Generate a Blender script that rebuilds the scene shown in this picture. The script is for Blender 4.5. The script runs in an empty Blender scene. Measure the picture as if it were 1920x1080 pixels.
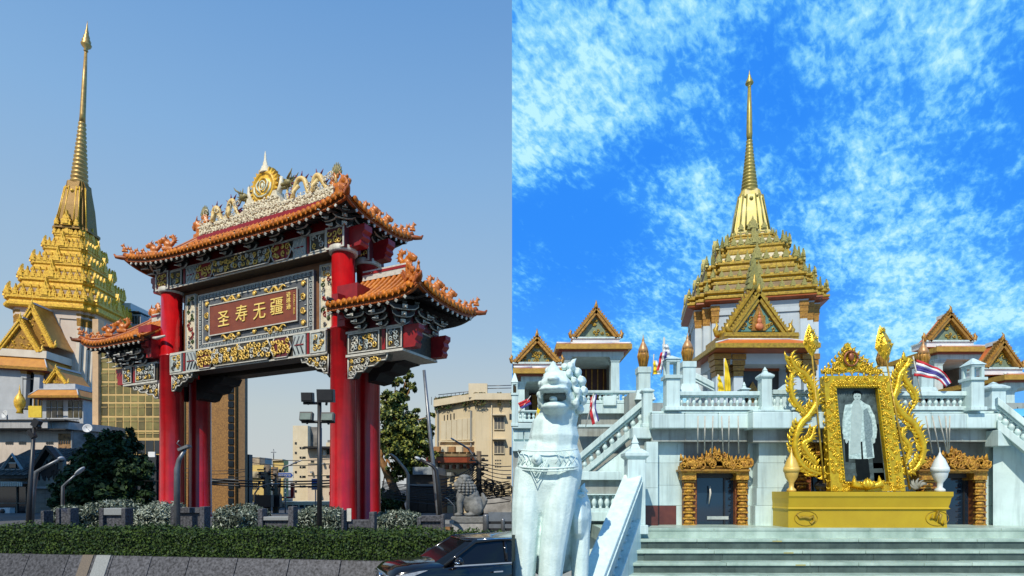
import bpy, math, random
import numpy as np
from mathutils import Vector, Matrix, Euler
random.seed(7); np.random.seed(7)
sc = bpy.context.scene
COL = sc.collection
R = math.radians
# ---------------------------------------------------------------- camera
F, HY, ZC = 1050.0, 915.0, 2.6          # focal length in photo pixels, horizon row, eye height
cam_d = bpy.data.cameras.new('camera'); cam = bpy.data.objects.new('camera', cam_d); COL.objects.link(cam)
cam.location = (0, 0, ZC); cam.rotation_euler = (R(90), 0, 0)
cam_d.sensor_width = 36; cam_d.lens = 36 * F / 1920; cam_d.shift_y = (HY - 540) / 1920
cam_d.clip_start = .05; cam_d.clip_end = 3000
sc.camera = cam
# ---------------------------------------------------------------- sun and sky
SUN_EL, SUN_AZ = R(47), R(20)           # the sun stands behind the viewer and to the left
S = Vector((-math.sin(SUN_AZ) * math.cos(SUN_EL), -math.cos(SUN_AZ) * math.cos(SUN_EL), math.sin(SUN_EL)))
sun_d = bpy.data.lights.new('sun', 'SUN'); sun = bpy.data.objects.new('sun', sun_d); COL.objects.link(sun)
sun_d.energy = 4.6; sun_d.angle = R(.5); sun_d.color = (1, .93, .8)
sun.rotation_euler = S.to_track_quat('Z', 'Y').to_euler(); sun.location = (-20, -20, 60)
vs = sc.view_settings
sc.display_settings.display_device = 'sRGB'
vs.view_transform = 'Standard'; vs.look = 'None'; vs.exposure = 0; vs.gamma = 1; vs.use_curve_mapping = False
sc.cycles.max_bounces = 6; sc.cycles.caustics_reflective = False; sc.cycles.caustics_refractive = False

class NG:
    """little helper to write node graphs"""
    def __init__(s, tree): s.t = tree; s.n = tree.nodes; s.l = tree.links
    def node(s, typ, **kw):
        n = s.n.new(typ)
        for k, v in kw.items():
            if k.startswith('i_'):
                n.inputs[k[2:]].default_value = v
            else: setattr(n, k, v)
        return n
    def link(s, a, b): s.l.new(a, b)
    def math(s, op, a, b=None, clamp=False):
        n = s.n.new('ShaderNodeMath'); n.operation = op; n.use_clamp = clamp
        for i, x in enumerate((a, b)):
            if x is None: continue
            if isinstance(x, (int, float)): n.inputs[i].default_value = x
            else: s.l.new(x, n.inputs[i])
        return n.outputs[0]
    def ramp(s, fac, stops, interp='LINEAR'):
        n = s.n.new('ShaderNodeValToRGB'); n.color_ramp.interpolation = interp
        e = n.color_ramp.elements
        while len(e) < len(stops): e.new(.5)
        for el, (p, c) in zip(e, stops):
            el.position = p
            el.color = (c, c, c, 1) if isinstance(c, (int, float)) else (*c, 1)
        if fac is not None: s.l.new(fac, n.inputs[0])
        return n.outputs[0]
    def mix(s, fac, a, b, typ='MIX'):
        n = s.n.new('ShaderNodeMix'); n.data_type = 'RGBA'; n.blend_type = typ
        for i, x in ((0, fac), (6, a), (7, b)):
            if isinstance(x, (int, float)): n.inputs[i].default_value = x
            elif isinstance(x, (tuple, list)): n.inputs[i].default_value = (*x, 1)
            else: s.l.new(x, n.inputs[i])
        return n.outputs[2]
    def noise(s, vec, scale, detail=4, rough=.5, dist=0):
        n = s.n.new('ShaderNodeTexNoise'); n.inputs['Scale'].default_value = scale
        n.inputs['Detail'].default_value = detail; n.inputs['Roughness'].default_value = rough
        n.inputs['Distortion'].default_value = dist
        if vec is not None: s.l.new(vec, n.inputs['Vector'])
        return n.outputs['Fac']
    def mapping(s, vec, sx=1, sy=1, sz=1, rz=0, loc=(0, 0, 0)):
        n = s.n.new('ShaderNodeMapping'); n.inputs['Scale'].default_value = (sx, sy, sz)
        n.inputs['Rotation'].default_value = (0, 0, rz); n.inputs['Location'].default_value = loc
        s.l.new(vec, n.inputs['Vector']); return n.outputs[0]

def srgb(r, g, b):
    f = lambda c: (c / 255 / 12.92) if c / 255 <= .04045 else ((c / 255 + .055) / 1.055) ** 2.4
    return (f(r), f(g), f(b))

VS = 1.15
VOFF = (.45, 5.0, 0)
def make_world():
    w = bpy.data.worlds.new('World'); sc.world = w; w.use_nodes = True
    g = NG(w.node_tree); g.n.clear()
    out = g.node('ShaderNodeOutputWorld'); bg = g.node('ShaderNodeBackground'); bg.inputs['Strength'].default_value = .1
    g.link(bg.outputs[0], out.inputs[0])
    tc = g.node('ShaderNodeTexCoord'); d = tc.outputs['Generated']
    sep = g.node('ShaderNodeSeparateXYZ'); g.link(d, sep.inputs[0])
    x, y, z = sep.outputs
    sky = g.node('ShaderNodeTexSky', sky_type='NISHITA', sun_disc=False)
    sky.sun_elevation = SUN_EL; sky.sun_rotation = math.pi + SUN_AZ
    # hazy winter sky over the street (west half)
    zc = g.math('MAXIMUM', z, 0.0)
    left = g.ramp(zc, [(0, srgb(198, 202, 203)), (.13, srgb(190, 202, 205)), (.26, srgb(163, 191, 215)), (.49, srgb(133, 176, 220)), (.65, srgb(108, 157, 212)), (1, srgb(90, 138, 198))])
    # blue sky with a broken veil of altocumulus over the temple (east half): a flat cloud layer seen in perspective
    blue = g.ramp(zc, [(0, srgb(136, 202, 252)), (.17, srgb(84, 170, 254)), (.35, srgb(48, 144, 253)), (.6, srgb(42, 136, 248)), (1, srgb(30, 112, 228))])
    zz = g.math('ADD', zc, .3)
    cx = g.math('DIVIDE', x, zz); cy = g.math('DIVIDE', y, zz)
    cmb = g.node('ShaderNodeCombineXYZ'); g.link(cx, cmb.inputs[0]); g.link(cy, cmb.inputs[1])
    p = cmb.outputs[0]
    veil = g.noise(g.mapping(p, VS, VS, 1, 0, VOFF), 1.9, 3, .5, .3)
    rot = g.mapping(p, 1, 1, 1, R(-50)); st = g.mapping(rot, .62, 1.0, 1, 0, (1, 2, 0))
    puffs = g.noise(st, 31, 6, .58, .4)
    fine = g.noise(st, 84, 5, .6, .3)
    cover = g.ramp(veil, [(.34, 0), (.66, 1)])
    broad = g.noise(g.mapping(rot, .55, 1.0, 1, 0, (4, 1, 0)), 9, 4, .55, .3)
    a = g.math('ADD', g.math('ADD', g.math('MULTIPLY', puffs, .50), g.math('MULTIPLY', fine, .36)), g.math('MULTIPLY', broad, .14))
    a = g.math('ADD', a, g.math('MULTIPLY', g.math('SUBTRACT', cover, .45), .36))
    dens = g.ramp(a, [(.43, 0), (.51, .30), (.61, .70), (.74, 1)])
    wisp = g.math('MULTIPLY', g.math('MULTIPLY', cover, cover), .66)
    dens = g.math('MULTIPLY', g.math('MAXIMUM', dens, wisp, True), g.ramp(z, [(.0, 0), (.1, 1)]))
    ccol = g.ramp(dens, [(0, srgb(66, 160, 254)), (.4, srgb(96, 192, 255)), (.75, srgb(142, 222, 255)), (1, srgb(190, 244, 255))])
    right = g.mix(dens, blue, ccol)
    side = g.math('GREATER_THAN', x, 0.0)
    painted = g.mix(side, left, right)
    k_ = 10.3 / 2 ** vs.exposure; ten = g.mix(1.0, painted, (k_, k_, k_), 'MULTIPLY')
    # MULTIPLY clamps nothing; blend a little of the physical sky in
    both = g.mix(.04, ten, sky.outputs[0])
    g.link(both, bg.inputs['Color'])
    w.cycles.sampling_method = 'MANUAL'; w.cycles.sample_map_resolution = 1024
make_world()

# ---------------------------------------------------------------- materials
MATS = {}
def mat(name, c1, c2=None, scale=4, rough=.6, metal=0, bump=0, bscale=None, streak=0, coat=0, spec=.5, rnd=0, detail=5, voro=0, dark=None, alpha=None):
    if name in MATS: return MATS[name]
    m = bpy.data.materials.new(name); m.use_nodes = True
    g = NG(m.node_tree); b = g.n['Principled BSDF']
    tc = g.node('ShaderNodeTexCoord'); o = tc.outputs['Object']
    c2 = c2 or tuple(x * .72 for x in c1)
    fac = g.noise(o, scale, detail, .6)
    col = g.ramp(fac, [(.32, c2), (.66, c1)])
    if streak:
        st = g.noise(g.mapping(o, 5, 5, .35), 1.6, 4, .6)
        sf = g.ramp(st, [(.48, 0), (.75, streak)])
        col = g.mix(sf, col, tuple(x * .45 for x in c2))
    if voro:
        v = g.node('ShaderNodeTexVoronoi', feature='DISTANCE_TO_EDGE'); v.inputs['Scale'].default_value = voro
        g.link(g.mapping(o, 1, 1, 1), v.inputs['Vector'])
        vf = g.ramp(v.outputs['Distance'], [(.03, 1), (.16, 0)])
        col = g.mix(vf, col, dark or tuple(x * .25 for x in c1))
    if rnd:
        oi = g.node('ShaderNodeObjectInfo')
        k = g.math('ADD', g.math('MULTIPLY', oi.outputs['Random'], rnd * 2), 1 - rnd)
        cb = g.node('ShaderNodeCombineXYZ')
        for i in range(3): g.link(k, cb.inputs[i])
        col = g.mix(1.0, col, cb.outputs[0], 'MULTIPLY')
    g.link(col, b.inputs['Base Color'])
    b.inputs['Roughness'].default_value = rough; b.inputs['Metallic'].default_value = metal
    b.inputs['Specular IOR Level'].default_value = spec
    if coat: b.inputs['Coat Weight'].default_value = coat; b.inputs['Coat Roughness'].default_value = .08
    if bump:
        bn = g.node('ShaderNodeBump'); bn.inputs['Strength'].default_value = bump; bn.inputs['Distance'].default_value = .05
        h = g.noise(o, bscale or scale * 4, 4, .6)
        if voro: h = g.math('ADD', h, vf)
        g.link(h, bn.inputs['Height']); g.link(bn.outputs[0], b.inputs['Normal'])
    MATS[name] = m
    return m

# ---------------------------------------------------------------- geometry helpers
def P(px, py, D):
    return Vector(((px - 960) * D / F, D, ZC + (HY - py) * D / F))
def PX(px, D): return (px - 960) * D / F
def PZ(py, D): return ZC + (HY - py) * D / F

class MB:
    def __init__(s): s.v = []; s.f = []; s.mi = []; s.sm = []; s.M = None
    def add(s, vs, fs, m=0, sm=False):
        o = len(s.v)
        if s.M is not None: vs = [tuple(s.M @ Vector(v)) for v in vs]
        s.v += [tuple(v) for v in vs]
        for f in fs:
            s.f.append([i + o for i in f]); s.mi.append(m); s.sm.append(sm)
        return s
    def frus(s, a, z0, b, z1, m=0):
        """a, b = (x0, x1, y0, y1) rectangles at z0 and z1"""
        v = [(a[0], a[2], z0), (a[1], a[2], z0), (a[1], a[3], z0), (a[0], a[3], z0),
             (b[0], b[2], z1), (b[1], b[2], z1), (b[1], b[3], z1), (b[0], b[3], z1)]
        return s.add(v, [(3, 2, 1, 0), (4, 5, 6, 7), (0, 1, 5, 4), (1, 2, 6, 5), (2, 3, 7, 6), (3, 0, 4, 7)], m)
    def box(s, x0, x1, y0, y1, z0, z1, m=0):
        return s.frus((x0, x1, y0, y1), z0, (x0, x1, y0, y1), z1, m)
    def cbox(s, c, size, rot=(0, 0, 0), m=0):
        old = s.M
        T = Matrix.Translation(c) @ Euler(rot).to_matrix().to_4x4()
        s.M = T if old is None else old @ T
        x, y, z = (k / 2 for k in size); s.box(-x, x, -y, y, -z, z, m); s.M = old
        return s
    def prism(s, poly, y0, y1, m=0, m2=None):
        """polygon in the x-z plane pushed from y0 to y1"""
        n = len(poly)
        ar = sum(poly[i][0] * poly[(i + 1) % n][1] - poly[(i + 1) % n][0] * poly[i][1] for i in range(n))
        if ar < 0: poly = poly[::-1]
        v = [(x, y0, z) for x, z in poly] + [(x, y1, z) for x, z in poly]
        s.add(v, [tuple(range(n)), tuple(range(2 * n - 1, n - 1, -1))], m)
        o = [(i + n, (i + 1) % n + n, (i + 1) % n, i) for i in range(n)]
        s.add(v, o, m if m2 is None else m2)
        return s
    def loft(s, rings, m=0, sm=False, cap=True):
        n = len(rings[0]); v = [p for r in rings for p in r]; f = []
        for k in range(len(rings) - 1):
            for i in range(n):
                j = (i + 1) % n
                f.append((k * n + i, k * n + j, (k + 1) * n + j, (k + 1) * n + i))
        if cap:
            f.append(tuple(range(n - 1, -1, -1))); f.append(tuple(range((len(rings) - 1) * n, len(rings) * n)))
        return s.add(v, f, m, sm)
    def lathe(s, prof, n=12, c=(0, 0, 0), m=0, sm=True, sx=1, sy=1, cap=True):
        rings = [[(c[0] + r * sx * math.cos(2 * math.pi * i / n), c[1] + r * sy * math.sin(2 * math.pi * i / n), c[2] + z) for i in range(n)] for r, z in prof]
        return s.loft(rings, m, sm, cap)
    def tube(s, pts, r, n=6, m=0, sm=True, flat=1):
        pts = [Vector(p) for p in pts]; k = len(pts)
        if not isinstance(r, (list, tuple)): r = [r] * k
        rings = []; up = None
        for i, p in enumerate(pts):
            t = (pts[min(i + 1, k - 1)] - pts[max(i - 1, 0)]).normalized()
            if up is None:
                up = Vector((0, 0, 1)) if abs(t.z) < .9 else Vector((0, 1, 0))
            up = (up - t * up.dot(t)).normalized(); q = t.cross(up)
            rings.append([p + (up * math.cos(2 * math.pi * j / n) + q * math.sin(2 * math.pi * j / n) * flat) * max(r[i], 1e-4) for j in range(n)])
        return s.loft(rings, m, sm)
    def ball(s, c, r, m=0, n=10, k=6, rot=None):
        if not isinstance(r, (list, tuple)): r = (r, r, r)
        old = s.M
        T = Matrix.Translation(c)
        if rot: T = T @ Euler(rot).to_matrix().to_4x4()
        T = T @ Matrix.Diagonal((*r, 1)); s.M = T if old is None else old @ T
        prof = [(max(math.sin(math.pi * i / k), .01), -math.cos(math.pi * i / k)) for i in range(k + 1)]
        s.lathe(prof, n, m=m); s.M = old
        return s
    def cone(s, a, b, r0, r1=0, n=6, m=0): return s.tube([a, b], [r0, max(r1, .001)], n, m)
    def build(s, name, mats, parent=None, loc=(0, 0, 0), rot=(0, 0, 0), bevel=0, label=None):
        me = bpy.data.meshes.new(name); me.from_pydata(s.v, [], s.f)
        if not isinstance(mats, (list, tuple)): mats = [mats]
        for m in mats: me.materials.append(m)
        me.polygons.foreach_set('material_index', s.mi); me.polygons.foreach_set('use_smooth', s.sm)
        me.update()
        o = bpy.data.objects.new(name, me); COL.objects.link(o)
        o.location = loc; o.rotation_euler = rot
        if parent: o.parent = parent
        if bevel:
            b = o.modifiers.new('bevel', 'BEVEL'); b.width = bevel; b.segments = 2; b.limit_method = 'ANGLE'
        if label: o['label'] = label
        return o

def tag(o, label, cat, group=None):
    o['label'] = label; o['category'] = cat
    if group: o['group'] = group
    return o
def empty(name, loc=(0, 0, 0), rz=0, label=None, cat=None, group=None):
    o = bpy.data.objects.new(name, None); COL.objects.link(o); o.location = loc; o.rotation_euler = (0, 0, rz)
    o.empty_display_size = .3
    if label: tag(o, label, cat, group)
    return o
def structure(o, kind='structure'): o['kind'] = kind; return o
def copy(o, parent=None, loc=None, rot=None, scale=None):
    c = o.copy(); COL.objects.link(c)
    if parent is not None: c.parent = parent
    if loc is not None: c.location = loc
    if rot is not None: c.rotation_euler = rot
    if scale is not None: c.scale = scale
    return c
def copy_tree(o, parent=None):
    c = copy(o, parent)
    for ch in list(o.children): copy_tree(ch, c)
    return c
def blob(o, voxel=.03, smooth=4):
    """melt overlapping lumps into one continuous carved surface"""
    r = o.modifiers.new('remesh', 'REMESH'); r.mode = 'VOXEL'; r.voxel_size = voxel; r.use_smooth_shade = True
    if smooth:
        k = o.modifiers.new('smooth', 'SMOOTH'); k.factor = .5; k.iterations = smooth
    return o
def leaves(name, pts, nrm, size, mats, parent=None, aspect=.5, up=.0, jitter=.9, mi=None, label=None):
    """thousands of leaf-sized rhombs around the given points"""
    pts = np.asarray(pts, float); n = len(pts)
    nrm = np.asarray(nrm, float) + np.random.normal(0, jitter, (n, 3))
    nrm /= np.linalg.norm(nrm, axis=1)[:, None] + 1e-9
    t = np.random.normal(0, 1, (n, 3)); t[:, 2] += up
    t -= nrm * (t * nrm).sum(1)[:, None]; t /= np.linalg.norm(t, axis=1)[:, None] + 1e-9
    b = np.cross(nrm, t); sz = size * np.random.uniform(.6, 1.3, n)[:, None]
    V = np.empty((n, 4, 3)); V[:, 0] = pts - t * sz; V[:, 1] = pts + b * sz * aspect + nrm * sz * .12
    V[:, 2] = pts + t * sz; V[:, 3] = pts - b * sz * aspect + nrm * sz * .12
    me = bpy.data.meshes.new(name); me.vertices.add(n * 4); me.loops.add(n * 4); me.polygons.add(n)
    me.vertices.foreach_set('co', V.ravel()); me.loops.foreach_set('vertex_index', np.arange(n * 4, dtype=np.int32))
    me.polygons.foreach_set('loop_start', np.arange(0, n * 4, 4, dtype=np.int32))
    if not isinstance(mats, (list, tuple)): mats = [mats]
    for m in mats: me.materials.append(m)
    if mi is None: mi = np.random.randint(0, len(mats), n)
    me.polygons.foreach_set('material_index', np.asarray(mi, dtype=np.int32))
    me.update(); me.validate()
    o = bpy.data.objects.new(name, me); COL.objects.link(o)
    if parent: o.parent = parent
    if label: o['label'] = label
    return o
def text_mesh(body, size, mat_, parent, M, name='lettering', ext=.02):
    cu = bpy.data.curves.new('t', 'FONT'); cu.body = body; cu.size = size; cu.extrude = ext
    cu.align_x = 'CENTER'; cu.align_y = 'CENTER'; cu.space_line = .95; cu.resolution_u = 3
    o = bpy.data.objects.new('t', cu); COL.objects.link(o)
    dg = bpy.context.evaluated_depsgraph_get()
    me = bpy.data.meshes.new_from_object(o.evaluated_get(dg)); bpy.data.objects.remove(o)
    me.materials.clear(); me.materials.append(mat_); me.transform(M)
    r = bpy.data.objects.new(name, me); COL.objects.link(r); r.parent = parent
    return r
UPRIGHT = Matrix.Rotation(R(90), 4, 'X')   # text lying in x-y -> standing, facing -y

# ---------------------------------------------------------------- palette
red = mat('red_lacquer', (.46, .005, .008), (.30, .004, .006), 1.6, .28, coat=.42, spec=.4, bump=.04, streak=.45, rnd=.06)
dull_red = mat('dull_red_paint', (.30, .012, .014), (.2, .008, .01), 3, .4)
black_wood = mat('black_timber', (.012, .012, .012), (.02, .018, .016), 6, .6)
eave_green = mat('dark_green_timber', (.015, .022, .018), (.03, .03, .02), 6, .6)
white_trim = mat('white_trim', (.60, .58, .50), (.42, .40, .34), 8, .5)
tile = mat('amber_glazed_tile', (.60, .19, .010), (.40, .095, .006), 3, .5, bump=.1, rnd=.2, streak=.6, spec=.3)
tile_dark = mat('amber_fascia_tile', (.40, .095, .008), (.22, .045, .006), 4, .5, bump=.1, streak=.4)
beast = mat('amber_glazed_beast', (.60, .19, .012), (.34, .075, .01), 9, .35, bump=.25, bscale=20)
gold_paint = mat('gold_leaf_relief', (.84, .58, .14), (.58, .34, .06), 12, .38, .25)
plaque = mat('brown_plaque', (.23, .055, .022), (.17, .038, .018), 2.5, .45)
brown_frame = mat('brown_board', (.24, .11, .05), (.16, .07, .03), 3, .5)
blue_panel = mat('slate_blue_panel', (.12, .125, .135), (.07, .075, .08), 5, .5)
grey_panel = mat('dark_carved_ground', (.03, .03, .028), (.09, .07, .04), 10, .5)
maroon = mat('maroon_ground', (.13, .02, .025), (.09, .014, .018), 6, .5)
teal_white = mat('pale_teal_border', (.46, .50, .47), (.30, .34, .33), 8, .5)
ivory = mat('ivory_plaster', (.74, .68, .50), (.52, .44, .30), 8, .6, bump=.3, bscale=14)
cream_scale = mat('yellow_dragon_skin', (.75, .58, .22), (.55, .34, .12), 14, .45, bump=.2, bscale=30)
purple = mat('purple_dragon_spines', (.22, .05, .10), (.14, .03, .07), 8, .5)
olive_head = mat('olive_dragon_head', (.30, .24, .07), (.10, .10, .05), 14, .5)
gold_bright = mat('bright_gold', (.90, .56, .05), (.46, .23, .02), 5, .45, .1, bump=.25, bscale=9)
gold_olive = mat('weathered_gold', (.50, .34, .03), (.24, .14, .018), 5, .40, .25, bump=.3, bscale=9)
gold_dark = mat('aged_brown_gold', (.46, .24, .03), (.22, .10, .02), 7, .42, .25, bump=.4, bscale=12)
orange_roof = mat('orange_temple_tile', (.66, .17, .01), (.50, .11, .008), 3, .4, bump=.2, bscale=14)
soffit_red = mat('red_brown_soffit', (.26, .05, .015), (.18, .035, .012), 3, .5)
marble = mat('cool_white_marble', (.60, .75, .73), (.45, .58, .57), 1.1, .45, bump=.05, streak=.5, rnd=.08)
marble_grey = mat('stained_shaded_marble', (.36, .40, .37), (.24, .25, .22), 2, .5, streak=.6, rnd=.05)  # stains, and a darker tone that carries the shade under ledges
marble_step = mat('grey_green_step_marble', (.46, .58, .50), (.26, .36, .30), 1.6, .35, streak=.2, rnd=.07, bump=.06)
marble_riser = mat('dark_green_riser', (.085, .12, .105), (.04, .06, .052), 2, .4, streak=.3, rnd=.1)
stone_white = mat('white_carved_stone', (.68, .82, .78), (.52, .66, .63), 3.2, .55, bump=.25, bscale=22, streak=.22)
temple_wall = mat('pale_pink_stone', (.62, .52, .42), (.54, .44, .36), .8, .6, streak=.1)
temple_wall_blue = mat('pale_grey_stone', (.46, .47, .47), (.36, .37, .37), .8, .6, streak=.1)
granite = mat('speckled_granite', (.115, .115, .125), (.012, .012, .014), 20, .55, detail=6, rnd=.16, spec=.3)
granite_pale = mat('pale_granite', (.30, .31, .30), (.20, .21, .20), 50, .45, detail=2)
granite_brown = mat('brown_granite_slab', (.18, .14, .10), (.11, .09, .07), 50, .45, detail=2)
steel = mat('galvanised_steel', (.22, .225, .23), (.14, .145, .15), 6, .4, .6)
black_metal = mat('black_painted_metal', (.014, .014, .016), (.02, .02, .02), 6, .4)
glass_dark = mat('dark_glass', (.012, .018, .024), (.02, .026, .03), 1, .06, spec=.8)
asphalt = mat('asphalt', (.055, .055, .058), (.04, .04, .042), 40, .85, bump=.3, bscale=160)
paving = mat('pale_paving', (.36, .38, .37), (.28, .3, .29), 3, .7)
bark = mat('bark', (.16, .10, .055), (.09, .055, .03), 6, .8, bump=.6, bscale=20)
bark_warm = mat('warm_lit_bark', (.34, .17, .06), (.2, .1, .035), 5, .8, bump=.6, bscale=16)  # warm light on the trunk is put into the bark's colour
leaf_dark = mat('dark_leaf', (.020, .046, .014), (.010, .026, .009), 2, .6, spec=.25)
leaf_mid = mat('mid_leaf', (.05, .09, .02), (.03, .06, .016), 2, .6, spec=.25)
leaf_light = mat('bright_leaf', (.24, .26, .04), (.16, .18, .03), 2, .5)
leaf_silver = mat('silver_leaf', (.42, .45, .36), (.24, .28, .20), 3, .6)
leaf_silver_dark = mat('dull_silver_leaf', (.10, .13, .085), (.05, .07, .045), 3, .6)
hedge_leaf = mat('hedge_leaf', (.062, .105, .016), (.024, .045, .009), 3, .7, spec=.2)
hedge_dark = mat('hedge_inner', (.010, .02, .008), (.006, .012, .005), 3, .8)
# ================================================================ the red ceremonial gate
gate = empty('ceremonial_gate', (-16.28, 26.8, 0), R(-25.58), 'tall red-columned Chinese ceremonial gate with amber tiled roofs', 'gate')
GL = 10.64                                            # distance between the column lines

def spiral(mb, cx, cz, y, r, turns=1.4, a0=0., sgn=1, th=.03, m=0, k=11):
    pts = []; rr = []
    for i in range(k):
        t = i / (k - 1); a = a0 + sgn * turns * 2 * math.pi * t; q = r * (1 - .8 * t)
        pts.append((cx + q * math.cos(a), y, cz + q * math.sin(a))); rr.append(th * (1 - .45 * t))
    mb.tube(pts, rr, 4, m)
def scrolls(name, x0, x1, z0, z1, y, mats, parent, cell=.3, th=.035, seed=0, inside=None, density=1.0):
    rn = random.Random(seed); mb = MB()
    nx = max(1, round((x1 - x0) / cell)); nz = max(1, round((z1 - z0) / cell))
    for i in range(nx):
        for j in range(nz):
            if rn.random() > density: continue
            cx = x0 + (x1 - x0) * (i + .5 + rn.uniform(-.2, .2)) / nx; cz = z0 + (z1 - z0) * (j + .5 + rn.uniform(-.15, .15)) / nz
            if inside and not inside(cx, cz): continue
            m = rn.randrange(len(mats)) if len(mats) > 1 else 0
            spiral(mb, cx, cz, y - .015 * rn.random(), cell * rn.uniform(.42, .6), rn.uniform(.8, 1.5), rn.uniform(0, 6.28), rn.choice((-1, 1)), th, m)
            if rn.random() < .6:
                mb.ball((cx + rn.uniform(-.5, .5) * cell, y, cz + rn.uniform(-.5, .5) * cell), (th * 1.5, th * .8, th * 1.5), m, 6, 4)
    o = mb.build(name, mats, parent); o['kind'] = 'stuff'
    return o
def border(mb, x0, x1, z0, z1, y, w=.05, d=.04, m=0):
    mb.box(x0, x1, y - d, y, z0, z0 + w, m); mb.box(x0, x1, y - d, y, z1 - w, z1, m)
    mb.box(x0, x0 + w, y - d, y, z0 + w, z1 - w, m); mb.box(x1 - w, x1, y - d, y, z0 + w, z1 - w, m)
def carved_panel(parent, x0, x1, z0, z1, y, ground, mats, seed, cell=.26, trim=None, hexa=False, th=.032, density=1.0):
    mb = MB()
    if hexa:
        k = (z1 - z0) * .28; zm = (z0 + z1) / 2
        poly = [(x0, zm), (x0 + k, z0), (x1 - k, z0), (x1, zm), (x1 - k, z1), (x0 + k, z1)]
        mb.prism(poly, y - .05, y, 0)
        q = [(p[0], p[1]) for p in poly]
        for i in range(6):
            a, b = q[i], q[(i + 1) % 6]; mb.tube([(a[0], y - .06, a[1]), (b[0], y - .06, b[1])], .03, 4, 1)
    else:
        mb.box(x0, x1, y - .05, y, z0, z1, 0); border(mb, x0, x1, z0, z1, y - .05, .045, .03, 1)
    o = mb.build('carved_panel', [ground, trim or white_trim], parent)
    scrolls('scroll_relief', x0 + .1, x1 - .1, z0 + .09, z1 - .09, y - .075, mats, o, cell, th, seed, None, density)
    return o

# columns ---------------------------------------------------------
def column(x, y, base):
    mb = MB()
    mb.lathe([(.56, base), (.56, base + .12), (.535, base + .16), (.51, 4.5), (.50, 8.82), (.515, 8.83), (.515, 8.90), (.465, 8.91), (.45, 11.9)], 28, m=0)
    o = mb.build('column', [red], gate, (x, y, 0))
    pl = MB().lathe([(.78, base - .25), (.78, base - .08), (.70, base - .05), (.70, base)], 24)
    pl.build('column_base', [granite_pale], o)
for (x, y) in ((0, 0), (GL, 0), (0, 1.45), (GL, 1.45)): column(x, y, 1.15)

def capital(x, y, s):
    mb = MB(); mb.box(-.47, .47, -.47, .47, 11.92, 12.78, 0); border(mb, -.47, .47, 11.92, 12.78, -.47, .07, .03, 1)
    mb.lathe([(.54, 11.84), (.56, 11.9), (.56, 12.06), (.5, 12.1)], 20, m=1)
    o = mb.build('capital', [maroon, white_trim], gate, (x, y, 0))
    scrolls('scroll_relief', -.38, .38, 12.1, 12.7, -.49, [gold_paint], o, .24, .035, int(x * 7 + y))
    hd = MB(); pr = [(0, 0), (.55, 0), (.62, .1), (.58, .2), (.7, .3), (.66, .45), (.78, .55), (.78, .78), (0, .78)]
    hd.prism([(s * (a + .47), b + 11.98) for a, b in pr], -.22, .22); hd.build('beam_head', [dull_red], o)
for s, x in ((-1, 0), (1, GL)):
    capital(x, 0, s); capital(x, 1.45, s)

# beams and the plaque wall ------------------------------------------
def beam(z0, z1, y0, y1, x0, x1, name='carved_beam'):
    mb = MB(); mb.box(x0, x1, y0, y1, z0, z1, 0)
    mb.box(x0, x1, y0 - .05, y0, z0 - .0, z0 + .07, 1); mb.box(x0, x1, y0 - .05, y0, z1 - .07, z1, 1)
    return mb.build(name, [grey_panel, white_trim], gate)
WAVES = [(.52, 1.34, 'teal'), (1.62, 2.3, 'arrow'), (2.36, 3.55, 'maroon'), (3.45, 7.19, 'dark'), (7.09, 8.28, 'maroon'), (8.34, 9.02, 'arrow'), (9.3, 10.12, 'teal')]
def beam_panels(b, z0, z1, y, sd, gold=False):
    for i, (a, c, k) in enumerate(WAVES):
        if k == 'teal': carved_panel(b, a, c, z0, z1, y, teal_white if not gold else grey_panel, [grey_panel, gold_paint] if not gold else [gold_paint, white_trim], sd + i, .26)
        elif k == 'arrow':
            mb = MB(); mb.box(a, c, y - .04, y, z0, z1, 0)
            h = (z1 - z0); s = 1 if i < 3 else -1; xm = (a + c) / 2
            for q in (-.16, .06, .28):
                p = [(xm + s * (q - .06), z0 + .06), (xm + s * (q + .1), z0 + h / 2), (xm + s * (q - .06), z1 - .06)]
                mb.tube([(x, y - .05, z) for x, z in p], .035, 4, 1)
            mb.tube([(a + .1, y - .05, z0 + h * .5), (c - .1, y - .05, z0 + h * .5)], .03, 4, 2)
            mb.build('arrow_panel', [teal_white, white_trim if gold else blue_panel, dull_red], b)
        elif k == 'maroon': carved_panel(b, a, c, z0, z1, y - .02, dull_red if gold else maroon, [gold_paint], sd + i, .25, hexa=True, th=.04)
        else: carved_panel(b, a, c, z0, z1, y - .05, grey_panel, [gold_paint, gold_paint, white_trim], sd + i, .24, hexa=True, th=.04)
    for a in (1.44, 9.1):
        MB().box(a, a + .1, y - .04, y, z0, z1).build('divider_strip', [dull_red], b)
lower = beam(7.9, 8.9, -.36, .36, .48, GL - .48); beam_panels(lower, 7.98, 8.82, -.36, 10)
upper = beam(11.92, 12.78, -.36, .36, .47, GL - .47); beam_panels(upper, 12.0, 12.7, -.36, 40, True)
for (a, c) in ((7.9, 8.9), (11.92, 12.78)):
    MB().box(.48, GL - .48, 1.1, 1.8, a, c).build('rear_beam', [grey_panel], gate)
MB().box(.48, GL - .48, .36, 1.1, 8.2, 8.5).build('beam_soffit', [black_wood], gate)
MB().box(.46, GL - .46, .30, 1.2, 8.9, 11.92).build('plaque_wall', [brown_frame], gate)
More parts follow.
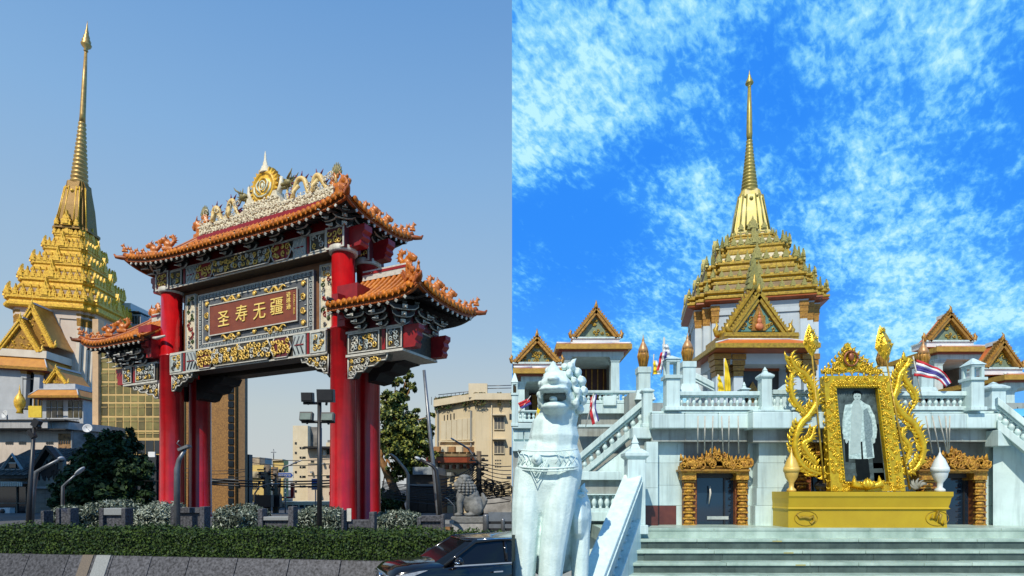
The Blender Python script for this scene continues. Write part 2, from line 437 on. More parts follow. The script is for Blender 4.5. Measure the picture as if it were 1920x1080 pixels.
# painted side strips
for x in (.72, GL - 1.45):
    mb = MB(); mb.box(x, x + .72, .22, .30, 9.1, 11.75, 0); border(mb, x, x + .72, 9.1, 11.75, .22, .05, .03, 1)
    o = mb.build('painted_strip', [ivory, teal_white], gate)
    scrolls('flower_relief', x + .12, x + .6, 9.2, 11.65, .2, [gold_paint, blue_panel, dull_red, leaf_mid, teal_white], o, .2, .03, 5 + int(x), None, .8)
# framed blue panel with clouds and dragons
fr = MB(); fr.box(1.72, 8.92, .16, .30, 8.98, 11.6, 0); border(fr, 1.72, 8.92, 8.98, 11.6, .16, .055, .03, 1); border(fr, 2.02, 8.62, 9.27, 11.31, .16, .05, .03, 1)
frame_o = fr.build('plaque_frame', [blue_panel, white_trim], gate)
mk = MB()                                             # meander running round the border
def meander(x0, z0, dx, dz, n, L):
    for i in range(n):
        a = (i + .5) / n * L; cx, cz = x0 + dx * a, z0 + dz * a
        for s in (-1, 1):
            mk.box(cx - .07, cx + .07, .125, .16, cz + s * .07 - .015, cz + s * .07 + .015)
        mk.box(cx - .075, cx - .045, .125, .16, cz - .085, cz + .085); mk.box(cx + .02, cx + .05, .125, .16, cz - .03, cz + .085)
meander(1.85, 9.15, 1, 0, 30, 6.9); meander(1.85, 11.46, 1, 0, 30, 6.9); meander(1.87, 9.25, 0, 1, 9, 2.1); meander(8.77, 9.25, 0, 1, 9, 2.1)
mk.build('meander_border', [teal_white], frame_o)['kind'] = 'stuff'
PLX0, PLX1, PLZ0, PLZ1 = 2.62, 8.05, 9.62, 10.94
ground_rel = MB()
for i in range(70):                                   # little white clouds
    cx = random.uniform(2.15, 8.5); cz = random.uniform(9.35, 11.22)
    if PLX0 - .1 < cx < PLX1 + .1 and PLZ0 - .08 < cz < PLZ1 + .08: continue
    ground_rel.ball((cx, .145, cz), (random.uniform(.05, .11), .02, .025), 0, 6, 4)
ground_rel.build('cloud_relief', [teal_white], frame_o)['kind'] = 'stuff'
dr = MB()
def relief_dragon(x, z, L, s):
    pts = [(x + s * L * (t - .5), .12 - .02 * math.sin(9 * t), z + .10 * math.sin(t * 13)) for t in [i / 22 for i in range(23)]]
    dr.tube(pts, [.02 + .045 * math.sin(math.pi * min(1, t / 22 * 1.1)) for t in range(23)], 5)
    dr.ball((x + s * L * .52, .1, z + .03), (.11, .06, .09), 0, 7, 5)
    for q in (-.28, 0, .25): spiral(dr, x + q * L, z - .08, .11, .12, 1, q * 9, 1, .028)
for x in (4.0, 6.9):
    s = 1 if x < 5.3 else -1
    relief_dragon(x - .1, 11.12, 1.15, s); relief_dragon(x - .1, 9.44, 1.15, s)
for z in (10.55, 10.0): spiral(dr, 2.33, z, .12, .16, 1.6, z * 3, 1, .04); spiral(dr, 8.34, z, .12, .16, 1.6, z * 5, -1, .04)
for x, z in ((2.33, 11.08), (8.34, 11.1), (2.33, 9.48), (8.34, 9.46), (5.45, 11.12), (5.45, 9.45)): dr.ball((x, .12, z), (.1, .05, .1), 0, 8, 5); spiral(dr, x, z, .12, .15, .9, 0, 1, .03)
dr.build('dragon_relief', [gold_paint], frame_o)['kind'] = 'stuff'
pq = MB(); pq.box(PLX0, PLX1, .08, .16, PLZ0, PLZ1, 0); border(pq, PLX0 - .05, PLX1 + .05, PLZ0 - .05, PLZ1 + .05, .1, .045, .05, 1)
pq_o = pq.build('name_plaque', [plaque, white_trim], frame_o)
def put_text(body, x, z, size, ext=.02, sx=1.0, rot=0):
    M = Matrix.Translation((x, .07, z)) @ UPRIGHT @ Matrix.Rotation(rot, 4, 'Z') @ Matrix.Diagonal((sx, 1, 1, 1))
    return text_mesh(body, size, gold_letters, gate, M, 'lettering', ext)
gold_letters = mat('gold_lettering', (.95, .72, .22), (.85, .58, .12), 6, .35, .1)
for ch, x, z in (('圣', 3.57, 10.2), ('寿', 4.74, 10.27), ('无', 5.86, 10.25), ('疆', 6.9, 10.3)):
    t = put_text(ch, x, z, .80, .03); t.parent = pq_o
for k, ch in enumerate('诗琳通'):
    t = put_text(ch, 7.58, 10.72 - .25 * k, .26, .015); t.parent = pq_o
t = put_text('\n'.join('一九九九年十二月五日'), 7.9, 10.34, .1, .012); t.parent = pq_o

# carved corbels -------------------------------------------------------
def corbel(x, z, s, w, h, parent, seed, y=-.3):
    pr = [(0, 0), (w, 0), (w * .96, -.28 * h), (w * .8, -.30 * h), (w * .68, -.5 * h), (w * .5, -.52 * h), (w * .4, -.72 * h), (w * .22, -.72 * h), (w * .14, -h), (0, -h)]
    poly = [(x + s * a, z + b) for a, b in pr]
    mb = MB(); mb.prism(poly, y, y + .3, 0)
    for i in range(len(poly)):
        a, b = poly[i], poly[(i + 1) % len(poly)]; mb.tube([(a[0], y - .01, a[1]), (b[0], y - .01, b[1])], .035, 4, 1)
    o = mb.build('carved_corbel', [grey_panel, white_trim], parent)
    xs = sorted((x, x + s * w))
    def ins(a, b):
        t = (a - x) * s / w; return b > z - h * (1 - .75 * t) + .08
    scrolls('scroll_relief', xs[0] + .06, xs[1] - .06, z - h + .08, z - .06, y - .03, [white_trim, gold_paint, white_trim], o, .2, .03, seed, ins)
corbel(.5, 7.9, 1, 1.45, .75, gate, 61); corbel(GL - .5, 7.9, -1, 1.45, .75, gate, 62)
corbel(-.5, 7.62, -1, 2.0, .72, gate, 63); corbel(GL + .52, 7.62, 1, 1.9, .78, gate, 64)
for (x, s) in ((.5, 1), (GL - .5, -1), (-.5, -1), (GL + .5, 1)):
    pr = [(0, 0), (2.0, 0), (1.8, -.3), (1.35, -.35), (1.1, -.62), (.6, -.66), (.35, -.95), (0, -1.0)]
    MB().prism([(x + s * a, 7.9 + b) for a, b in pr], .9, 1.9).build('rear_corbel', [black_wood], gate)

# wing beams ---------------------------------------------------------
for s, X in ((-1, 0), (1, GL)):
    q0, q1 = .5, 3.15
    mb = MB(); xs = sorted((X + s * q0, X + s * q1)); mb.box(xs[0], xs[1], -.36, 1.85, 7.66, 8.6, 0)
    mb.box(xs[0] - .02, xs[1] + .02, -.41, 1.9, 7.64, 7.73, 1); mb.box(xs[0] - .02, xs[1] + .02, -.41, 1.9, 8.54, 8.62, 1)
    wb = mb.build('wing_beam', [grey_panel, white_trim], gate)
    xa, xb = sorted((X + s * (q0 + .12), X + s * (q0 + 1.62))); carved_panel(wb, xa, xb, 7.76, 8.52, -.36, grey_panel, [white_trim, teal_white, gold_paint], 70 + s, .22)
    xa, xb = sorted((X + s * (q0 + 1.72), X + s * (q0 + 1.86))); MB().box(xa, xb, -.4, -.36, 7.76, 8.52).build('divider_strip', [dull_red], wb)
    xa, xb = sorted((X + s * (q0 + 1.95), X + s * q1)); carved_panel(wb, xa, xb, 7.76, 8.52, -.36, grey_panel, [teal_white, gold_paint], 80 + s, .22)
    for yy in (-.2, 1.6):
        pr = [(0, 0), (.5, 0), (.56, .14), (.5, .26), (.62, .4), (.58, .56), (.68, .66), (.68, .82), (0, .82)]
        MB().prism([(X + s * (q1 + .02 + a), 7.74 + b) for a, b in pr], yy - .16, yy + .2).build('beam_head', [dull_red], wb)
    # stepped red side wall that carries the wing roof
    st = MB(); pr = [(.42, 8.75), (.8, 8.75), (.78, 8.95), (.98, 9.0), (.96, 9.2), (1.15, 9.25), (1.15, 9.45), (1.4, 9.5), (1.4, 10.3), (.42, 10.3)]
    st.prism([(X + s * (a - .05), b) for a, b in pr], -.75, 1.9); st.build('stepped_bracket_wall', [dull_red], gate)
    st = MB(); pr = [(-.6, 8.9), (-.78, 9.0), (-.76, 9.2), (-.96, 9.25), (-.95, 9.5), (-1.15, 9.55), (-1.15, 9.85), (-.5, 9.9)]
    o = MB(); o.M = Matrix.Translation((X + s * .62, 0, 0)) @ Matrix.Rotation(R(90), 4, 'Z'); o.prism([(a, b) for a, b in pr], -.16, .16); o.build('stepped_bracket', [dull_red], gate)

# bracket sets -----------------------------------------------------------
def bracket_mesh(W=.46, T=3, hz=.19, dy=.22):
    mb = MB()
    for k in range(T):
        z = k * hz; y = -.1 - k * dy; w = W * (.55 + .24 * k)
        mb.box(-.075, .075, y - .16, .3, z, z + .11, 0); mb.box(-.085, .085, y - .175, y - .16, z - .01, z + .12, 1)
        arm = [(-w, .10), (-w, .19), (-w + .12, .19), (-w + .16, .13), (w - .16, .13), (w - .12, .19), (w, .19), (w, .10), (w - .12, .02), (.1, 0), (-.1, 0), (-w + .12, .02)]
        mb.prism([(a, b + z) for a, b in arm], y - .06, y + .06, 0)
        o2 = [(a * 1.03, (b - .09) * 1.18 + .082 + z) for a, b in arm]
        mb.prism(o2, y - .045, y + .02, 1)
        for s in (-1, 0, 1): mb.frus((s * w * .9 - .06, s * w * .9 + .06, y - .1, y + .06), z + .17, (s * w * .9 - .09, s * w * .9 + .09, y - .13, y + .08), z + .24, 2)
        mb.cone((0, y - .12, z + .05), (0, y - .42, z - .04), .06, .02, 5, 1)
    return mb
bmesh0 = None
def bracket(x, y, z, rz=0, sc_=1):
    global bmesh0
    if bmesh0 is None:
        bmesh0 = bracket_mesh().build('bracket_set', [black_wood, white_trim, eave_green], gate); o = bmesh0
    else: o = copy(bmesh0, gate)
    o.location = (x, y, z); o.rotation_euler = (0, 0, rz); o.scale = (sc_, sc_, sc_)
for i in range(8): bracket(.05 + (GL - .1) * i / 7, -.38, 12.72)
for y in (0.15, 1.3): bracket(GL + .45, y, 12.72, R(90)); bracket(-.45, y, 12.72, R(-90))
bracket(GL + .3, -.3, 12.72, R(45), 1.15); bracket(-.3, -.3, 12.72, R(-45), 1.15)
for s, X in ((-1, 0), (1, GL)):
    for q in (1.35, 2.35): bracket(X + s * q, -.42, 8.6, 0, .92)
    bracket(X + s * 3.1, -.35, 8.6, s * R(45), 1.05)
    for y in (.35, 1.3): bracket(X + s * 3.15, y, 8.6, s * R(90), .92)
    MB().box(*sorted((X + s * .5, X + s * 3.3)), -.3, 1.8, 8.6, 9.35).build('bracket_core', [maroon], gate)
MB().box(-.5, GL + .5, -.3, 1.8, 12.78, 13.6).build('bracket_core', [dull_red], gate)

# tiled roofs ---------------------------------------------------------------
def hip_roof(name, x0, x1, y0, y1, ze, xr0, xr1, yr, zr, lift, hips=(1, 1), step=.245, sides='FR', mirror=None):
    fx = (lambda x: x) if mirror is None else (lambda x: mirror - x)
    xc, hw = (x0 + x1) / 2, (x1 - x0) / 2; yc, hd = (y0 + y1) / 2, (y1 - y0) / 2
    def cl(x, y):
        a = 0
        if hips[1] and x > xc: a = max(a, ((x - xc) / hw))
        if hips[0] and x < xc: a = max(a, ((xc - x) / hw))
        return min(a, 1)
    def zf(x, y, t):
        b = min(abs(y - yc) / hd, 1); a = cl(x, y)
        return ze + (zr - ze) * max(0, 1 - t) ** 1.45 + lift * (a ** 4) * (.25 + .75 * b ** 3) * t ** 1.5
    def front(e, t, back=False):                    # t=1 at the eave
        yy = y0 if not back else y1
        return Vector((fx(e), yy + (yr - yy) * (1 - t), zf(e, yy + (yr - yy) * (1 - t), t)))
    def tmin_front(e):
        if e < xr0: return 1 - (e - x0) / (xr0 - x0)
        if e > xr1: return 1 - (x1 - e) / (x1 - xr1)
        return 0
    def side(e, t, right=True):
        xe, xr = (x1, xr1) if right else (x0, xr0)
        x = xe + (xr - xe) * (1 - t)
        return Vector((fx(x), e, zf(x, e, t)))
    def tmin_side(e):
        return 1 - (e - y0) / (yr - y0) if e < yr else 1 - (y1 - e) / (y1 - yr)
    # deck: top sheet and dark underside
    mb = MB()
    def sheet(fn, tm, a, b, n, flip):
        k = 7; idx = []
        for i in range(n + 1):
            e = a + (b - a) * i / n; tt = tm(e)
            idx.append([fn(e, tt + (1 - tt) * j / k) for j in range(k + 1)])
        for dz, mi in ((0, 0), (-.13, 1)):
            o = len(mb.v); vv = [p + Vector((0, 0, dz)) for r in idx for p in r]
            ff = []
            for i in range(n):
                for j in range(k):
                    q = (i * (k + 1) + j, i * (k + 1) + j + 1, (i + 1) * (k + 1) + j + 1, (i + 1) * (k + 1) + j)
                    ff.append(q)
            mb.add(vv, ff, mi, True)
    sheet(lambda e, t: front(e, t), tmin_front, x0, x1, 40, False)
    sheet(lambda e, t: front(e, t, True), tmin_front, x0, x1, 40, False)
    if hips[1]: sheet(lambda e, t: side(e, t), tmin_side, y0, y1, 14, False)
    if hips[0]: sheet(lambda e, t: side(e, t, False), tmin_side, y0, y1, 14, False)
    roof = mb.build(name, [tile_dark, black_wood], gate)
    # one half-round tile row after another
    def row(fn, e, tm):
        L = 9; pts = []; rr = []
        for j in range(L):
            for q in (0, .96):
                t = tm + (1.012 - tm) * (j + q) / L
                p = fn(e, min(t, 1)) + Vector((0, 0, .05))
                pts.append(p); rr.append(.082 if q == 0 else .098)
        m = MB(); m.tube(pts, rr, 7)
        o = m.build('roof_tile', [tile], roof)
        # round end tile and hanging drip tile
        e1 = fn(e, 1); e0 = fn(e, .9); d = (e1 - e0); d.z = 0; d.normalize()
        w = MB(); c = e1 + d * .03 + Vector((0, 0, .04)); sd_ = Vector((-d.y, d.x, 0))
        w.tube([c - d * .02, c + d * .05], [.112, .112], 9)
        h = [c + sd_ * (step / 2) + Vector((0, 0, .03)), c + sd_ * (step / 2 - .11) + Vector((0, 0, 0)), c + sd_ * (step / 2) + Vector((0, 0, -.15)), c + sd_ * (step / 2 + .11)]
        w.add(h + [p + d * .04 for p in h], [(0, 1, 2, 3), (7, 6, 5, 4), (0, 4, 5, 1), (1, 5, 6, 2), (2, 6, 7, 3), (3, 7, 4, 0)])
        w.build('eave_end_tile', [tile], o)
    def rows(fn, tm, a, b):
        n = int((b - a) / step)
        for i in range(n):
            e = a + (i + .5) * (b - a) / n; tt = tm(e)
            if tt < .93: row(fn, e, tt)
    rows(front, tmin_front, x0, x1)
    if 'R' in sides and hips[1]: rows(lambda e, t: side(e, t), tmin_side, y0, y1)
    # fascia under the end tiles, and rafters with pale ends
    fb = MB()
    def fascia(fn, a, b, out):
        n = 36; r = []
        for i in range(n + 1):
            p = fn(a + (b - a) * i / n, 1); p = p - Vector(out) * .02
            r.append([p + Vector((0, 0, -.02)), p + Vector((0, 0, -.20)), p - Vector(out) * .12 + Vector((0, 0, -.20)), p - Vector(out) * .12 + Vector((0, 0, -.02))])
        fb.loft(r)
    sgn = 1 if mirror is None else -1
    fascia(front, x0, x1, (0, -1, 0))
    if hips[1]: fascia(lambda e, t: side(e, t), y0, y1, (sgn, 0, 0))
    if hips[0]: fascia(lambda e, t: side(e, t, False), y0, y1, (-sgn, 0, 0))
    fb.build('eave_fascia', [tile_dark], roof)
    def rafter(fn, e, tm):
        t1 = max(tm, .52)
        if t1 > .9: return
        a = fn(e, 1) + Vector((0, 0, -.28)); b = fn(e, t1) + Vector((0, 0, -.30))
        m = MB(); m.tube([a, b], .062, 4, 0, False); d = (b - a).normalized(); m.tube([a - d * .015, a + d * .02], .068, 4, 1, False)
        m.build('rafter', [black_wood, white_trim], roof)
    def rafters(fn, tm, a, b, st):
        n = int((b - a) / st)
        for i in range(n):
            e = a + (i + .5) * (b - a) / n; rafter(fn, e, tm(e))
    rafters(front, tmin_front, x0, x1, .36)
    if hips[1]: rafters(lambda e, t: side(e, t), tmin_side, y0, y1, .34)
    # hip ridges
    ends = []
    for right in (0, 1):
        if not hips[right]: continue
        for yy in (y0, y1):
            pts = []
            for j in range(13):
                t = j / 12; xe, xr = ((x1, xr1) if right else (x0, xr0))
                x = xr + (xe - xr) * t; y = yr + (yy - yr) * t
                pts.append(Vector((fx(x), y, zf(x, y, t) + .09)))
            h = MB(); h.tube(pts, .11, 6); h.tube([p + Vector((0, 0, .13)) for p in pts[:-1]], .07, 6)
            d = (pts[-1] - pts[-2]).normalized()
            tip = pts[-1] + Vector((0, 0, -.16)); dd = Vector((d.x, d.y, .05)).normalized()
            h.tube([tip - dd * .3, tip + dd * .1, tip + dd * .34, tip + dd * .42 + Vector((0, 0, .12))], [.1, .11, .08, .03], 6)
            h.build('hip_ridge', [tile_dark], roof); ends.append(pts)
    return roof, ends, front
roof_main, hips_main, f_main = hip_roof('main_roof', -1.6, 11.95, -1.25, 2.85, 13.0, 1.0, 9.6, .8, 14.6, .5)
roof_r, hips_r, _ = hip_roof('wing_roof', 10.95, 15.1, -1.25, 2.85, 9.40, 10.96, 12.9, .8, 10.95, .42, hips=(0, 1))
roof_l, hips_l, _ = hip_roof('wing_roof', 10.95, 15.9, -1.25, 2.85, 9.62, 10.96, 13.2, .8, 11.05, .42, hips=(0, 1), mirror=GL)
# wing ridges against the columns
for s, X, rf, z in ((1, GL, roof_r, 10.95), (-1, 0, roof_l, 11.05)):
    xs = sorted((X + s * .42, X + s * 2.55)); m = MB()
    m.box(*xs, .62, .98, z - .02, z + .2, 0); m.box(xs[0], xs[1], .6, 1.0, z + .2, z + .3, 1); m.box(xs[0], xs[1], .64, .96, z + .3, z + .38, 2)
    m.build('ridge_board', [white_trim, dull_red, white_trim], rf)
    e = MB(); e.tube([(X + s * .55, -1.42, 9.6 - .0), (X + s * .48, -.9, 9.66), (X + s * .47, -.5, 9.72)], [.06, .1, .1], 5, 0); e.tube([(X - s * .45, -.62, 9.68), (X + s * .1, -.66, 9.62), (X + s * .6, -.64, 9.7)], [.05, .09, .05], 5, 1)
    e.build('flashing', [black_metal, white_trim], rf)

# ridge beasts ------------------------------------------------------------------
def small_beast():
    m = MB(); m.ball((0, 0, .13), (.13, .09, .14)); m.ball((.08, 0, .32), (.09, .075, .09)); m.ball((.16, 0, .31), (.07, .05, .05))
    m.cone((.06, 0, .38), (.02, 0, .52), .04, .01); m.tube([(-.1, 0, .1), (-.2, 0, .24), (-.14, 0, .38)], [.05, .05, .02], 5); m.box(-.16, .16, -.07, .07, -.05, .04)
    m.cone((.09, 0, .12), (.12, 0, 0), .05, .04)
    return m
def big_beast():
    m = MB(); m.box(-.3, .3, -.14, .14, -.1, .12); m.ball((-.02, 0, .28), (.26, .17, .24)); m.ball((.2, 0, .52), (.2, .16, .18)); m.ball((.36, 0, .47), (.15, .11, .1))
    m.ball((.34, 0, .36), (.12, .09, .05))
    for s in (-1, 1): m.cone((.16, s * .08, .64), (.0, s * .14, .9), .05, .015); m.ball((.28, s * .11, .58), .05)
    m.tube([(-.2, 0, .3), (-.36, 0, .55), (-.26, 0, .85), (-.1, 0, .82), (-.12, 0, .68)], [.13, .12, .1, .07, .04], 7)
    for k in range(5): a = .5 + k * .5; m.cone((-.25 + .2 * math.cos(a + 1.2), 0, .62 + .25 * math.sin(a + 1.2)), (-.25 + .36 * math.cos(a + 1.2), 0, .62 + .4 * math.sin(a + 1.2)), .05, .01)
    for k in range(4): m.cone((-.05 + .07 * k, 0, .45 + .05 * k), (-.12 + .07 * k, 0, .62 + .05 * k), .05, .01)
    return m
sb = big = None
def put_beast(p, d, kind, parent, k=1.0):
    global sb, big
    rz = math.atan2(d.y, d.x)
    if kind == 's':
        if sb is None: sb = blob(small_beast().build('ridge_beast', [beast], parent), .035, 1); o = sb
        else: o = copy(sb, parent)
    else:
        if big is None: big = blob(big_beast().build('ridge_dragon_head', [beast], parent), .04, 1); o = big
        else: o = copy(big, parent)
    o.location = p; o.rotation_euler = (0, 0, rz); o.scale = (k, k, k)
for roof, hs, k in ((roof_main, hips_main, 1.0), (roof_r, hips_r, .95), (roof_l, hips_l, .95)):
    for pts in hs:
        n = len(pts) - 1
        def at(t):
            i = min(int(t * n), n - 1); u = t * n - i; return pts[i].lerp(pts[i + 1], u)
        d = pts[-1] - pts[-3]; d.z = 0
        for t in (.99, .9, .82, .74): put_beast(at(t) + Vector((0, 0, .17)), d, 's', roof, k * .8)
        put_beast(at(.62) + Vector((0, 0, .2)), d, 'b', roof, k * .72); put_beast(at(.44) + Vector((0, 0, .2)), d, 'b', roof, k * .8)
for (x, s, rf, z, k) in ((.95, -1, roof_main, 14.75, 1.15), (9.75, 1, roof_main, 14.75, 1.15), (GL + 2.5, 1, roof_r, 11.08, .95), (-2.6, -1, roof_l, 11.15, .95)):
    put_beast(Vector((x, .8, z)), Vector((s, 0, 0)), 'b', rf, k)

# white ridge with the emblem and two dragons ------------------------------------
rb = MB(); rb.box(1.1, 9.6, .52, 1.08, 14.72, 14.9, 1); rb.box(1.15, 9.55, .58, 1.02, 14.9, 15.3, 0); rb.box(1.1, 9.6, .54, 1.06, 15.3, 15.37, 0)
ridge = rb.build('ridge_board', [ivory, dull_red], roof_main, (0, 0, -.28))
scrolls('cloud_relief', 1.2, 9.5, 14.93, 15.42, .57, [ivory], ridge, .24, .05, 91)
em = empty('emblem', (5.35, .8, -.28)); em.parent = gate
b = MB(); b.prism([(-1.25, 15.3), (1.25, 15.3), (1.12, 15.65), (.98, 15.75), (.92, 16.0), (.72, 16.0), (.5, 15.72), (0, 15.62), (-.5, 15.72), (-.72, 16.0), (-.92, 16.0), (-.98, 15.75), (-1.12, 15.65)], -.22, .22)
bo = b.build('emblem_base', [ivory], em); scrolls('cloud_relief', -1.1, 1.1, 15.3, 15.75, -.24, [ivory], bo, .22, .055, 92)
b = MB(); b.M = Matrix.Translation((0, 0, 16.4)) @ Matrix.Rotation(R(90), 4, 'X')
b.lathe([(.7, -.12), (.7, .12), (.6, .16), (.57, .10), (.42, .10), (.40, .15), (.33, .15), (.31, .11), (.0, .12)], 28)
b.build('emblem_disc', [gold_bright], em)
b = MB()
for i in range(26):
    a = 2 * math.pi * i / 26; c, s_ = math.cos(a), math.sin(a); r0, r1 = .66, .92
    w = .09
    v = [(c * r0 - s_ * w, -.1, 16.4 + s_ * r0 + c * w), (c * r0 + s_ * w, -.1, 16.4 + s_ * r0 - c * w), (c * r1, -.06, 16.4 + s_ * r1)]
    v2 = [(x, .12, z) for x, _, z in v]
    b.add(v + v2, [(0, 1, 2), (5, 4, 3), (0, 3, 4, 1), (1, 4, 5, 2), (2, 5, 3, 0)])
b.build('emblem_rays', [gold_bright], em)
ivory_pale = mat('pale_emblem_relief', (.70, .72, .55), (.5, .52, .36), 10, .5)
b = MB()
for s_ in (-1, 1):                                     # leaves and rings carved inside the disc
    b.tube([(s_ * .12, -.16, 16.1), (s_ * .3, -.17, 16.3), (s_ * .36, -.17, 16.5), (s_ * .22, -.16, 16.68)], [.03, .045, .045, .02], 5)
    b.tube([(s_ * .3, -.15, 15.98), (s_ * .5, -.15, 16.2), (s_ * .52, -.15, 16.45)], [.05, .06, .03], 5)
b.tube([(.17 * math.cos(t), -.17, 16.42 + .2 * math.sin(t)) for t in [i * math.pi / 8 for i in range(17)]], .03, 5)
b.ball((0, -.15, 16.42), (.09, .05, .13)); b.tube([(-.34, -.16, 16.0), (0, -.17, 15.92), (.34, -.16, 16.0)], [.03, .05, .03], 5)
b.build('emblem_relief', [ivory_pale], em)
b = MB(); b.lathe([(.3, 17.02), (.3, 17.1), (.24, 17.12), (.24, 17.22), (.19, 17.25), (.19, 17.34), (.13, 17.38), (.12, 17.5), (.07, 17.62), (.05, 17.85), (.01, 18.05)], 12, sy=.7)
b.build('crown_spire', [ivory], em)
b = MB()
for s_ in (-1, 1):
    b.tube([(s_ * .78, 0, 15.85), (s_ * 1.0, 0, 16.25), (s_ * 1.02, 0, 16.65)], [.12, .12, .07], 6)
b.build('emblem_wings', [ivory], em)['kind'] = 'stuff'
def dragon(s):
    root = empty('ridge_dragon', (5.35, .8, -.28)); root.parent = gate
    ctrl = [(-4.15, 15.95), (-4.05, 15.5), (-3.75, 15.42), (-3.5, 15.75), (-3.3, 16.1), (-3.05, 16.05), (-2.92, 15.6), (-2.72, 15.4), (-2.55, 15.7), (-2.35, 16.2), (-2.05, 16.25), (-1.85, 15.85), (-1.65, 15.5), (-1.38, 15.6), (-1.3, 16.0), (-1.42, 16.25)]
    pts = []
    for i in range(len(ctrl) - 1):
        p0, p1, p2, p3 = (Vector(ctrl[max(i - 1, 0)]), Vector(ctrl[i]), Vector(ctrl[i + 1]), Vector(ctrl[min(i + 2, len(ctrl) - 1)]))
        for k in range(4):
            t = k / 4; q = .5 * ((2 * p1) + (-p0 + p2) * t + (2 * p0 - 5 * p1 + 4 * p2 - p3) * t * t + (-p0 + 3 * p1 - 3 * p2 + p3) * t ** 3)
            pts.append((-s * q.x, .06 * math.sin(i + t), q.y))
    n = len(pts)
    m = MB(); m.tube(pts, [.05 + .085 * math.sin(math.pi * min(1, (i + 6) / n)) for i in range(n)], 9); m.build('dragon_body', [cream_scale], root)
    m = MB()
    for i in range(4, n - 3, 2):
        p = Vector(pts[i]); t = (Vector(pts[i + 1]) - Vector(pts[i - 1])).normalized(); nn = Vector((-t.z, 0, t.x))
        if nn.z < -.3: nn = -nn
        if s < 0 and nn.z < 0: nn = -nn
        if nn.z > .1: m.cone(p + nn * .09, p + nn * .34, .05, .01, 5)
    m.build('dragon_spines', [purple], root)['kind'] = 'stuff'
    m = MB(); hx = s * 1.42; f = -s; hz = 16.28
    m.ball((hx + f * .02, 0, hz), (.24, .17, .18)); m.ball((hx + f * .28, 0, hz - .02), (.22, .12, .09)); m.ball((hx + f * .24, 0, hz - .17), (.18, .1, .05)); m.ball((hx + f * .44, 0, hz + .04), (.08, .09, .07))
    for q in (-1, 1):
        m.tube([(hx - f * .05, q * .1, hz + .14), (hx - f * .3, q * .16, hz + .3), (hx - f * .42, q * .18, hz + .46)], [.05, .04, .01], 5)
        m.ball((hx + f * .1, q * .14, hz + .1), .05)
    for k in range(7): a = 1.6 + k * .42; m.cone((hx - f * .1, 0, hz), (hx + f * (.46 * math.cos(a)), .0, hz + .42 * math.sin(a)), .07, .01, 5)
    m.tube([(hx + f * .45, 0, hz + .02), (hx + f * .56, -.1, hz + .2), (hx + f * .5, -.1, hz + .42)], [.025, .02, .01], 4)
    m.build('dragon_head', [olive_head], root)
    m = MB()
    for k in range(8):
        a = .2 + k * .36; m.tube([(s * 4.15, 0, 15.9), (s * 4.15 + .25 * math.cos(a), .03, 16.0 + .3 * math.sin(a)), (s * 4.15 + .3 * math.cos(a), .05, 16.02 + .52 * math.sin(a))], [.06, .06, .01], 5)
    m.build('dragon_tail_plume', [olive_head], root)
    m = MB()
    for x in (2.2, 3.3):
        m.tube([(s * x, -.15, 15.9), (s * (x - .18), -.3, 15.6), (s * (x - .1), -.3, 15.4)], [.09, .07, .06], 6)
        for q in (-.1, 0, .1): m.cone((s * (x - .1), -.3, 15.4), (s * (x - .24), -.32 + q, 15.36), .04, .01, 4)
    c = MB(); rq = random.Random(5 + s)
    for k in range(34):
        x = s * rq.uniform(1.5, 4.2); spiral(c, x, 15.36 + rq.random() ** 2 * .75, rq.uniform(-.22, -.05), rq.uniform(.1, .2), 1.2, rq.uniform(0, 6), rq.choice((-1, 1)), .028)
    c.build('cloud_scroll', [ivory, cream_scale][:1], root)['kind'] = 'stuff'
    m.build('dragon_legs', [cream_scale], root)['kind'] = 'stuff'
dragon(-1); dragon(1)
# ================================================================ setting of the street (west side, x < 0)
structure(MB().box(-400, -.001, -40, 600, -.3, .5).build('road', [asphalt]))
structure(MB().add([(-40, 16.75, 1.12), (-.002, 10.74, 1.12), (-.002, 33, 1.12), (-40, 33, 1.12), (-40, 16.75, -.1), (-.002, 10.74, -.1), (-.002, 33, -.1), (-40, 33, -.1)],
   [(0, 1, 2, 3), (4, 5, 1, 0), (5, 6, 2, 1), (6, 7, 3, 2), (7, 4, 0, 3)]).build('traffic_island', [mat('dark_island_paving', (.09, .085, .08), (.05, .05, .047), 5, .8)]))
# unseen block added behind the viewer to shade the old house and tree
def flats(loc, x0, x1, H, label):
    blk = empty('unseen_shade_block', loc, 0, label, 'building')
    MB().box(x0, x1, 3, 8, 0, H, 0).build('wall', [mat('grey_render', (.38, .37, .35), (.3, .29, .28), 1, .8)], blk)
    m = MB()
    for k in range(int((H - 3) / 3.6)):
        x = x0 + 1
        while x < x1 - 2: m.box(x, x + 1.8, 8.0, 8.06, 2 + k * 3.6, 3.9 + k * 3.6); x += 3
    m.build('window', [glass_dark], blk)['kind'] = 'stuff'
flats((-46, -16, 0), -12, 9.4, 57, 'unseen tall grey block added behind the viewer to shade the old house')
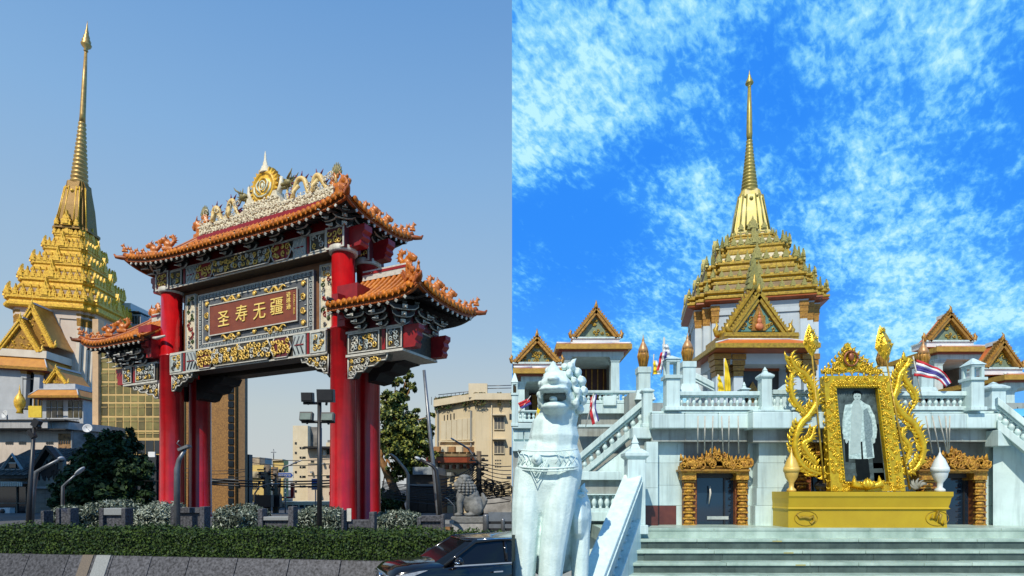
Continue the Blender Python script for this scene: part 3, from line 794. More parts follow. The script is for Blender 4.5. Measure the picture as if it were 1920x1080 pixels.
# kerb wall of granite slabs along the island: leans back slightly
wall = empty('granite_planter_wall', (0, 0, 0), 0, 'dark speckled granite retaining wall under the clipped hedge', 'wall')
A, B = Vector((-14.2, 12.75, 0)), Vector((-.03, 10.62, 0))
L = (B - A).length; dirw = (B - A).normalized(); nrm = Vector((dirw.y, -dirw.x, 0))
edges = []; s = 0
for k in range(60):
    if s >= L - .01: break
    w = random.uniform(.8, 1.15); m_ = granite
    q = s / L
    edges.append((s, min(s + w, L))); s += w
def zt(s_): return 1.18 - .05 * math.sin(math.pi * s_ / L)
for i, (a, b_) in enumerate(edges):
    g = .008; p0 = A + dirw * (a + g); p1 = A + dirw * (b_ - g)
    px = 960 + (p0.x + p1.x) / 2 / p0.y * F
    m_ = granite_brown if 150 < px < 192 and False else granite
    sl = MB(); v = []
    for p in (p0, p1):
        for (d, z) in ((.0, zt(a)), (.30, .02), (.0, .02), (-.12, .02), (-.12, zt(a))): pass
    f0 = [p0 + Vector((0, 0, 1.16)), p1 + Vector((0, 0, 1.16)), p1 + nrm * .28 + Vector((0, 0, .48)), p0 + nrm * .28 + Vector((0, 0, .48))]
    bk = [x - nrm * .12 for x in f0[:2]] + [x - nrm * .12 for x in f0[2:]]
    sl.add(f0 + bk, [(0, 3, 2, 1), (4, 5, 6, 7), (0, 1, 5, 4), (1, 2, 6, 5), (2, 3, 7, 6), (3, 0, 4, 7)])
    sl.build('granite_slab', [granite], wall, bevel=.008)
for (x, w, m_) in ((-9.05, .26, granite_brown), (-8.68, .34, granite_pale)):    # two odd replacement slabs set proud
    t = (x - A.x) / (B.x - A.x); c = A + (B - A) * t
    p0, p1 = c - dirw * w / 2, c + dirw * w / 2; f0 = [p0 + Vector((0, 0, 1.17)), p1 + Vector((0, 0, 1.17)), p1 + nrm * .28 + Vector((0, 0, .48)), p0 + nrm * .28 + Vector((0, 0, .48))]
    f0 = [q + nrm * .015 for q in f0]; bk = [q - nrm * .06 for q in f0]
    MB().add(f0 + bk, [(0, 3, 2, 1), (4, 5, 6, 7), (0, 1, 5, 4), (1, 2, 6, 5), (2, 3, 7, 6), (3, 0, 4, 7)]).build('replacement_slab', [m_], wall)
# clipped hedge
hedge = empty('clipped_hedge', (0, 0, 0), 0, 'long low clipped green hedge on top of the granite wall', 'hedge')
hp = []; hn = []
HA = A + dirw * 2.55 - nrm * .1; HB = Vector((-.05, 10.74, 0)); hl = (HB - HA).length; hd = (HB - HA).normalized(); hb = Vector((-hd.y, hd.x, 0))
def htop(s_): return 1.68 + .03 * math.sin(s_ * 2.1) + .02 * math.sin(s_ * 5.3)
for _ in range(30000):
    s_ = random.uniform(0, hl); r = random.random()
    if r < .6: p = HA + hd * s_ + hb * random.gauss(.0, .035); p.z = random.uniform(1.14, htop(s_)); n = -hb
    elif r < .97: p = HA + hd * s_ + hb * random.uniform(0, .8); p.z = htop(s_) + random.gauss(0, .025) + (random.random() ** 6) * .09; n = Vector((0, 0, 1))
    else: p = HA + hd * random.gauss(0, .03) + hb * random.uniform(0, .8); p.z = random.uniform(1.14, 1.66); n = -hd
    p.x = min(p.x, -.03); hp.append(p); hn.append(n)
leaves('foliage', hp, hn, .03, [hedge_leaf, hedge_leaf, leaf_mid, leaf_dark], hedge, .55, 0, .7)
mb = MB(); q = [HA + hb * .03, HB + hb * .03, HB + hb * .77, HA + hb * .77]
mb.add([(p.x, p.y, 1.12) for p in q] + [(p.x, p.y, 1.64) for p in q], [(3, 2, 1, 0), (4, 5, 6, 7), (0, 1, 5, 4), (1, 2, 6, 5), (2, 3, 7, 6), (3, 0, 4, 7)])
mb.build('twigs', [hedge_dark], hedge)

# silver shrubs in the planters behind the hedge ---------------------------------
def shrub(px0, px1, py, D, label, spiky=.5, tall=None, mats=None, n=3600):
    x0, x1 = PX(px0, D), PX(px1, D); z1 = PZ(py, D); z0 = 1.1
    root = empty('silver_shrub', ((x0 + x1) / 2, D + .5, z0), 0, label, 'shrub', 'shrubs in the island planters')
    hw = (x1 - x0) / 2; h = z1 - z0; pts = []; nn = []
    for _ in range(n):
        a = random.uniform(0, 6.283); u = random.uniform(-.9, 1); rr = random.uniform(.78, 1.03)
        sx = math.copysign(abs(math.cos(a)) ** .6, math.cos(a)) * math.sqrt(1 - u * u); sy = math.sin(a) * math.sqrt(1 - u * u)
        top = .82 + .18 * math.sin(a * 3 + px0) * .6
        z = h * .5 + h * .5 * top * math.copysign(abs(u) ** .7, u) * rr
        pts.append((sx * hw * rr, sy * .55 * rr, z)); nn.append((sx, sy, u + .3))
    if tall:
        for (tx, tw, th) in tall:
            for _ in range(700):
                f = random.random(); pts.append((tx * hw + random.gauss(0, tw * hw * (1 - f * .6)), random.gauss(0, .2), h * .7 + f * th)); nn.append((random.gauss(0, 1), -1, .5))
    leaves('foliage', pts, nn, .06, mats or [leaf_silver, leaf_silver_dark, leaf_silver_dark, leaf_silver_dark], root, .28, spiky, .9)
    m = MB()
    for k in range(12): a = k * .52; m.tube([(.1 * math.cos(a), .1 * math.sin(a), 0), (hw * .6 * math.cos(a), .3 * math.sin(a), h * .8)], [.02, .008], 4)
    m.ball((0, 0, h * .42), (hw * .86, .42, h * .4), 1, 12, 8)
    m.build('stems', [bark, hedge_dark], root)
shrub(76, 132, 944, 16.2, 'narrow grey-green shrub at the far left end of the island planters')
shrub(128, 238, 936, 16.6, 'silver shrub with a tall sprouting top, under the dark bushy tree', tall=[(.35, .5, .32)], n=4600)
shrub(238, 333, 937, 16.6, 'dense silvery shrub at the foot of the gate\'s front left column', n=5000, mats=[leaf_silver, leaf_silver, leaf_silver_dark])
shrub(386, 492, 942, 16.4, 'wide trimmed dark silver shrub right of the gate\'s left column pair', n=4600)
shrub(540, 644, 946, 16.2, 'trimmed dark shrub behind the black floodlight mast', n=4600)
shrub(690, 792, 954, 15.8, 'trimmed grey shrub right of the gate\'s right columns, with a reddish base', n=4600)

# granite posts and benches of the planter edge ------------------------------------
def planter_edge(pxs, D, label, seat=None, light=False):
    """dark granite posts (photo columns px0, px1, top row) with an optional slab between"""
    root = empty('granite_bench', (PX(pxs[0][0], D), D, 1.1), 0, label, 'bench', 'granite planter benches along the hedge')
    ox = PX(pxs[0][0], D)
    for (a, b_, t) in pxs:
        MB().box(PX(a, D) - ox, PX(b_, D) - ox, 0, .32, 0, PZ(t, D) - 1.1).build('post', [granite], root, bevel=.012)
    if seat:
        a, b_, t, u = seat
        MB().box(PX(a, D) - ox, PX(b_, D) - ox, .02, .34, PZ(u, D) - 1.1, PZ(t, D) - 1.1).build('seat_slab', [granite_pale if light else granite], root, bevel=.01)
        MB().box(PX(a, D) - ox, PX(b_, D) - ox, .1, .3, 0, PZ(u, D) - 1.1).build('back_panel', [granite], root)
planter_edge([(76, 82, 958)], 15, 'single thin granite post at the far left of the planters')
m = empty('granite_bench', (PX(104, 15), 15, 1.1), 0, 'granite post pair with a sloping slab between, left of the other benches', 'bench', 'granite planter benches along the hedge')
for a, b_, t in ((104, 111, 953), (126, 132, 953)): MB().box(PX(a, 15) - PX(104, 15), PX(b_, 15) - PX(104, 15), 0, .3, 0, PZ(t, 15) - 1.1).build('post', [granite], m, bevel=.012)
MB().prism([(PX(111, 15) - PX(104, 15), PZ(954, 15) - 1.1), (PX(126, 15) - PX(104, 15), PZ(968, 15) - 1.1), (PX(126, 15) - PX(104, 15), 0), (PX(111, 15) - PX(104, 15), 0)], .05, .28).build('sloping_slab', [granite], m)
planter_edge([(185, 193, 953), (227, 235, 953)], 15, 'granite bench with pale slab below the sprouting silver shrub', (193, 227, 953, 966), True)
planter_edge([(319, 328, 949), (374, 383, 950)], 15, 'granite bench with grey slab in front of the rear left red column', (330, 374, 952, 962))
planter_edge([(483, 492, 954), (540, 550, 950)], 15, 'low granite bench with bright top slab in the gate opening', (493, 540, 969, 976), True)
planter_edge([(640, 650, 957), (692, 702, 960)], 15, 'granite bench with white-ended post at the foot of the right red columns', (651, 692, 975, 990))
planter_edge([(782, 789, 970), (826, 832, 965)], 15, 'dark granite block bench left of the stone lion', (789, 826, 967, 978))
mb = MB(); mb.box(0, .12, -.03, 0, .0, .34); mb.build('notice_plate', [white_trim], None, (PX(651, 15), 14.98, PZ(977, 15)))
tag(bpy.data.objects['notice_plate'], 'small white plate fixed to a granite post by the right red columns', 'plate')

# stone guardian lion on its pedestal (facing left) -----------------------------------
lionstone = mat('grey_carved_stone', (.20, .20, .185), (.12, .12, .112), 9, .75, bump=.3, bscale=30)
lionstone_pale = mat('pale_pedestal_stone', (.40, .39, .36), (.26, .25, .23), 7, .75, bump=.25, bscale=24, streak=.4)
LD = 17.5; lx = PX(877, LD); lz = PZ(969, LD)
lion = empty('stone_lion', (lx, LD + .5, lz), 0, 'seated grey stone guardian lion with curly mane, facing left', 'statue')
u = 1.0
m = MB()
m.ball((.15, 0, .36), (.34, .30, .36)); m.ball((.02, 0, .58), (.32, .27, .36), rot=(0, .5, 0)); m.ball((-.14, 0, .78), (.25, .25, .27)); m.ball((-.22, 0, .62), (.2, .24, .24))
for s in (-1, 1):
    m.tube([(-.2, s * .17, .7), (-.29, s * .19, .42), (-.26, s * .2, .1)], [.14, .105, .09], 8); m.ball((-.32, s * .2, .055), (.15, .1, .06))
    m.ball((.24, s * .24, .24), (.24, .13, .23)); m.ball((.05, s * .27, .06), (.2, .1, .065))
m.ball((-.2, 0, 1.06), (.23, .22, .22)); m.ball((-.36, 0, .98), (.15, .17, .09)); m.ball((-.35, 0, .88), (.12, .14, .05)); m.ball((-.42, 0, 1.04), (.07, .1, .06))
m.tube([(.42, 0, .25), (.52, 0, .5), (.42, 0, .74)], [.08, .1, .05], 7)
for s in (-1, 1): m.ball((-.3, s * .13, 1.13), .055); m.ball((-.12, s * .2, 1.16), (.07, .05, .09))
blob(m.build('lion_body', [lionstone], lion), .022, 2)
m = MB(); rn = random.Random(4)
for i in range(7):
    for j in range(11):
        a = -2.2 + j * .44; zz = .72 + i * .085
        rr = .27 + .05 * math.sin(i) - (.02 * max(0, i - 3) ** 2)
        m.ball((-.1 + rr * math.cos(a) * .95, rr * math.sin(a), zz), (.062, .062, .055), 0, 7, 5)
m.ball((-.14, 0, 1.24), (.19, .19, .1))
m.build('mane', [lionstone], lion)
m = MB(); m.tube([(-.46, -.2, 0), (-.45, -.22, .34), (-.62, -.24, .52), (-.74, -.24, .6)], [.02, .02, .02, .015], 5); m.build('metal_rod', [steel], lion)
ped = empty('lion_pedestal', (lx, LD + .5, 1.1), 0, 'pale stone pedestal under the seated grey lion', 'pedestal')
h = lz - 1.1; m = MB(); m.box(-.5, .5, -.42, .42, 0, h - .2); m.build('plinth', [lionstone_pale], ped, bevel=.015)
MB().box(-.53, .53, -.45, .45, h - .2, h - .002).build('cap_slab', [lionstone], ped, bevel=.02)
# bollards and rails right of the lion
bol = empty('railing', (PX(905, 16.5), 16.5, 1.1), 0, 'steel and dark railing right of the stone lion', 'railing')
ox = PX(905, 16.5)
for a, r_ in ((911, .09), (943, .06)): 
    m = MB(); m.lathe([(r_, 0), (r_, PZ(966 if a < 920 else 974, 16.5) - 1.12), (r_ * .9, PZ(965 if a < 920 else 973, 16.5) - 1.1), (.01, PZ(964 if a < 920 else 972, 16.5) - 1.1)], 14); m.build('bollard', [steel], bol, (PX(a, 16.5) - ox, 0, 0))
for t in (978, 991): MB().box(.1, -ox - .01, .1, .18, PZ(t + 5, 16.5) - 1.1, PZ(t, 16.5) - 1.1).build('rail', [black_metal], bol)
MB().box(.15, -ox - .01, .5, .6, .15, PZ(962, 16.5) - 1.1).build('slate_panel', [mat('slate_panel', (.14, .16, .18), (.1, .11, .12), 5, .6)], bol)
r2 = empty('low_rail', (PX(832, 16.8), 16.8, 1.1), 0, 'low grey rail between the tall lamp poles and the lion pedestal', 'railing')
for t, m_ in ((976, granite_pale), (988, bark_warm)): MB().box(0, PX(850, 16.8) - PX(832, 16.8), 0, .1, PZ(t + 6, 16.8) - 1.1, PZ(t, 16.8) - 1.1).build('rail', [m_], r2)

# ---------------------------------------------------------------- lamps, masts and poles
mast = empty('floodlight_mast', (PX(599, 14), 14, 1.1), 0, 'black mast with four square floodlights in front of the gate', 'floodlight')
def lz_(py, D=14): return PZ(py, D) - 1.1
MB().tube([(0, 0, 0), (0, 0, lz_(752))], [.065, .05], 10).build('pole', [black_metal], mast)
for row, (x0, x1) in ((756, (569, 600)), (791, (566, 628))):
    MB().tube([(PX(x0, 14) - PX(599, 14), 0, lz_(row)), (PX(x1, 14) - PX(599, 14), 0, lz_(row))], .035, 6).build('cross_arm', [black_metal], mast)
lens = mat('floodlight_glass', (.20, .24, .20), (.12, .15, .12), 3, .15)
for (a, b_, t, u_, ln, tilt) in ((568, 589, 737, 754, 0, .1), (597, 628, 731, 755, 0, .12), (565, 588, 774, 790, 1, -.2), (605, 628, 775, 791, 1, -.2)):
    w, hh = (b_ - a) / F * 14, (u_ - t) / F * 14; m = MB(); m.cbox((0, 0, 0), (w, .16, hh), (tilt, 0, 0), 0)
    m.cbox((0, -.085, 0), (w * .86, .03, hh * .78), (tilt, 0, 0), 1 if ln else 0)
    m.tube([(0, .05, -hh / 2), (0, .02, -hh / 2 - .06)], .03, 6, 0)
    m.build('floodlight_head', [black_metal, lens], mast, ((a + b_) / 2 / F * 14 - 960 / F * 14 - PX(599, 14), -.05, lz_((t + u_) / 2)))
def street_lamp(name, pts, D, r, label, mats, head=None, group='street lamps around the gate', z0=1.1):
    """pts: photo points from the foot up to the head"""
    p0 = P(*pts[0], D); root = empty(name, (p0.x, D, z0), 0, label, 'street lamp', group)
    q = [P(*p, D) - Vector((p0.x, D, z0)) for p in pts]; q[0].z = 0
    rr = [r * (1 - .45 * i / max(1, len(q) - 1)) for i in range(len(q))]
    MB().tube(q, rr, 8).build('pole', [mats], root)
    if head:
        a = q[-1]; d = (q[-1] - q[-2]).normalized(); m = MB(); m.ball(a + d * head * .5, (head * .62, .11, .05), 0, 10, 6, (0, -math.atan2(d.z, d.x), 0)); m.build('lamp_head', [mat('lamp_head_grey', (.45, .46, .46), (.36, .37, .37), 5, .4)], root)
    return root
rt = street_lamp('street_lamp', [(332, 985), (332, 880), (336, 862), (347, 843)], 14.6, .085, 'galvanised lamp post with a flat lamp at the front left red column', steel, None)
m = MB(); m.cbox((0, 0, 0), (.28, .18, .07), (0, -.4, 0)); m.tube([(-.1, 0, .04), (-.2, 0, .12), (-.14, 0, .2)], .015, 4); m.build('lamp_head', [steel], rt, P(346, 840, 14.6) - rt.location)
rt = street_lamp('lamp_post', [(52, 985), (56, 930), (64, 800)], 14.5, .07, 'black lamp post with two spotlights at the left edge', black_metal, None)
m = MB(); m.cbox((0, 0, .02), (.16, .14, .2), (0, .5, 0)); m.tube([(0, 0, 0), (.08, 0, -.1)], .05, 6); m.build('spotlight', [black_metal], rt, P(69, 795, 14.5) - rt.location)
m = MB(); m.cbox((0, 0, 0), (.11, .12, .22), (0, -.6, 0)); m.build('spotlight', [black_metal], rt, P(60, 814, 14.5) - rt.location)
street_lamp('street_lamp', [(56, 982), (62, 920), (68, 885), (80, 878), (112, 861)], 15.4, .07, 'grey lamp post with a long curved arm beside the black post', steel, .1)
street_lamp('street_lamp', [(117, 950), (118, 912), (124, 906), (142, 890)], 18, .055, 'short grey lamp with a bright head in front of the dark tree', steel, .34)
street_lamp('tall_pole', [(827, 992), (822, 960), (808, 830), (795, 694)], 17, .085, 'very tall leaning grey steel pole right of the gate', steel, None)
street_lamp('street_lamp', [(829, 992), (821, 905), (818, 882), (812, 874), (788, 862)], 16, .075, 'dark lamp post with a drooping grey head beside the tall leaning pole', black_metal, .16)
street_lamp('street_lamp', [(765, 955), (765, 890), (760, 880), (742, 858), (732, 851)], 27, .09, 'pale lamp post with an arched arm in front of the bright tree', mat('weathered_concrete', (.42, .35, .27), (.3, .25, .2), 5, .8), None)
street_lamp('street_lamp', [(905, 960), (900, 905), (893, 862), (878, 841), (853, 826)], 30, .08, 'slim lamp arching left in front of the cream building', steel, .25)
street_lamp('street_lamp', [(478, 950), (478, 925), (486, 913), (500, 908), (525, 907)], 34, .06, 'low lamp with a horizontal arm in the gate opening', steel, None)
street_lamp('street_lamp', [(522, 950), (525, 890), (532, 876), (558, 866)], 40, .1, 'lamp with a raised arm beside the blue direction sign', steel, .3)
for (x, t, D, w, label) in ((501, 872, 36, .26, 'thick dark utility pole with transformer gear in the gate opening'), (517, 876, 37, .22, 'second utility pole right of the thick one'), (898, 846, 29, .17, 'wooden utility pole with cable coils in front of the cream building')):
    rt = empty('utility_pole', (PX(x, D), D, 0), 0, label, 'utility pole', 'utility poles with cables')
    MB().tube([(0, 0, 0), (0, 0, PZ(t, D))], [w, w * .75], 8).build('pole', [mat('grey_brown_timber', (.17, .13, .09), (.10, .075, .05), 6, .8)], rt)
    m = MB()
    q = D / 37
    for k in range(4): zz = PZ(t + 10 + k * 9, D); m.box(-.62 * q, .62 * q, -.1, .06, zz, zz + .08); m.ball((random.uniform(-.5, .5) * q, -.15, zz - .15), .12 * q, 0, 7, 5); m.ball((random.uniform(-.5, .5) * q, -.15, zz + .14), .09 * q, 0, 7, 5)
    if D > 35: m.box(-.55, .5, -.6, -.2, PZ(950, D), PZ(928, D)); 
    m.build('cross_arms', [black_metal], rt)
m = MB()
for (x, y, r_) in ((903, 910, .32), (912, 917, .34), (922, 920, .4), (930, 914, .34), (936, 922, .3), (893, 907, .25), (950, 918, .32), (917, 908, .28)):
    for k in range(3):
        c = P(x, y, 28.8); m.tube([c + Vector((r_ * (1 - .12 * k) * math.cos(t), .05 * k, r_ * (1 - .15 * k) * math.sin(t))) for t in [i * 6.283 / 12 for i in range(13)]], .018, 4)
o = m.build('cable_coils', [black_metal]); tag(o, 'tangle of black cable coils hanging beside the wooden utility pole', 'cables')
# overhead cables in the gate opening and by the cream building
def cable(name, lines, r, label, mt=None):
    m = MB()
    for (a, b_, sag) in lines:
        pa, pb = P(*a), P(*b_)
        m.tube([pa.lerp(pb, t / 8) - Vector((0, 0, sag * 4 * (t / 8) * (1 - t / 8))) for t in range(9)], r, 4)
    o = m.build(name, [mt or black_metal]); tag(o, label, 'cables'); o['kind'] = 'stuff'
ln = []
for k in range(3): ln.append(((380, 897 + k * 5, 37), (640, 900 + k * 5, 37), .15))
cable('overhead_cables', ln, .05, 'bundle of black overhead cables crossing the gate opening')
ln = [((455, 855 + 10 * k, 60), (640, 858 + 9 * k, 60), .4) for k in range(2)]
cable('overhead_cables', ln, .04, 'thin upper cables high across the gate opening')
ln = []
for k in range(12): ln.append(((716, 903 + k * 2.6, 28.6), (956, 900 + k * 3.5 + random.uniform(-6, 6), 28.6), .3))
for k in range(9): ln.append(((897, 868 + k * 4, 29), (818, 900 + k * 7, 27), .2)); ln.append(((899, 866 + k * 6, 29), (958, 874 + k * 8, 31), .1))
cable('overhead_cables', ln, .022, 'many black cables fanning out in front of the cream building')
ln = [((130, 868, 32), (330, 900, 30), .4), ((300, 868, 40), (460, 880, 40), .3), ((300, 878, 40), (460, 884, 40), .3), ((300, 888, 40), (460, 893, 40), .3)]
cable('overhead_cables', ln, .02, 'thin cables in front of the brown stone building side')
# ---------------------------------------------------------------- black car passing in front
import bmesh
CK, CT = .72, R(25)
cloc = Vector((-2.05, 8.75, .5))
car = empty('parked_car', cloc, CT, 'glossy black SUV passing the hedge, only its front half in view', 'car'); car.name = 'black_car'; car.scale = (CK,) * 3
MCAR = Matrix.Translation(cloc) @ Matrix.Rotation(CT, 4, 'Z') @ Matrix.Diagonal((CK, CK, CK, 1))
car_paint = mat('black_car_paint', (.005, .005, .006), (.005, .005, .006), 1, .12, coat=.45, spec=.4)
car_glass = mat('tinted_car_glass', (.006, .008, .010), (.006, .008, .010), 1, .04, spec=.32)
chrome = mat('chrome', (.75, .76, .78), (.7, .71, .73), 2, .1, 1)
lampm = mat('headlight_glass', (.55, .58, .6), (.3, .32, .35), 14, .08, .3, coat=1)
def cut(o):
    """the picture's join: nothing of the street reaches past x = 0"""
    M = MCAR @ Matrix.LocRotScale(o.location, o.rotation_euler, o.scale) if o.parent is car else MCAR
    bm = bmesh.new(); bm.from_mesh(o.data); Mi = M.inverted()
    co = Mi @ Vector((-.004, 0, 0)); no = (M.to_3x3().transposed() @ Vector((1, 0, 0))).normalized()
    r = bmesh.ops.bisect_plane(bm, geom=bm.verts[:] + bm.edges[:] + bm.faces[:], plane_co=co, plane_no=no, clear_outer=True)
    ed = [e for e in r['geom_cut'] if isinstance(e, bmesh.types.BMEdge)]
    try: bmesh.ops.holes_fill(bm, edges=ed)
    except Exception: pass
    bm.to_mesh(o.data); bm.free(); return o
def ring(x, w, zb, zt, crown=.05, r=.1):
    """rounded body section at station x"""
    return [(x, -w, zb), (x, -w * 1.015, zb + (zt - zb) * .55), (x, -w, zt - r), (x, -w * .93, zt - r * .25), (x, -w * .5, zt + crown * .7), (x, 0, zt + crown), (x, w * .5, zt + crown * .7), (x, w * .93, zt - r * .25), (x, w, zt - r), (x, w * 1.015, zb + (zt - zb) * .55), (x, w, zb)]
m = MB(); m.loft([ring(.02, .62, .4, .86, .01), ring(.05, .74, .32, 1.14, .02), ring(.2, .84, .28, 1.24, .03), ring(.55, .91, .26, 1.285, .05), ring(1.1, .93, .26, 1.30, .06), ring(1.25, .93, .26, 1.28, .02), ring(4.3, .93, .26, 1.28, .02), ring(4.75, .86, .3, 1.1, .02)], 0, True)
cut(m.build('body', [car_paint], car))
m = MB()                                               # greenhouse: belt to roof
gh = [(.95, .80, 1.29), (1.28, .84, 1.29), (4.5, .86, 1.29)]
bt = [(.98, -.60, 1.29), (1.25, -.87, 1.27), (4.6, -.87, 1.27), (4.6, .87, 1.27), (1.25, .87, 1.27), (.98, .60, 1.29)]
tp = [(1.78, -.52, 1.74), (1.95, -.70, 1.74), (4.3, -.70, 1.74), (4.3, .70, 1.74), (1.95, .70, 1.74), (1.78, .52, 1.74)]
m.loft([bt, tp], 0); cut(m.build('cabin_glass', [car_glass], car))
m = MB(); m.loft([[(x - (.02 if i in (0, 5) else 0), y * 1.03, 1.735) for i, (x, y, z) in enumerate(tp)], [(x, y * 1.02, 1.775) for x, y, z in tp], [(x + (.25 if i in (0, 1, 4, 5) else -.1), y * .8, 1.80) for i, (x, y, z) in enumerate(tp)]], 0, True)
cut(m.build('roof', [car_paint], car))
for s in (-1, 1):
    m = MB(); m.tube([(1.16, s * .89, 1.27), (1.5, s * .83, 1.50), (1.9, s * .735, 1.74), (2.4, s * .73, 1.765), (4.3, s * .73, 1.765)], [.04, .045, .05, .035, .03], 6); cut(m.build('pillar', [car_paint], car))
    m = MB(); m.tube([(1.95, s * .74, 1.775), (4.2, s * .74, 1.79)], .018, 5); cut(m.build('roof_rail', [chrome], car))
    m = MB(); m.box(1.35, 4.5, s * .945 - .01, s * .945 + .01, 1.245, 1.275); cut(m.build('belt_strip', [chrome], car))
    m = MB(); m.tube([(2.6, s * .86, 1.28), (2.62, s * .72, 1.74)], .045, 5); cut(m.build('door_pillar', [car_paint], car))
    m = MB(); m.ball((1.42, s * 1.08, 1.37), (.1, .13, .085)); m.tube([(1.44, s * .9, 1.3), (1.42, s * 1.0, 1.33)], .035, 5); mi = m.build('wing_mirror', [car_paint], car)
    m = MB(); m.ball((1.36, s * 1.1, 1.345), (.06, .1, .03)); m.build('mirror_trim', [chrome], mi)
    m = MB(); m.box(2.25, 2.47, s * .965 - .012, s * .965 + .012, 1.07, 1.10); cut(m.build('door_handle', [chrome], car))
    m = MB(); m.M = Matrix.Translation((.95, s * .84, .36)) @ Matrix.Rotation(R(90), 4, 'X'); m.lathe([(.2, -.11), (.34, -.12), (.36, -.06), (.36, .06), (.34, .12), (.2, .11)], 20, m=0); m.lathe([(.02, -.125), (.21, -.115), (.22, .115), (.02, .125)], 10, m=1); m.build('wheel', [black_metal, chrome], car)
    m = MB(); m.prism([(.06, 1.02), (.16, 1.13), (.62, 1.20), (.78, 1.205), (.55, 1.13), (.2, 1.0)], s * .70, s * .93) if s > 0 else m.prism([(.06, 1.02), (.16, 1.13), (.62, 1.20), (.78, 1.205), (.55, 1.13), (.2, 1.0)], -.935, -.62)
    m.build('headlight', [lampm], car)
m = MB()
for z in (.84, .92, 1.0): m.box(-.015, .05, -.55, .55, z, z + .035)
m.box(-.02, .05, -.58, .58, 1.065, 1.10); m.build('grille', [chrome], car)
m = MB(); m.M = Matrix.Translation((-.04, 0, 1.0)) @ Matrix.Rotation(R(-90), 4, 'Y'); m.tube([(.085 * math.cos(t), .12 * math.sin(t), 0) for t in [i * 6.283 / 16 for i in range(17)]], .02, 5); m.tube([(.085 * math.cos(t), .05 * math.sin(t), 0) for t in [i * 6.283 / 12 for i in range(13)]], .016, 5); m.build('badge', [chrome], car)
m = MB(); m.tube([(1.0, -.3, 1.33), (1.05, .2, 1.335), (1.12, .55, 1.33)], .012, 4); m.build('wiper', [black_metal], car)

# ---------------------------------------------------------------- trees
def tree(name, label, D, trunk, blobs, mats, n, size, r0=.3, barkm=None, group=None, weights=None, pts_shape=1):
    """trunk: photo points; blobs: (px, py, radius_px, y-offset)"""
    p0 = P(*trunk[0], D); root = empty(name, (p0.x, D, .5), 0, label, 'tree', group); off = Vector((p0.x, D, .5))
    tp = [P(*q, D) - off for q in trunk]; tp[0].z = 0
    m = MB(); m.tube(tp, [r0 * (1 - .6 * i / len(tp)) for i in range(len(tp))], 8)
    pts = []; nn = []; tot = sum(b[2] ** 2 for b in blobs)
    for (bx, by, br, dy) in blobs:
        c = P(bx, by, D) - off + Vector((0, dy, 0)); rr = br * D / F
        k = int(n * br * br / tot)
        m.tube([tp[-1].lerp(tp[max(0, len(tp) - 2)], random.random()), tp[-1].lerp(c, .55) + Vector((0, 0, -.1 * rr)), c], [r0 * .3, r0 * .18, .02], 5)
        # clumps of leaves on the blob's surface and inside it
        for q in range(max(5, k // 55)):
            a = Vector((random.gauss(0, 1), random.gauss(0, 1), random.gauss(0, 1))).normalized(); cc = c + a * rr * random.uniform(.45, 1.0); cr = rr * random.uniform(.16, .34)
            for _ in range(min(55, k)):
                v = Vector((random.gauss(0, 1), random.gauss(0, 1), random.gauss(0, .7))); v = v.normalized() * (random.random() ** .4) * cr
                p = cc + v; pts.append(p); nn.append(v.normalized() * .6 + a * .4 + Vector((0, 0, .5)))
    m.build('trunk', [barkm or bark], root)
    leaves('crown', pts, nn, size, mats, root, .55, -.3, .6)
    return root
tree('broadleaf_tree', 'dark bushy broadleaf tree between the old house and the gate', 31, [(200, 985), (200, 930), (203, 890)],
     [(200, 850, 42, 0), (170, 880, 40, 0), (235, 880, 42, 0), (150, 915, 32, -.5), (200, 920, 50, -1), (255, 915, 30, 0), (185, 825, 22, 0), (225, 830, 26, .3), (135, 890, 20, 0), (270, 935, 22, 0), (160, 945, 30, -1), (235, 945, 30, -1)],
     [leaf_dark, leaf_dark, leaf_mid], 24000, .15, .3)
tree('street_tree', 'loose bright-leaved tree with an orange-lit trunk right of the gate', 37, [(757, 960), (745, 930), (727, 890), (712, 856), (735, 800)],
     [(735, 755, 26, 0), (745, 790, 36, 0), (772, 812, 34, 0), (735, 830, 30, 0), (785, 835, 28, 0), (760, 850, 34, 0), (742, 715, 15, 0), (772, 722, 13, 0), (715, 775, 18, 0), (800, 800, 18, 0), (808, 780, 9, 0), (778, 880, 26, 0), (745, 885, 20, 0), (722, 745, 14, 0), (815, 855, 12, 0), (764, 700, 9, 0), (755, 742, 16, 0), (785, 775, 12, 0), (765, 705, 8, 0), (735, 940, 24, 0), (715, 930, 14, 0)],
     [leaf_mid, leaf_light, leaf_light, leaf_dark], 26000, .125, .34, bark_warm)
tree('small_tree', 'tiny dark tree crown low behind the right gate columns', 34, [(735, 985), (735, 950)], [(732, 935, 18, 0), (722, 950, 12, 0), (745, 950, 12, 0)], [leaf_mid, leaf_dark], 2500, .14, .12)

# ---------------------------------------------------------------- buildings around the gate
def facade(name, label, D, px0, px1, py0, depth, wallm, cat='building', rz=0, z0=.45):
    x0, x1 = PX(px0, D), PX(px1, D); root = empty(name, (x0, D, z0), rz, label, cat)
    m = MB(); m.box(0, x1 - x0, 0, depth, 0, PZ(py0, D) - z0); m.build('wall', [wallm], root)
    return root
def rect(root, name, D, a, b_, t, u, mats, y0=-.05, y1=.0, bev=0):
    o = MB().box(PX(a, D) - root.location.x, PX(b_, D) - root.location.x, y0, y1, PZ(u, D) - root.location.z, PZ(t, D) - root.location.z).build(name, mats, root, bevel=bev)
    return o
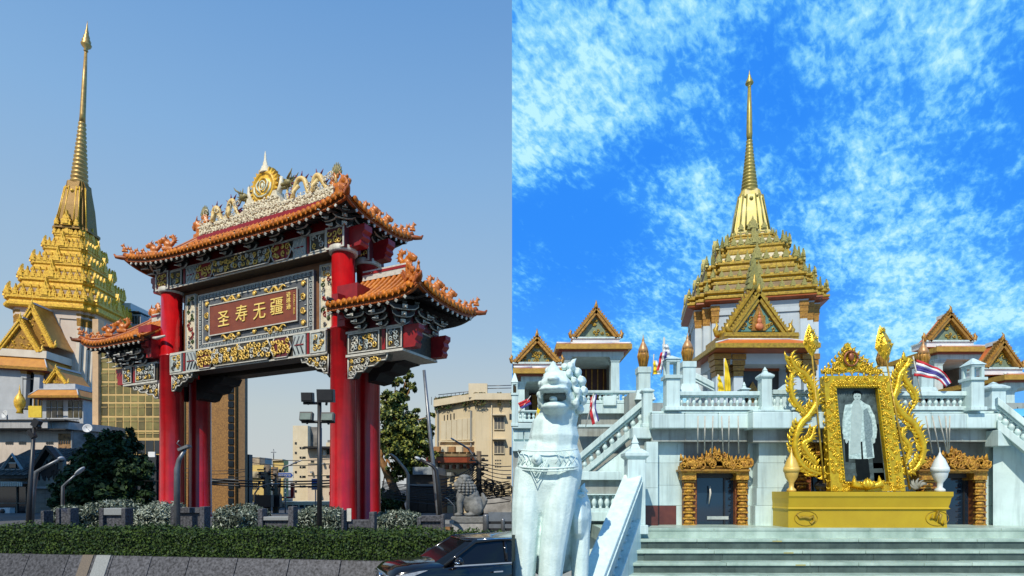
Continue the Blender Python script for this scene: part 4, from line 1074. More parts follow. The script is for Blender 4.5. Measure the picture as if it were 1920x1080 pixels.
# the gold glass office block
gold_wall = mat('gold_mullion', (.62, .43, .17), (.50, .33, .12), 2, .5)
brown_stone = mat('brown_speckled_stone', (.36, .18, .045), (.15, .07, .02), 9, .7, detail=8)
GD = 48
off = facade('office_block', 'office block with a gold framed window grid and brown stone side, behind the gate', GD, 186, 344, 645, 3, gold_wall)
MB().box(PX(344, GD) - off.location.x, PX(438, GD) - off.location.x, .25, .9, 0, PZ(600, GD) - .45).build('stone_side', [brown_stone], off)
MB().box(PX(438, GD) - off.location.x, PX(453, GD) - off.location.x, .6, 1.1, 0, PZ(610, GD) - .45).build('stone_side', [mat('brown_edge', (.2, .12, .05), (.12, .07, .03), 5, .6)], off)
rect(off, 'corner_pillar', GD, 178, 189, 600, 1000, [mat('peach_pillar', (.60, .40, .22), (.5, .32, .17), 2, .6)], -.3, .4)
panes = [mat('gold_pane', (.32, .26, .09), (.15, .125, .05), .7, .16, .2, rnd=.22), mat('gold_pane_dark', (.16, .13, .055), (.07, .06, .03), .7, .14, .2, rnd=.3)]
g_me = None; rn = random.Random(3)
rows_ = [(650, 668), (672, 690), (694, 714), (718, 738), (742, 753), (757, 779), (783, 806), (810, 820)]
for (t, u) in rows_:
    for i in range(11):
        a = 190.5 + i * 13.9
        if a + 12 > 344: break
        rect(off, 'window_pane', GD, a, a + 11.6, t, u, [panes[1 if rn.random() < .22 else 0]], -.03, .06)
        if t != 742: rect(off, 'sash_bar', GD, a, a + 11.6, t + (u - t) * .28, t + (u - t) * .28 + .9, [gold_wall], -.08, -.03)
for i in range(9): rect(off, 'shop_window', GD, 191 + i * 16.5, 206 + i * 16.5, 826, 850, [glass_dark], -.05, .05)
rect(off, 'dark_ground_floor', GD, 189, 342, 853, 985, [glass_dark], -.12, .02)
for i in range(8): rect(off, 'shop_front_frame', GD, 196 + i * 20, 197.5 + i * 20, 853, 985, [black_metal], -.3, -.12)
for k in range(22): rect(off, 'side_window', GD, 426, 436, 640 + k * 14, 651 + k * 14, [glass_dark], .15, .27)
rect(off, 'stone_ledge', GD, 384, 440, 898, 901, [granite_pale], .0, .27)
sg = empty('shop_sign', P(284, 852, 47), 0, 'small glowing white shop sign left of the gate column', 'sign'); m = MB(); m.box(-.28, .28, 0, .12, -.22, .22); m.build('sign_box', [mat('white_sign', (.8, .8, .78), (.75, .75, .73), 2, .4)], sg)
sl = facade('dark_slab_building', 'narrow dark grey slab building beside the brown stone side', 52, 453, 467, 852, .7, mat('dark_slate', (.025, .028, .034), (.02, .022, .026), 2, .5))
for k in range(7): rect(sl, 'panel_joint', 52, 453.5, 466.5, 862 + k * 16, 862.8 + k * 16, [black_metal], -.03, .0)
# white block up behind the wing roof
wb_ = facade('white_block', 'plain white rooftop block between the golden temple and the left wing roof', 70, 208, 245, 568, 9, mat('white_render', (.62, .58, .52), (.54, .50, .45), 2, .7))
rect(wb_, 'dark_louvre', 70, 243, 262, 584, 586, [black_metal], -.2, 2); rect(wb_, 'side_block', 70, 245, 262, 588, 660, [mat('shaded_white_render', (.35, .33, .31), (.25, .24, .22), 2, .7)], .2, 6)  # side block: the white render's shaded side, put into a greyer colour
for k in range(3): rect(wb_, 'window', 70, 247 + k * 5, 250 + k * 5, 592, 606, [glass_dark], .1, .25)
# distant buildings in the gate opening
yel = mat('yellow_render', (.66, .48, .16), (.58, .40, .12), 1, .7, streak=.3); cream = mat('cream_render', (.68, .58, .40), (.60, .50, .33), 1, .7, streak=.2)
yb = facade('yellow_shophouse', 'yellow shophouse with lattice band and roof shed, far through the gate opening', 85, 464, 498, 872, 2, yel)
rect(yb, 'lattice_band', 85, 465, 486, 884, 896, [mat('lattice', (.5, .42, .25), (.05, .04, .03), 1.2, .7, detail=0)], -.3, 0); rect(yb, 'dark_opening', 85, 488, 497, 884, 897, [glass_dark], -.1, .0)
rect(yb, 'roof_shed', 85, 466, 484, 857, 871, [mat('striped_sheet', (.55, .45, .3), (.25, .18, .12), 1, .7)], .5, 4); rect(yb, 'water_tank', 85, 485, 494, 858, 871, [steel], .5, 3)
for k in range(2):
    for i in range(6): rect(yb, 'window', 85, 467 + i * 3.4, 468.8 + i * 3.4, 905 + k * 22, 917 + k * 22, [glass_dark], -.1, .0)
y2 = facade('yellow_tower_block', 'bright yellow block with an orange side, beside the direction sign', 95, 511, 532, 863, 2, yel)
rect(y2, 'orange_side', 95, 507, 518, 876, 900, [mat('orange_render', (.5, .25, .08), (.4, .2, .06), 1, .7)], -1.5, 0); rect(y2, 'column', 95, 529, 534, 898, 938, [yel], -.6, .4)
rect(y2, 'parapet', 95, 510, 531, 861, 864, [cream], -.3, 1); rect(y2, 'window', 95, 521, 527, 905, 920, [glass_dark], -.1, 0); rect(y2, 'balcony', 95, 519, 530, 925, 928, [cream], -1, 0)
w1 = facade('white_tower_block', 'tall cream tower block with small square vents, left of the floodlight mast', 72, 549, 577, 798, 3, cream)
MB().box(PX(577, 72) - w1.location.x, PX(592, 72) - w1.location.x, 1.0, 2.4, 0, PZ(799, 72) - .45).build('stained_side', [mat('stained_side', (.26, .24, .21), (.05, .05, .045), .9, .8)], w1)
for k in range(6):
    y = 829 + k * 18; rect(w1, 'vent', 72, 553, 556.5, y, y + 4, [glass_dark], -.06, .02)
    if k < 5: rect(w1, 'window', 72, 562, 573, y + 9, y + 12.5, [glass_dark], -.06, .02); rect(w1, 'window_bar', 72, 566, 567, y + 9, y + 12.5, [cream], -.09, -.05)
w2 = facade('cream_apartment_block', 'cream apartment block with a dark flat eave behind the floodlight mast', 68, 577, 640, 842, 9, mat('pinkish_cream', (.62, .50, .36), (.54, .42, .29), .8, .7, streak=.3))
rect(w2, 'flat_eave', 68, 575, 640, 838, 841.5, [black_metal], -1, 3); rect(w2, 'roof_shed', 68, 609, 626, 829, 838, [cream], .5, 3); rect(w2, 'roof_shed', 68, 610, 620, 824, 829, [lionstone], .8, 2.6)
rect(w2, 'vent_stack', 68, 607, 612, 844, 854, [white_trim], -.3, 0); rect(w2, 'loggia', 68, 613, 622, 843, 852, [glass_dark], -.1, 0)
for (a, t) in ((617, 872), (612, 890), (618, 898), (617, 922), (583, 864), (596, 880), (588, 900)): rect(w2, 'window', 68, a, a + 6, t, t + 6, [glass_dark], -.06, .02)
for (a, t) in ((606, 868), (624, 905), (600, 926), (584, 884)): rect(w2, 'wall_air_conditioner', 68, a, a + 4, t, t + 3.4, [granite_pale], -.5, 0)
rect(w2, 'drain_pipe', 68, 603, 604, 843, 940, [granite_pale], -.15, 0)
for y in (868, 890, 912): rect(w2, 'string_course', 68, 577, 640, y, y + 1, [cream], -.12, 0)
ls_ = facade('low_white_shop', 'low white shop row at street level seen under the gate', 60, 522, 640, 941, 6, cream)
rect(ls_, 'awning', 60, 521, 534, 944, 955, [granite_brown], -.8, .0); rect(ls_, 'red_shopfront', 60, 546, 552, 905, 932, [dull_red], -.2, .1); rect(ls_, 'red_awning', 60, 530, 553, 931, 934, [dull_red], -.6, .1)
for i in range(9): rect(ls_, 'shop_window', 60, 540 + i * 11, 548 + i * 11, 947, 958, [glass_dark], -.05, .02)
m = MB(); tag(m.tube([P(513, 862, 95), P(513, 842, 95)], .08, 4).tube([P(508, 848, 95), P(518, 848, 95)], .05, 4).build('roof_antenna', [steel]), 'thin roof antenna above the bright yellow block', 'antenna')
# direction sign: white board with a blue double arrow
sgn = empty('direction_sign', P(534, 891, 38), 0, 'white direction sign with a blue double arrow, seen through the gate', 'sign')
h_ = 5.6 * 38 / F; w_ = 16 * 38 / F
MB().box(-w_, w_, 0, .06, -h_, h_).build('board', [white_trim], sgn)
MB().prism([(-w_ * .95, 0), (-w_ * .75, -h_ * .72), (w_ * .75, -h_ * .72), (w_ * .95, 0), (w_ * .75, h_ * .72), (-w_ * .75, h_ * .72)], -.015, 0).build('arrow', [mat('sign_blue', (.03, .09, .36), (.025, .08, .32), 2, .4)], sgn)
text_mesh('เยาวราช', .26, white_trim, sgn, Matrix.Translation((0, -.03, 0)) @ UPRIGHT, 'lettering', .008)
MB().tube([(0, .1, -h_), (0, .1, -4.3)], .05, 6).build('pole', [steel], sgn)
sg2 = empty('notice_sign', P(591, 908, 38), 0, 'blue and white notice board low behind the floodlight mast', 'sign')
m = MB(); m.box(-.25, .25, 0, .05, -.38, .38, 1); m.box(-.22, .22, -.02, 0, .0, .35, 0); m.box(-.15, .15, -.02, 0, -.28, -.22, 0); m.build('board', [MATS['sign_blue'], white_trim], sg2); MB().tube([(0, .08, -.38), (0, .08, -3)], .04, 6).build('pole', [steel], sg2)

# the cream building with the planted roof parapet
CD = 40
cw = mat('sunlit_cream_wall', (.66, .55, .36), (.58, .47, .29), .35, .75, streak=.22)
cb = empty('cream_building', (0, CD, .45), 0, 'large weathered cream building with an overgrown roof parapet, right of the tree', 'building')
def crect(name, a, b_, t, u, mats, y0=-.06, y1=0): return MB().box(PX(a, CD), min(PX(b_, CD), -.02), y0, y1, PZ(u, CD) - .45, PZ(t, CD) - .45).build(name, mats, cb)
xa, xb, xc_ = PX(806, CD), PX(892, CD), -.02
ztop = PZ(752, CD) - .45
m = MB(); m.add([(xa, 2.6, 0), (xb, 0, 0), (xc_, 0, 0), (xc_, 9, 0), (xa, 9, 0)] + [(xa, 2.6, PZ(766, 42.6) - .45), (xb, 0, ztop), (xc_, 0, ztop), (xc_, 9, ztop), (xa, 9, ztop)],
    [(0, 1, 6, 5), (1, 2, 7, 6), (2, 3, 8, 7), (3, 4, 9, 8), (4, 0, 5, 9), (5, 6, 7, 8, 9)]); m.build('wall', [cw], cb)
m = MB()
def band(z0a, z1a, z0b, z1b, pr, mi=0):
    a0 = Vector((xa - .05, 2.6 - pr, 0)); b0 = Vector((xb, -pr, 0)); c0 = Vector((xc_, -pr, 0)); v = []
    for p, z0, z1 in ((a0, z0a, z1a), (b0, z0b, z1b), (c0, z0b, z1b)):
        v += [(p.x, p.y, z0), (p.x, p.y, z1), (p.x, p.y + .5 + pr, z1), (p.x, p.y + .5 + pr, z0)]
    m.loft([v[0:4], v[4:8], v[8:12]], mi)
za, zb = PZ(764, 42.6) - .45, PZ(751, CD) - .45
band(za, za + .5, zb, zb + .45, .45); cbn = m.build('cornice', [cream], cb)
m = MB(); za2, zb2 = PZ(748, 42.6) - .45, PZ(738, CD) - .45; band(za + .5, za2, zb + .45, zb2, .2); m.build('parapet', [mat('mottled_parapet', (.62, .52, .33), (.24, .18, .10), 1.6, .8)], cb)
crect('parapet_block', 879, 914, 720, 746, [cream], -.25, .5)
m = MB()
for i in range(10): x = xb - .6 - i * .33; y = -.0 + (xb - x) * 2.6 / (xb - xa); m.box(x - .02, x + .02, y, y + .05, PZ(748, CD) - .45, PZ(732, CD) - .45)
for zz in (733, 738): m.tube([(xa + .3, 2.4, PZ(zz + 8, 42.6) - .45), (xb - .3, .1, PZ(zz, CD) - .45)], .03, 4); m.tube([(PX(914, CD), .1, PZ(zz - 10, CD) - .45), (-.04, .1, PZ(zz - 11, CD) - .45)], .03, 4)
m.build('roof_railing', [steel], cb)
pts = []; nn = []
for _ in range(2200):
    t = random.random()
    x = xa + (xc_ - xa) * t; y = 2.6 * (1 - (x - xa) / (xb - xa)) if x < xb else 0
    zt_ = za2 + (zb2 - za2) * min(1, (x - xa) / (xb - xa))
    if math.sin(x * 5) + math.sin(x * 2.3 + 1) < -.1: continue
    pts.append((x, y - random.uniform(.2, .4), zt_ - random.random() ** 1.5 * .9)); nn.append((0, -1, .3))
leaves('trailing_plants', pts, nn, .085, [mat('dry_leaf', (.20, .14, .05), (.12, .08, .03), 3, .8), leaf_mid], cb, .5, 0, .9)
for i in range(8): crect('transom_window', 826 + i * 6.9 + (5 if i > 3 else 0), 830.5 + i * 6.9 + (5 if i > 3 else 0), 772 - .55 * i, 784 - .55 * i, [glass_dark], -.06 + max(0, 2.6 * (1 - (826 + i * 7 - 806) / 86)), .05 + max(0, 2.6 * (1 - (826 + i * 7 - 806) / 86)))
def wallrect(name, a, b_, t, u, mats, pr=.06):
    """slab lying on the oblique left wall"""
    v = []
    for px in (a, b_):
        # point on the oblique wall seen in that photo column
        k = (px - 960) / F; s_ = (k * (CD + 2.6) - xa) / ((xb - xa) + k * 2.6); s_ = max(0, min(1, s_)); x = xa + (xb - xa) * s_; y = 2.6 * (1 - s_)
        for py in (u, t): v.append((x, y, (HY - py) * (CD + y) / F + ZC - .45))
    n = Vector((-2.6, -(xb - xa), 0)).normalized(); f = [Vector(p) + n * pr for p in v]; b2 = [Vector(p) - n * .05 for p in v]
    return MB().add([f[0], f[2], f[3], f[1], b2[0], b2[2], b2[3], b2[1]], [(0, 1, 2, 3), (7, 6, 5, 4), (0, 4, 5, 1), (1, 5, 6, 2), (2, 6, 7, 3), (3, 7, 4, 0)]).build(name, mats, cb)
shut = mat('pale_shutter', (.62, .54, .38), (.55, .47, .32), 1, .6)
for i in range(6): wallrect('window_shutter', 828 + i * 10 , 837 + i * 10, 789 - i * 1.1, 826 - i * .3, [shut], .05)
wallrect('window_sill', 826, 890, 827, 829, [cream], .2)
wallrect('dark_awning', 815, 892, 858, 868, [soffit_red], .9); wallrect('awning_top', 815, 892, 852, 857, [mat('dry_leaf2', (.3, .2, .09), (.12, .09, .05), 2, .8)], .95)
for i in range(9): wallrect('lower_window', 830 + i * 6.6, 834.5 + i * 6.6, 872 - .2 * i, 880 - .2 * i, [soffit_red if i % 2 else glass_dark], .05)
for i in range(5): wallrect('planter_box', 822 + i * 14, 833 + i * 14, 838, 848, [mat('terracotta', (.4, .2, .08), (.25, .13, .05), 3, .8) if i % 2 == 0 else cream], .5)
for (a, b_, t, u) in ((955, 959, 776, 786), (955, 959, 838, 852), (950, 958, 893, 897)): crect('wall_window', a, b_, t, u, [glass_dark], -.05, .05)
for k in range(3):
    for i in range(4): crect('vent_slot', 928 + i * 3.2, 930 + i * 3.2, 862 + k * 6, 864 + k * 6, [glass_dark], -.03, .03)
wallrect('dark_doorway', 810, 826, 880, 985, [black_wood], .08)
sh = facade('dark_shop', 'dark shopfront under the bright tree, left of the cream building', 36, 765, 822, 890, 5, mat('shop_shade', (.07, .06, .05), (.03, .028, .025), 1.5, .8))
rect(sh, 'metal_awning', 36, 765, 820, 908, 911, [granite_pale], -1.2, 0); rect(sh, 'tin_roof', 36, 776, 822, 876, 890, [mat('tin_sheet', (.3, .34, .35), (.2, .22, .23), 3, .5)], -.4, 4)
for i in range(3): rect(sh, 'shutter', 36, 768 + i * 17, 783 + i * 17, 915, 960, [black_metal], -.06, 0)
for (a, t) in ((838, 912), (868, 905), (880, 893), (846, 886)): wallrect('wall_air_conditioner', a, a + 8, t, t + 6, [MATS['pale_gate_grey'] if 'pale_gate_grey' in MATS else granite_pale], .45)
for a in (884, 822): wallrect('drain_pipe', a, a + 1.6, 770, 960, [granite_pale], .14)
crect('drain_pipe', 921, 922.6, 756, 960, [cream], -.14, 0)
for (a, b_, t, u) in ((926, 946, 781, 806), (926, 946, 826, 851)):
    crect('window_frame', a, b_, t, u, [shut], -.1, 0); crect('window_hood', a - 2, b_ + 2, t - 3, t - 1, [cream], -.5, 0)
    for i in range(3): crect('window_leaf', a + 1 + i * 6.3, a + 6 + i * 6.3, t + 2, u - 2, [mat('dusty_pane', (.20, .18, .14), (.10, .09, .075), 2, .4)], -.12, -.1)
graff = crect('painted_gate', 905, 959, 930, 968, [mat('grey_white_gate', (.48, .47, .45), (.16, .15, .14), .8, .6)], -.5, -.4)

# the old tiled house on the left
HD_ = 34
rooft = mat('grey_roof_tile', (.10, .092, .08), (.045, .042, .038), 4, .9, bump=.3, bscale=12, rnd=.35, spec=.1)
oldw = mat('old_grey_wall', (.26, .24, .20), (.14, .13, .11), 1.4, .8, streak=.5)
hs_ = empty('old_house', (PX(-30, HD_), HD_, .45), 0, 'old low house with a dark tiled roof and small triangular dormer, at the left edge', 'house')
def hx(px, D=HD_): return PX(px, D) - hs_.location.x
def hz(py, D=HD_): return PZ(py, D) - .45
MB().box(hx(-30), hx(55), .8, 6, 0, hz(893)).build('wall', [oldw], hs_)
# gable wall facing the viewer, right part
gp = [(hx(62), 0), (hx(120), 0), (hx(120), hz(905)), (hx(117), hz(862)), (hx(98), hz(838)), (hx(62), hz(895))]
MB().prism(gp, 0, .3).build('gable_wall', [oldw], hs_)
MB().prism([(hx(60), hz(893)), (hx(97), hz(836)), (hx(99), hz(836)), (hx(121), hz(864)), (hx(118), hz(866)), (hx(98), hz(843)), (hx(64), hz(897))], -.5, 0).build('gable_bargeboard', [black_wood], hs_)
rn = random.Random(8); m = MB()
for i in range(26): x = hx(70) + i * (hx(116) - hx(70)) / 26; t_ = abs(i - 15) / 15; h1 = hz(850 + 34 * t_); m.box(x, x + .06, -.06, 0, hz(902) + rn.uniform(0, .7), h1 - rn.uniform(0, .5))
o = m.build('carved_slats', [black_wood], hs_); o['kind'] = 'stuff'
MB().box(hx(62), hx(121), -.25, 0, hz(916), hz(912)).build('ledge', [granite_pale], hs_)
for k in range(6): MB().box(hx(66), hx(117), -.03, 0, hz(925 + k * 9), hz(924 + k * 9)).build('wall_board', [oldw], hs_)
z0r, z1r = hz(893), hz(836)
m = MB(); m.add([(hx(-30), -.7, z0r), (hx(66), -.7, z0r), (hx(98), 3.2, z1r), (hx(-30), 3.2, z1r), (hx(-30), -.7, z0r - .15), (hx(66), -.7, z0r - .15), (hx(98), 3.2, z1r - .15), (hx(-30), 3.2, z1r - .15)], [(0, 1, 2, 3), (7, 6, 5, 4), (0, 4, 5, 1), (1, 5, 6, 2), (2, 6, 7, 3), (3, 7, 4, 0)])
rf = m.build('roof', [rooft], hs_)
tl = None
for r_ in range(9):
    f = (r_ + .5) / 9; y = -.7 + 3.9 * f; z = z0r + (z1r - z0r) * f; xe = hx(66) + (hx(98) - hx(66)) * f; n_ = int((xe - hx(-4)) / .34)
    for i in range(n_):
        if tl is None:
            q = MB(); q.M = Matrix.Rotation(math.atan2(z1r - z0r, 3.9), 4, 'X'); q.box(-.165, .165, -.27, .27, .0, .05); q.tube([(-.1, -.27, .05), (-.1, .26, .045)], .05, 5); tl = q.build('roof_tile', [rooft], rf); c = tl
        else: c = copy(tl, rf)
        c.location = (xe - .2 - i * .34, y, z + .02 + .012 * rn.random())
dm = MB(); dx0, dx1, dxm = hx(3), hx(40), hx(23); dz0, dz1 = hz(881), hz(853)
dm.prism([(dx0, dz0), (dx1, dz0), (dxm, dz1)], .1, 2.6, 1); dm.tube([(dx0 - .05, .0, dz0), (dxm, .0, dz1 + .05), (dx1 + .05, .0, dz0)], .1, 4, 0, False); dm.box(dx0, dx1, -.05, .1, dz0 - .08, dz0 + .06, 0)
dmo = dm.build('dormer', [granite_pale, rooft], hs_); MB().box(hx(17), hx(29), .02, .1, hz(877), hz(868)).build('dormer_window', [glass_dark], dmo); MB().box(hx(16), hx(30), .0, .08, hz(869), hz(867)).build('dormer_frame', [white_trim], dmo)
MB().box(hx(-30), hx(56), -.9, .8, hz(907), hz(903)).build('awning', [granite_pale], hs_); m = MB()
for i in range(22): m.box(hx(-4) + i * .088 * 1.2, hx(-4) + i * .088 * 1.2 + .06, -.95, -.9, hz(912), hz(904))
o = m.build('awning_fringe', [white_trim], hs_); o['kind'] = 'stuff'
MB().box(hx(-30), hx(50), .6, .8, hz(985), hz(913)).build('shop_glass', [glass_dark], hs_)
for a in (16, 34): MB().box(hx(a), hx(a + 1.2), .52, .62, hz(985), hz(913)).build('glazing_bar', [oldw], hs_)
MB().box(hx(-30), hx(50), .52, .6, hz(945), hz(943)).build('glazing_bar', [oldw], hs_); MB().box(hx(49), hx(55), .1, .6, 0, hz(890)).build('corner_post', [granite_pale], hs_)
MB().box(hx(-30), hx(52), -.6, .5, hz(977), hz(968)).build('lower_awning', [granite_pale], hs_); MB().box(hx(-30), hx(52), -.64, -.6, hz(981), hz(977)).build('red_trim', [dull_red], hs_)
ac = empty('air_conditioner', P(8, 965, 33), 0, 'white air conditioner unit on the old house awning', 'air conditioner')
m = MB(); m.box(-.34, .32, 0, .35, 0, .4, 0); m.build('case', [mat('ac_white', (.66, .67, .66), (.56, .57, .56), 3, .5)], ac); m = MB(); m.M = Matrix.Translation((-.1, -.01, .2)) @ Matrix.Rotation(R(90), 4, 'X'); m.lathe([(.15, -.01), (.15, .015), (.04, .02)], 16); m.build('fan_grille', [black_metal], ac)

# white terrace building between the old house and the temple
TD = 44
tw = mat('peach_white_render', (.60, .50, .40), (.50, .41, .32), 1, .75, streak=.4); tg = mat('grey_white_render', (.46, .44, .41), (.34, .33, .31), 1.4, .75, streak=.5)
tb = empty('terrace_building', (0, TD, .45), 0, 'low off-white building with a flat concrete parapet below the golden temple', 'building')
def trect(name, a, b_, t, u, mats, y0=-.06, y1=0): return MB().box(PX(a, TD), PX(b_, TD), y0, y1, PZ(u, TD) - .45, PZ(t, TD) - .45).build(name, mats, tb)
trect('wall', -30, 136, 803, 990, [tw], 0, 9)
m = MB(); m.add([(PX(136, TD), 0, 0), (PX(168, TD), 2.6, 0), (PX(168, TD), 9, 0), (PX(136, TD), 9, 0)] + [(x, y, PZ(803, TD) - .45) for x, y in ((PX(136, TD), 0), (PX(168, TD), 2.6), (PX(168, TD), 9), (PX(136, TD), 9))], [(0, 1, 5, 4), (1, 2, 6, 5), (2, 3, 7, 6), (3, 0, 4, 7), (4, 5, 6, 7)]); m.build('stained_corner_wall', [mat('stained_grey', (.32, .30, .27), (.10, .095, .085), 1.2, .8)], tb)
trect('parapet_slab', -30, 107, 792, 805, [tg], -.9, 1); trect('parapet_slab', 107, 138, 793, 806, [tg], -.5, 1.4); trect('slab_edge', -30, 138, 805.5, 808, [black_wood], -.8, 0)
m = MB(); m.add([(PX(138, TD), -.5, PZ(806, TD) - .45), (PX(168, TD), 2.2, PZ(806, TD) - .45), (PX(168, TD), 2.2, PZ(793, TD) - .45), (PX(138, TD), -.5, PZ(793, TD) - .45), (PX(138, TD), 1.4, PZ(806, TD) - .45), (PX(168, TD), 4, PZ(806, TD) - .45), (PX(168, TD), 4, PZ(793, TD) - .45), (PX(138, TD), 1.4, PZ(793, TD) - .45)], [(0, 1, 2, 3), (7, 6, 5, 4), (0, 4, 5, 1), (3, 2, 6, 7), (1, 5, 6, 2), (4, 0, 3, 7)]); m.build('parapet_slab', [tg], tb)
trect('corrugated_edge', -30, 140, 789.5, 792, [black_wood], -1, .5)
for (a, b_) in ((11, 26), (36, 50), (87, 101)):
    for i in range(4): trect('vent_block', a + i * (b_ - a) / 4, a + (i + .75) * (b_ - a) / 4, 828, 833, [glass_dark], -.05, .02)
trect('brick_screen', 111, 135, 813, 845, [mat('brown_screen', (.34, .19, .08), (.10, .05, .02), 5, .8, detail=1)], -.1, .02)
for i in range(5): trect('screen_hole', 112 + i * 4.5, 114.5 + i * 4.5, 826, 832, [glass_dark], -.14, -.1)
trect('peach_ledge', 104, 136, 847, 853, [tw], -.3, 0); trect('drain_pipe', 135.5, 137.5, 800, 870, [granite_pale], -.15, -.02)
def dish(px, py, D, r, tilt, label):
    rt = empty('satellite_dish', P(px, py, D), 0, label, 'satellite dish', 'satellite dishes on the terrace roof')
    m = MB(); m.M = Euler((R(78), 0, tilt)).to_matrix().to_4x4(); m.lathe([(.02, -.16 * r), (r * .5, -.11 * r), (r * .85, 0), (r, .08 * r), (r * .99, .1 * r), (r * .84, .03 * r), (r * .5, -.08 * r), (.02, -.12 * r)], 20); m.build('reflector', [mat('dish_white', (.6, .6, .58), (.5, .5, .48), 5, .5)], rt)
    m = MB(); m.tube([(0, -.1 * r, 0), (.1, -.9 * r, .1)], .025, 4); m.tube([(0, .2, 0), (0, .25, -1.2 * r - .4)], .05, 5); m.build('bracket', [steel], rt)
dish(164, 803, 43, .33, .3, 'round white satellite dish at the corner of the terrace parapet'); dish(9, 777, 44.5, .33, -.3, 'grey mesh satellite dish at the left edge above the parapet')
# ================================================================ temple builders
def plan(a, b, s, z):
    q = [(a, b - 2 * s), (a - s, b - 2 * s), (a - s, b - s), (a - 2 * s, b - s), (a - 2 * s, b)]
    p = q + [(-x, y) for x, y in reversed(q)] + [(-x, -y) for x, y in q] + [(x, -y) for x, y in reversed(q)]
    return [(x, y, z) for x, y in p]
LEAF = [(-.5, 0), (.5, 0), (.42, .28), (.55, .42), (.3, .55), (.32, .72), (.1, .95), (0, 1.35), (-.1, .95), (-.32, .72), (-.3, .55), (-.55, .42), (-.42, .28)]
_leafme = {}
def antefix(parent, loc, w, h, rz, m):
    key = m.name
    if key not in _leafme:
        mb = MB(); mb.prism(LEAF, -.16, .16); mb.prism([(x * .55, z * .7 + .1) for x, z in LEAF], -.24, -.1)
        o = mb.build('antefix', [m], parent); _leafme[key] = o
    else: o = copy(_leafme[key], parent)
    o.location = loc; o.scale = (w, w, h); o.rotation_euler = (0, 0, rz); return o
def prasat(root, a, b, s, zb, ze, eave, tiers, bell, rings, needle, finial, M, n_ante=(7, 5)):
    """square redented spire hall. tiers: (z0, z1, half width); b/a = depth ratio"""
    k = b / a; g = M['gold']; w = M['wall']
    mb = MB(); mb.loft([plan(a, b, s, zb), plan(a, b, s, ze)]); mb.build('wall', [w], root)
    # corner pilasters with gilded capitals
    H = ze - zb
    for sx in (-1, 1):
        for (x, y) in ((a - .02, b - 2 * s), (a - s, b - s), (a - 2 * s, b)):
            for sy in (-1, 1):
                c = MB(); d = s * .42; X, Y = sx * (x - d * .6), sy * (y - d * .6)
                c.box(X - d, X + d, Y - d, Y + d, zb, ze - H * .1, 0); p = c.build('pilaster', [M['pilaster']], root)
                c = MB(); c.frus((X - d, X + d, Y - d, Y + d), ze - H * .12, (X - d * 1.35, X + d * 1.35, Y - d * 1.35, Y + d * 1.35), ze - H * .01)
                for q in range(3): c.box(X - d * (1.1 + .15 * q), X + d * (1.1 + .15 * q), Y - d * (1.1 + .15 * q), Y + d * (1.1 + .15 * q), ze - H * (.11 - .035 * q), ze - H * (.095 - .035 * q))
                c.build('capital', [M['cap']], p)
    c = MB(); c.loft([plan(a + .12, b + .12, s, ze - H * .07), plan(a + .12, b + .12, s, ze - H * .04), plan(a + .2, b + .2, s, ze - .01)]); c.build('wall_moulding', [w], root)
    c = MB(); c.loft([plan(a + .1, b + .1, s, ze - .02), plan(eave, eave * k, s * 1.1, ze + .18), plan(eave * .98, eave * k * .98, s, ze + .3)]); c.build('eave_soffit', [M['soffit']], root)
    for ti, (z0, z1, A) in enumerate(tiers):
        h = z1 - z0; B = A * k; s2 = s * A / eave * 1.05; q = MB()
        nxt = tiers[ti + 1][2] if ti + 1 < len(tiers) else A * .72
        q.loft([plan(A * .97, B * .97, s2, z0), plan(A, B, s2, z0 + h * .08), plan(A, B, s2, z0 + h * .2), plan(A * .96, B * .96, s2, z0 + h * .22), plan(A * .955, B * .955, s2, z0 + h * .34), plan(A * 1.0, B * 1.0, s2, z0 + h * .42), plan(A * 1.0, B * 1.0, s2, z0 + h * .54), plan(A * .95, B * .95, s2, z0 + h * .57), plan(A * .93, B * .93, s2, z0 + h * .68), plan(A * .89, B * .89, s2, z0 + h * .71)], 0, False, True)
        q.loft([plan(A * .88, B * .88, s2, z0 + h * .7), plan(nxt * 1.0, nxt * k, s2, z1 + .02)], 1)
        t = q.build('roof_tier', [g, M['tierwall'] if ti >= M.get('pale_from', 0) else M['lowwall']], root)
        ah = h * .56; zA = z0 + h * .53
        n = max(3, n_ante[0] - ti) | 1
        for side in range(4):
            rz = side * math.pi / 2
            ax, ay = (A, B) if side % 2 == 0 else (B, A)
            if side == 2 or (side == 3 and M.get('skipleft')): continue
            xs = [(-1 + 2 * i / (n - 1)) * (ax - 2.2 * s2) for i in range(n)]
            for i, x in enumerate(xs):
                mid = i == n // 2; wv = ah * (.95 if mid else .55); hv = ah * (1.25 if mid else .72)
                p = Matrix.Rotation(rz, 3, 'Z') @ Vector((x, -ay * .97, 0)); antefix(t, (p.x, p.y, zA), wv, hv, rz, M['ante'])
        for sx in (-1, 1):
            for sy in (-1, 1):
                if sy > 0 and sx < 0: continue
                for (x, y) in ((A * .96, B * .96 - 2 * s2), (A * .96 - s2, B * .96 - s2), (A * .96 - 2 * s2, B * .96)):
                    antefix(t, (sx * x, sy * y, zA), ah * .45, ah * .85, sx * sy * -R(45) * (1 if sy < 0 else -1), M['ante'])
    z0, z1, r0, r1 = bell; q = MB(); h = z1 - z0
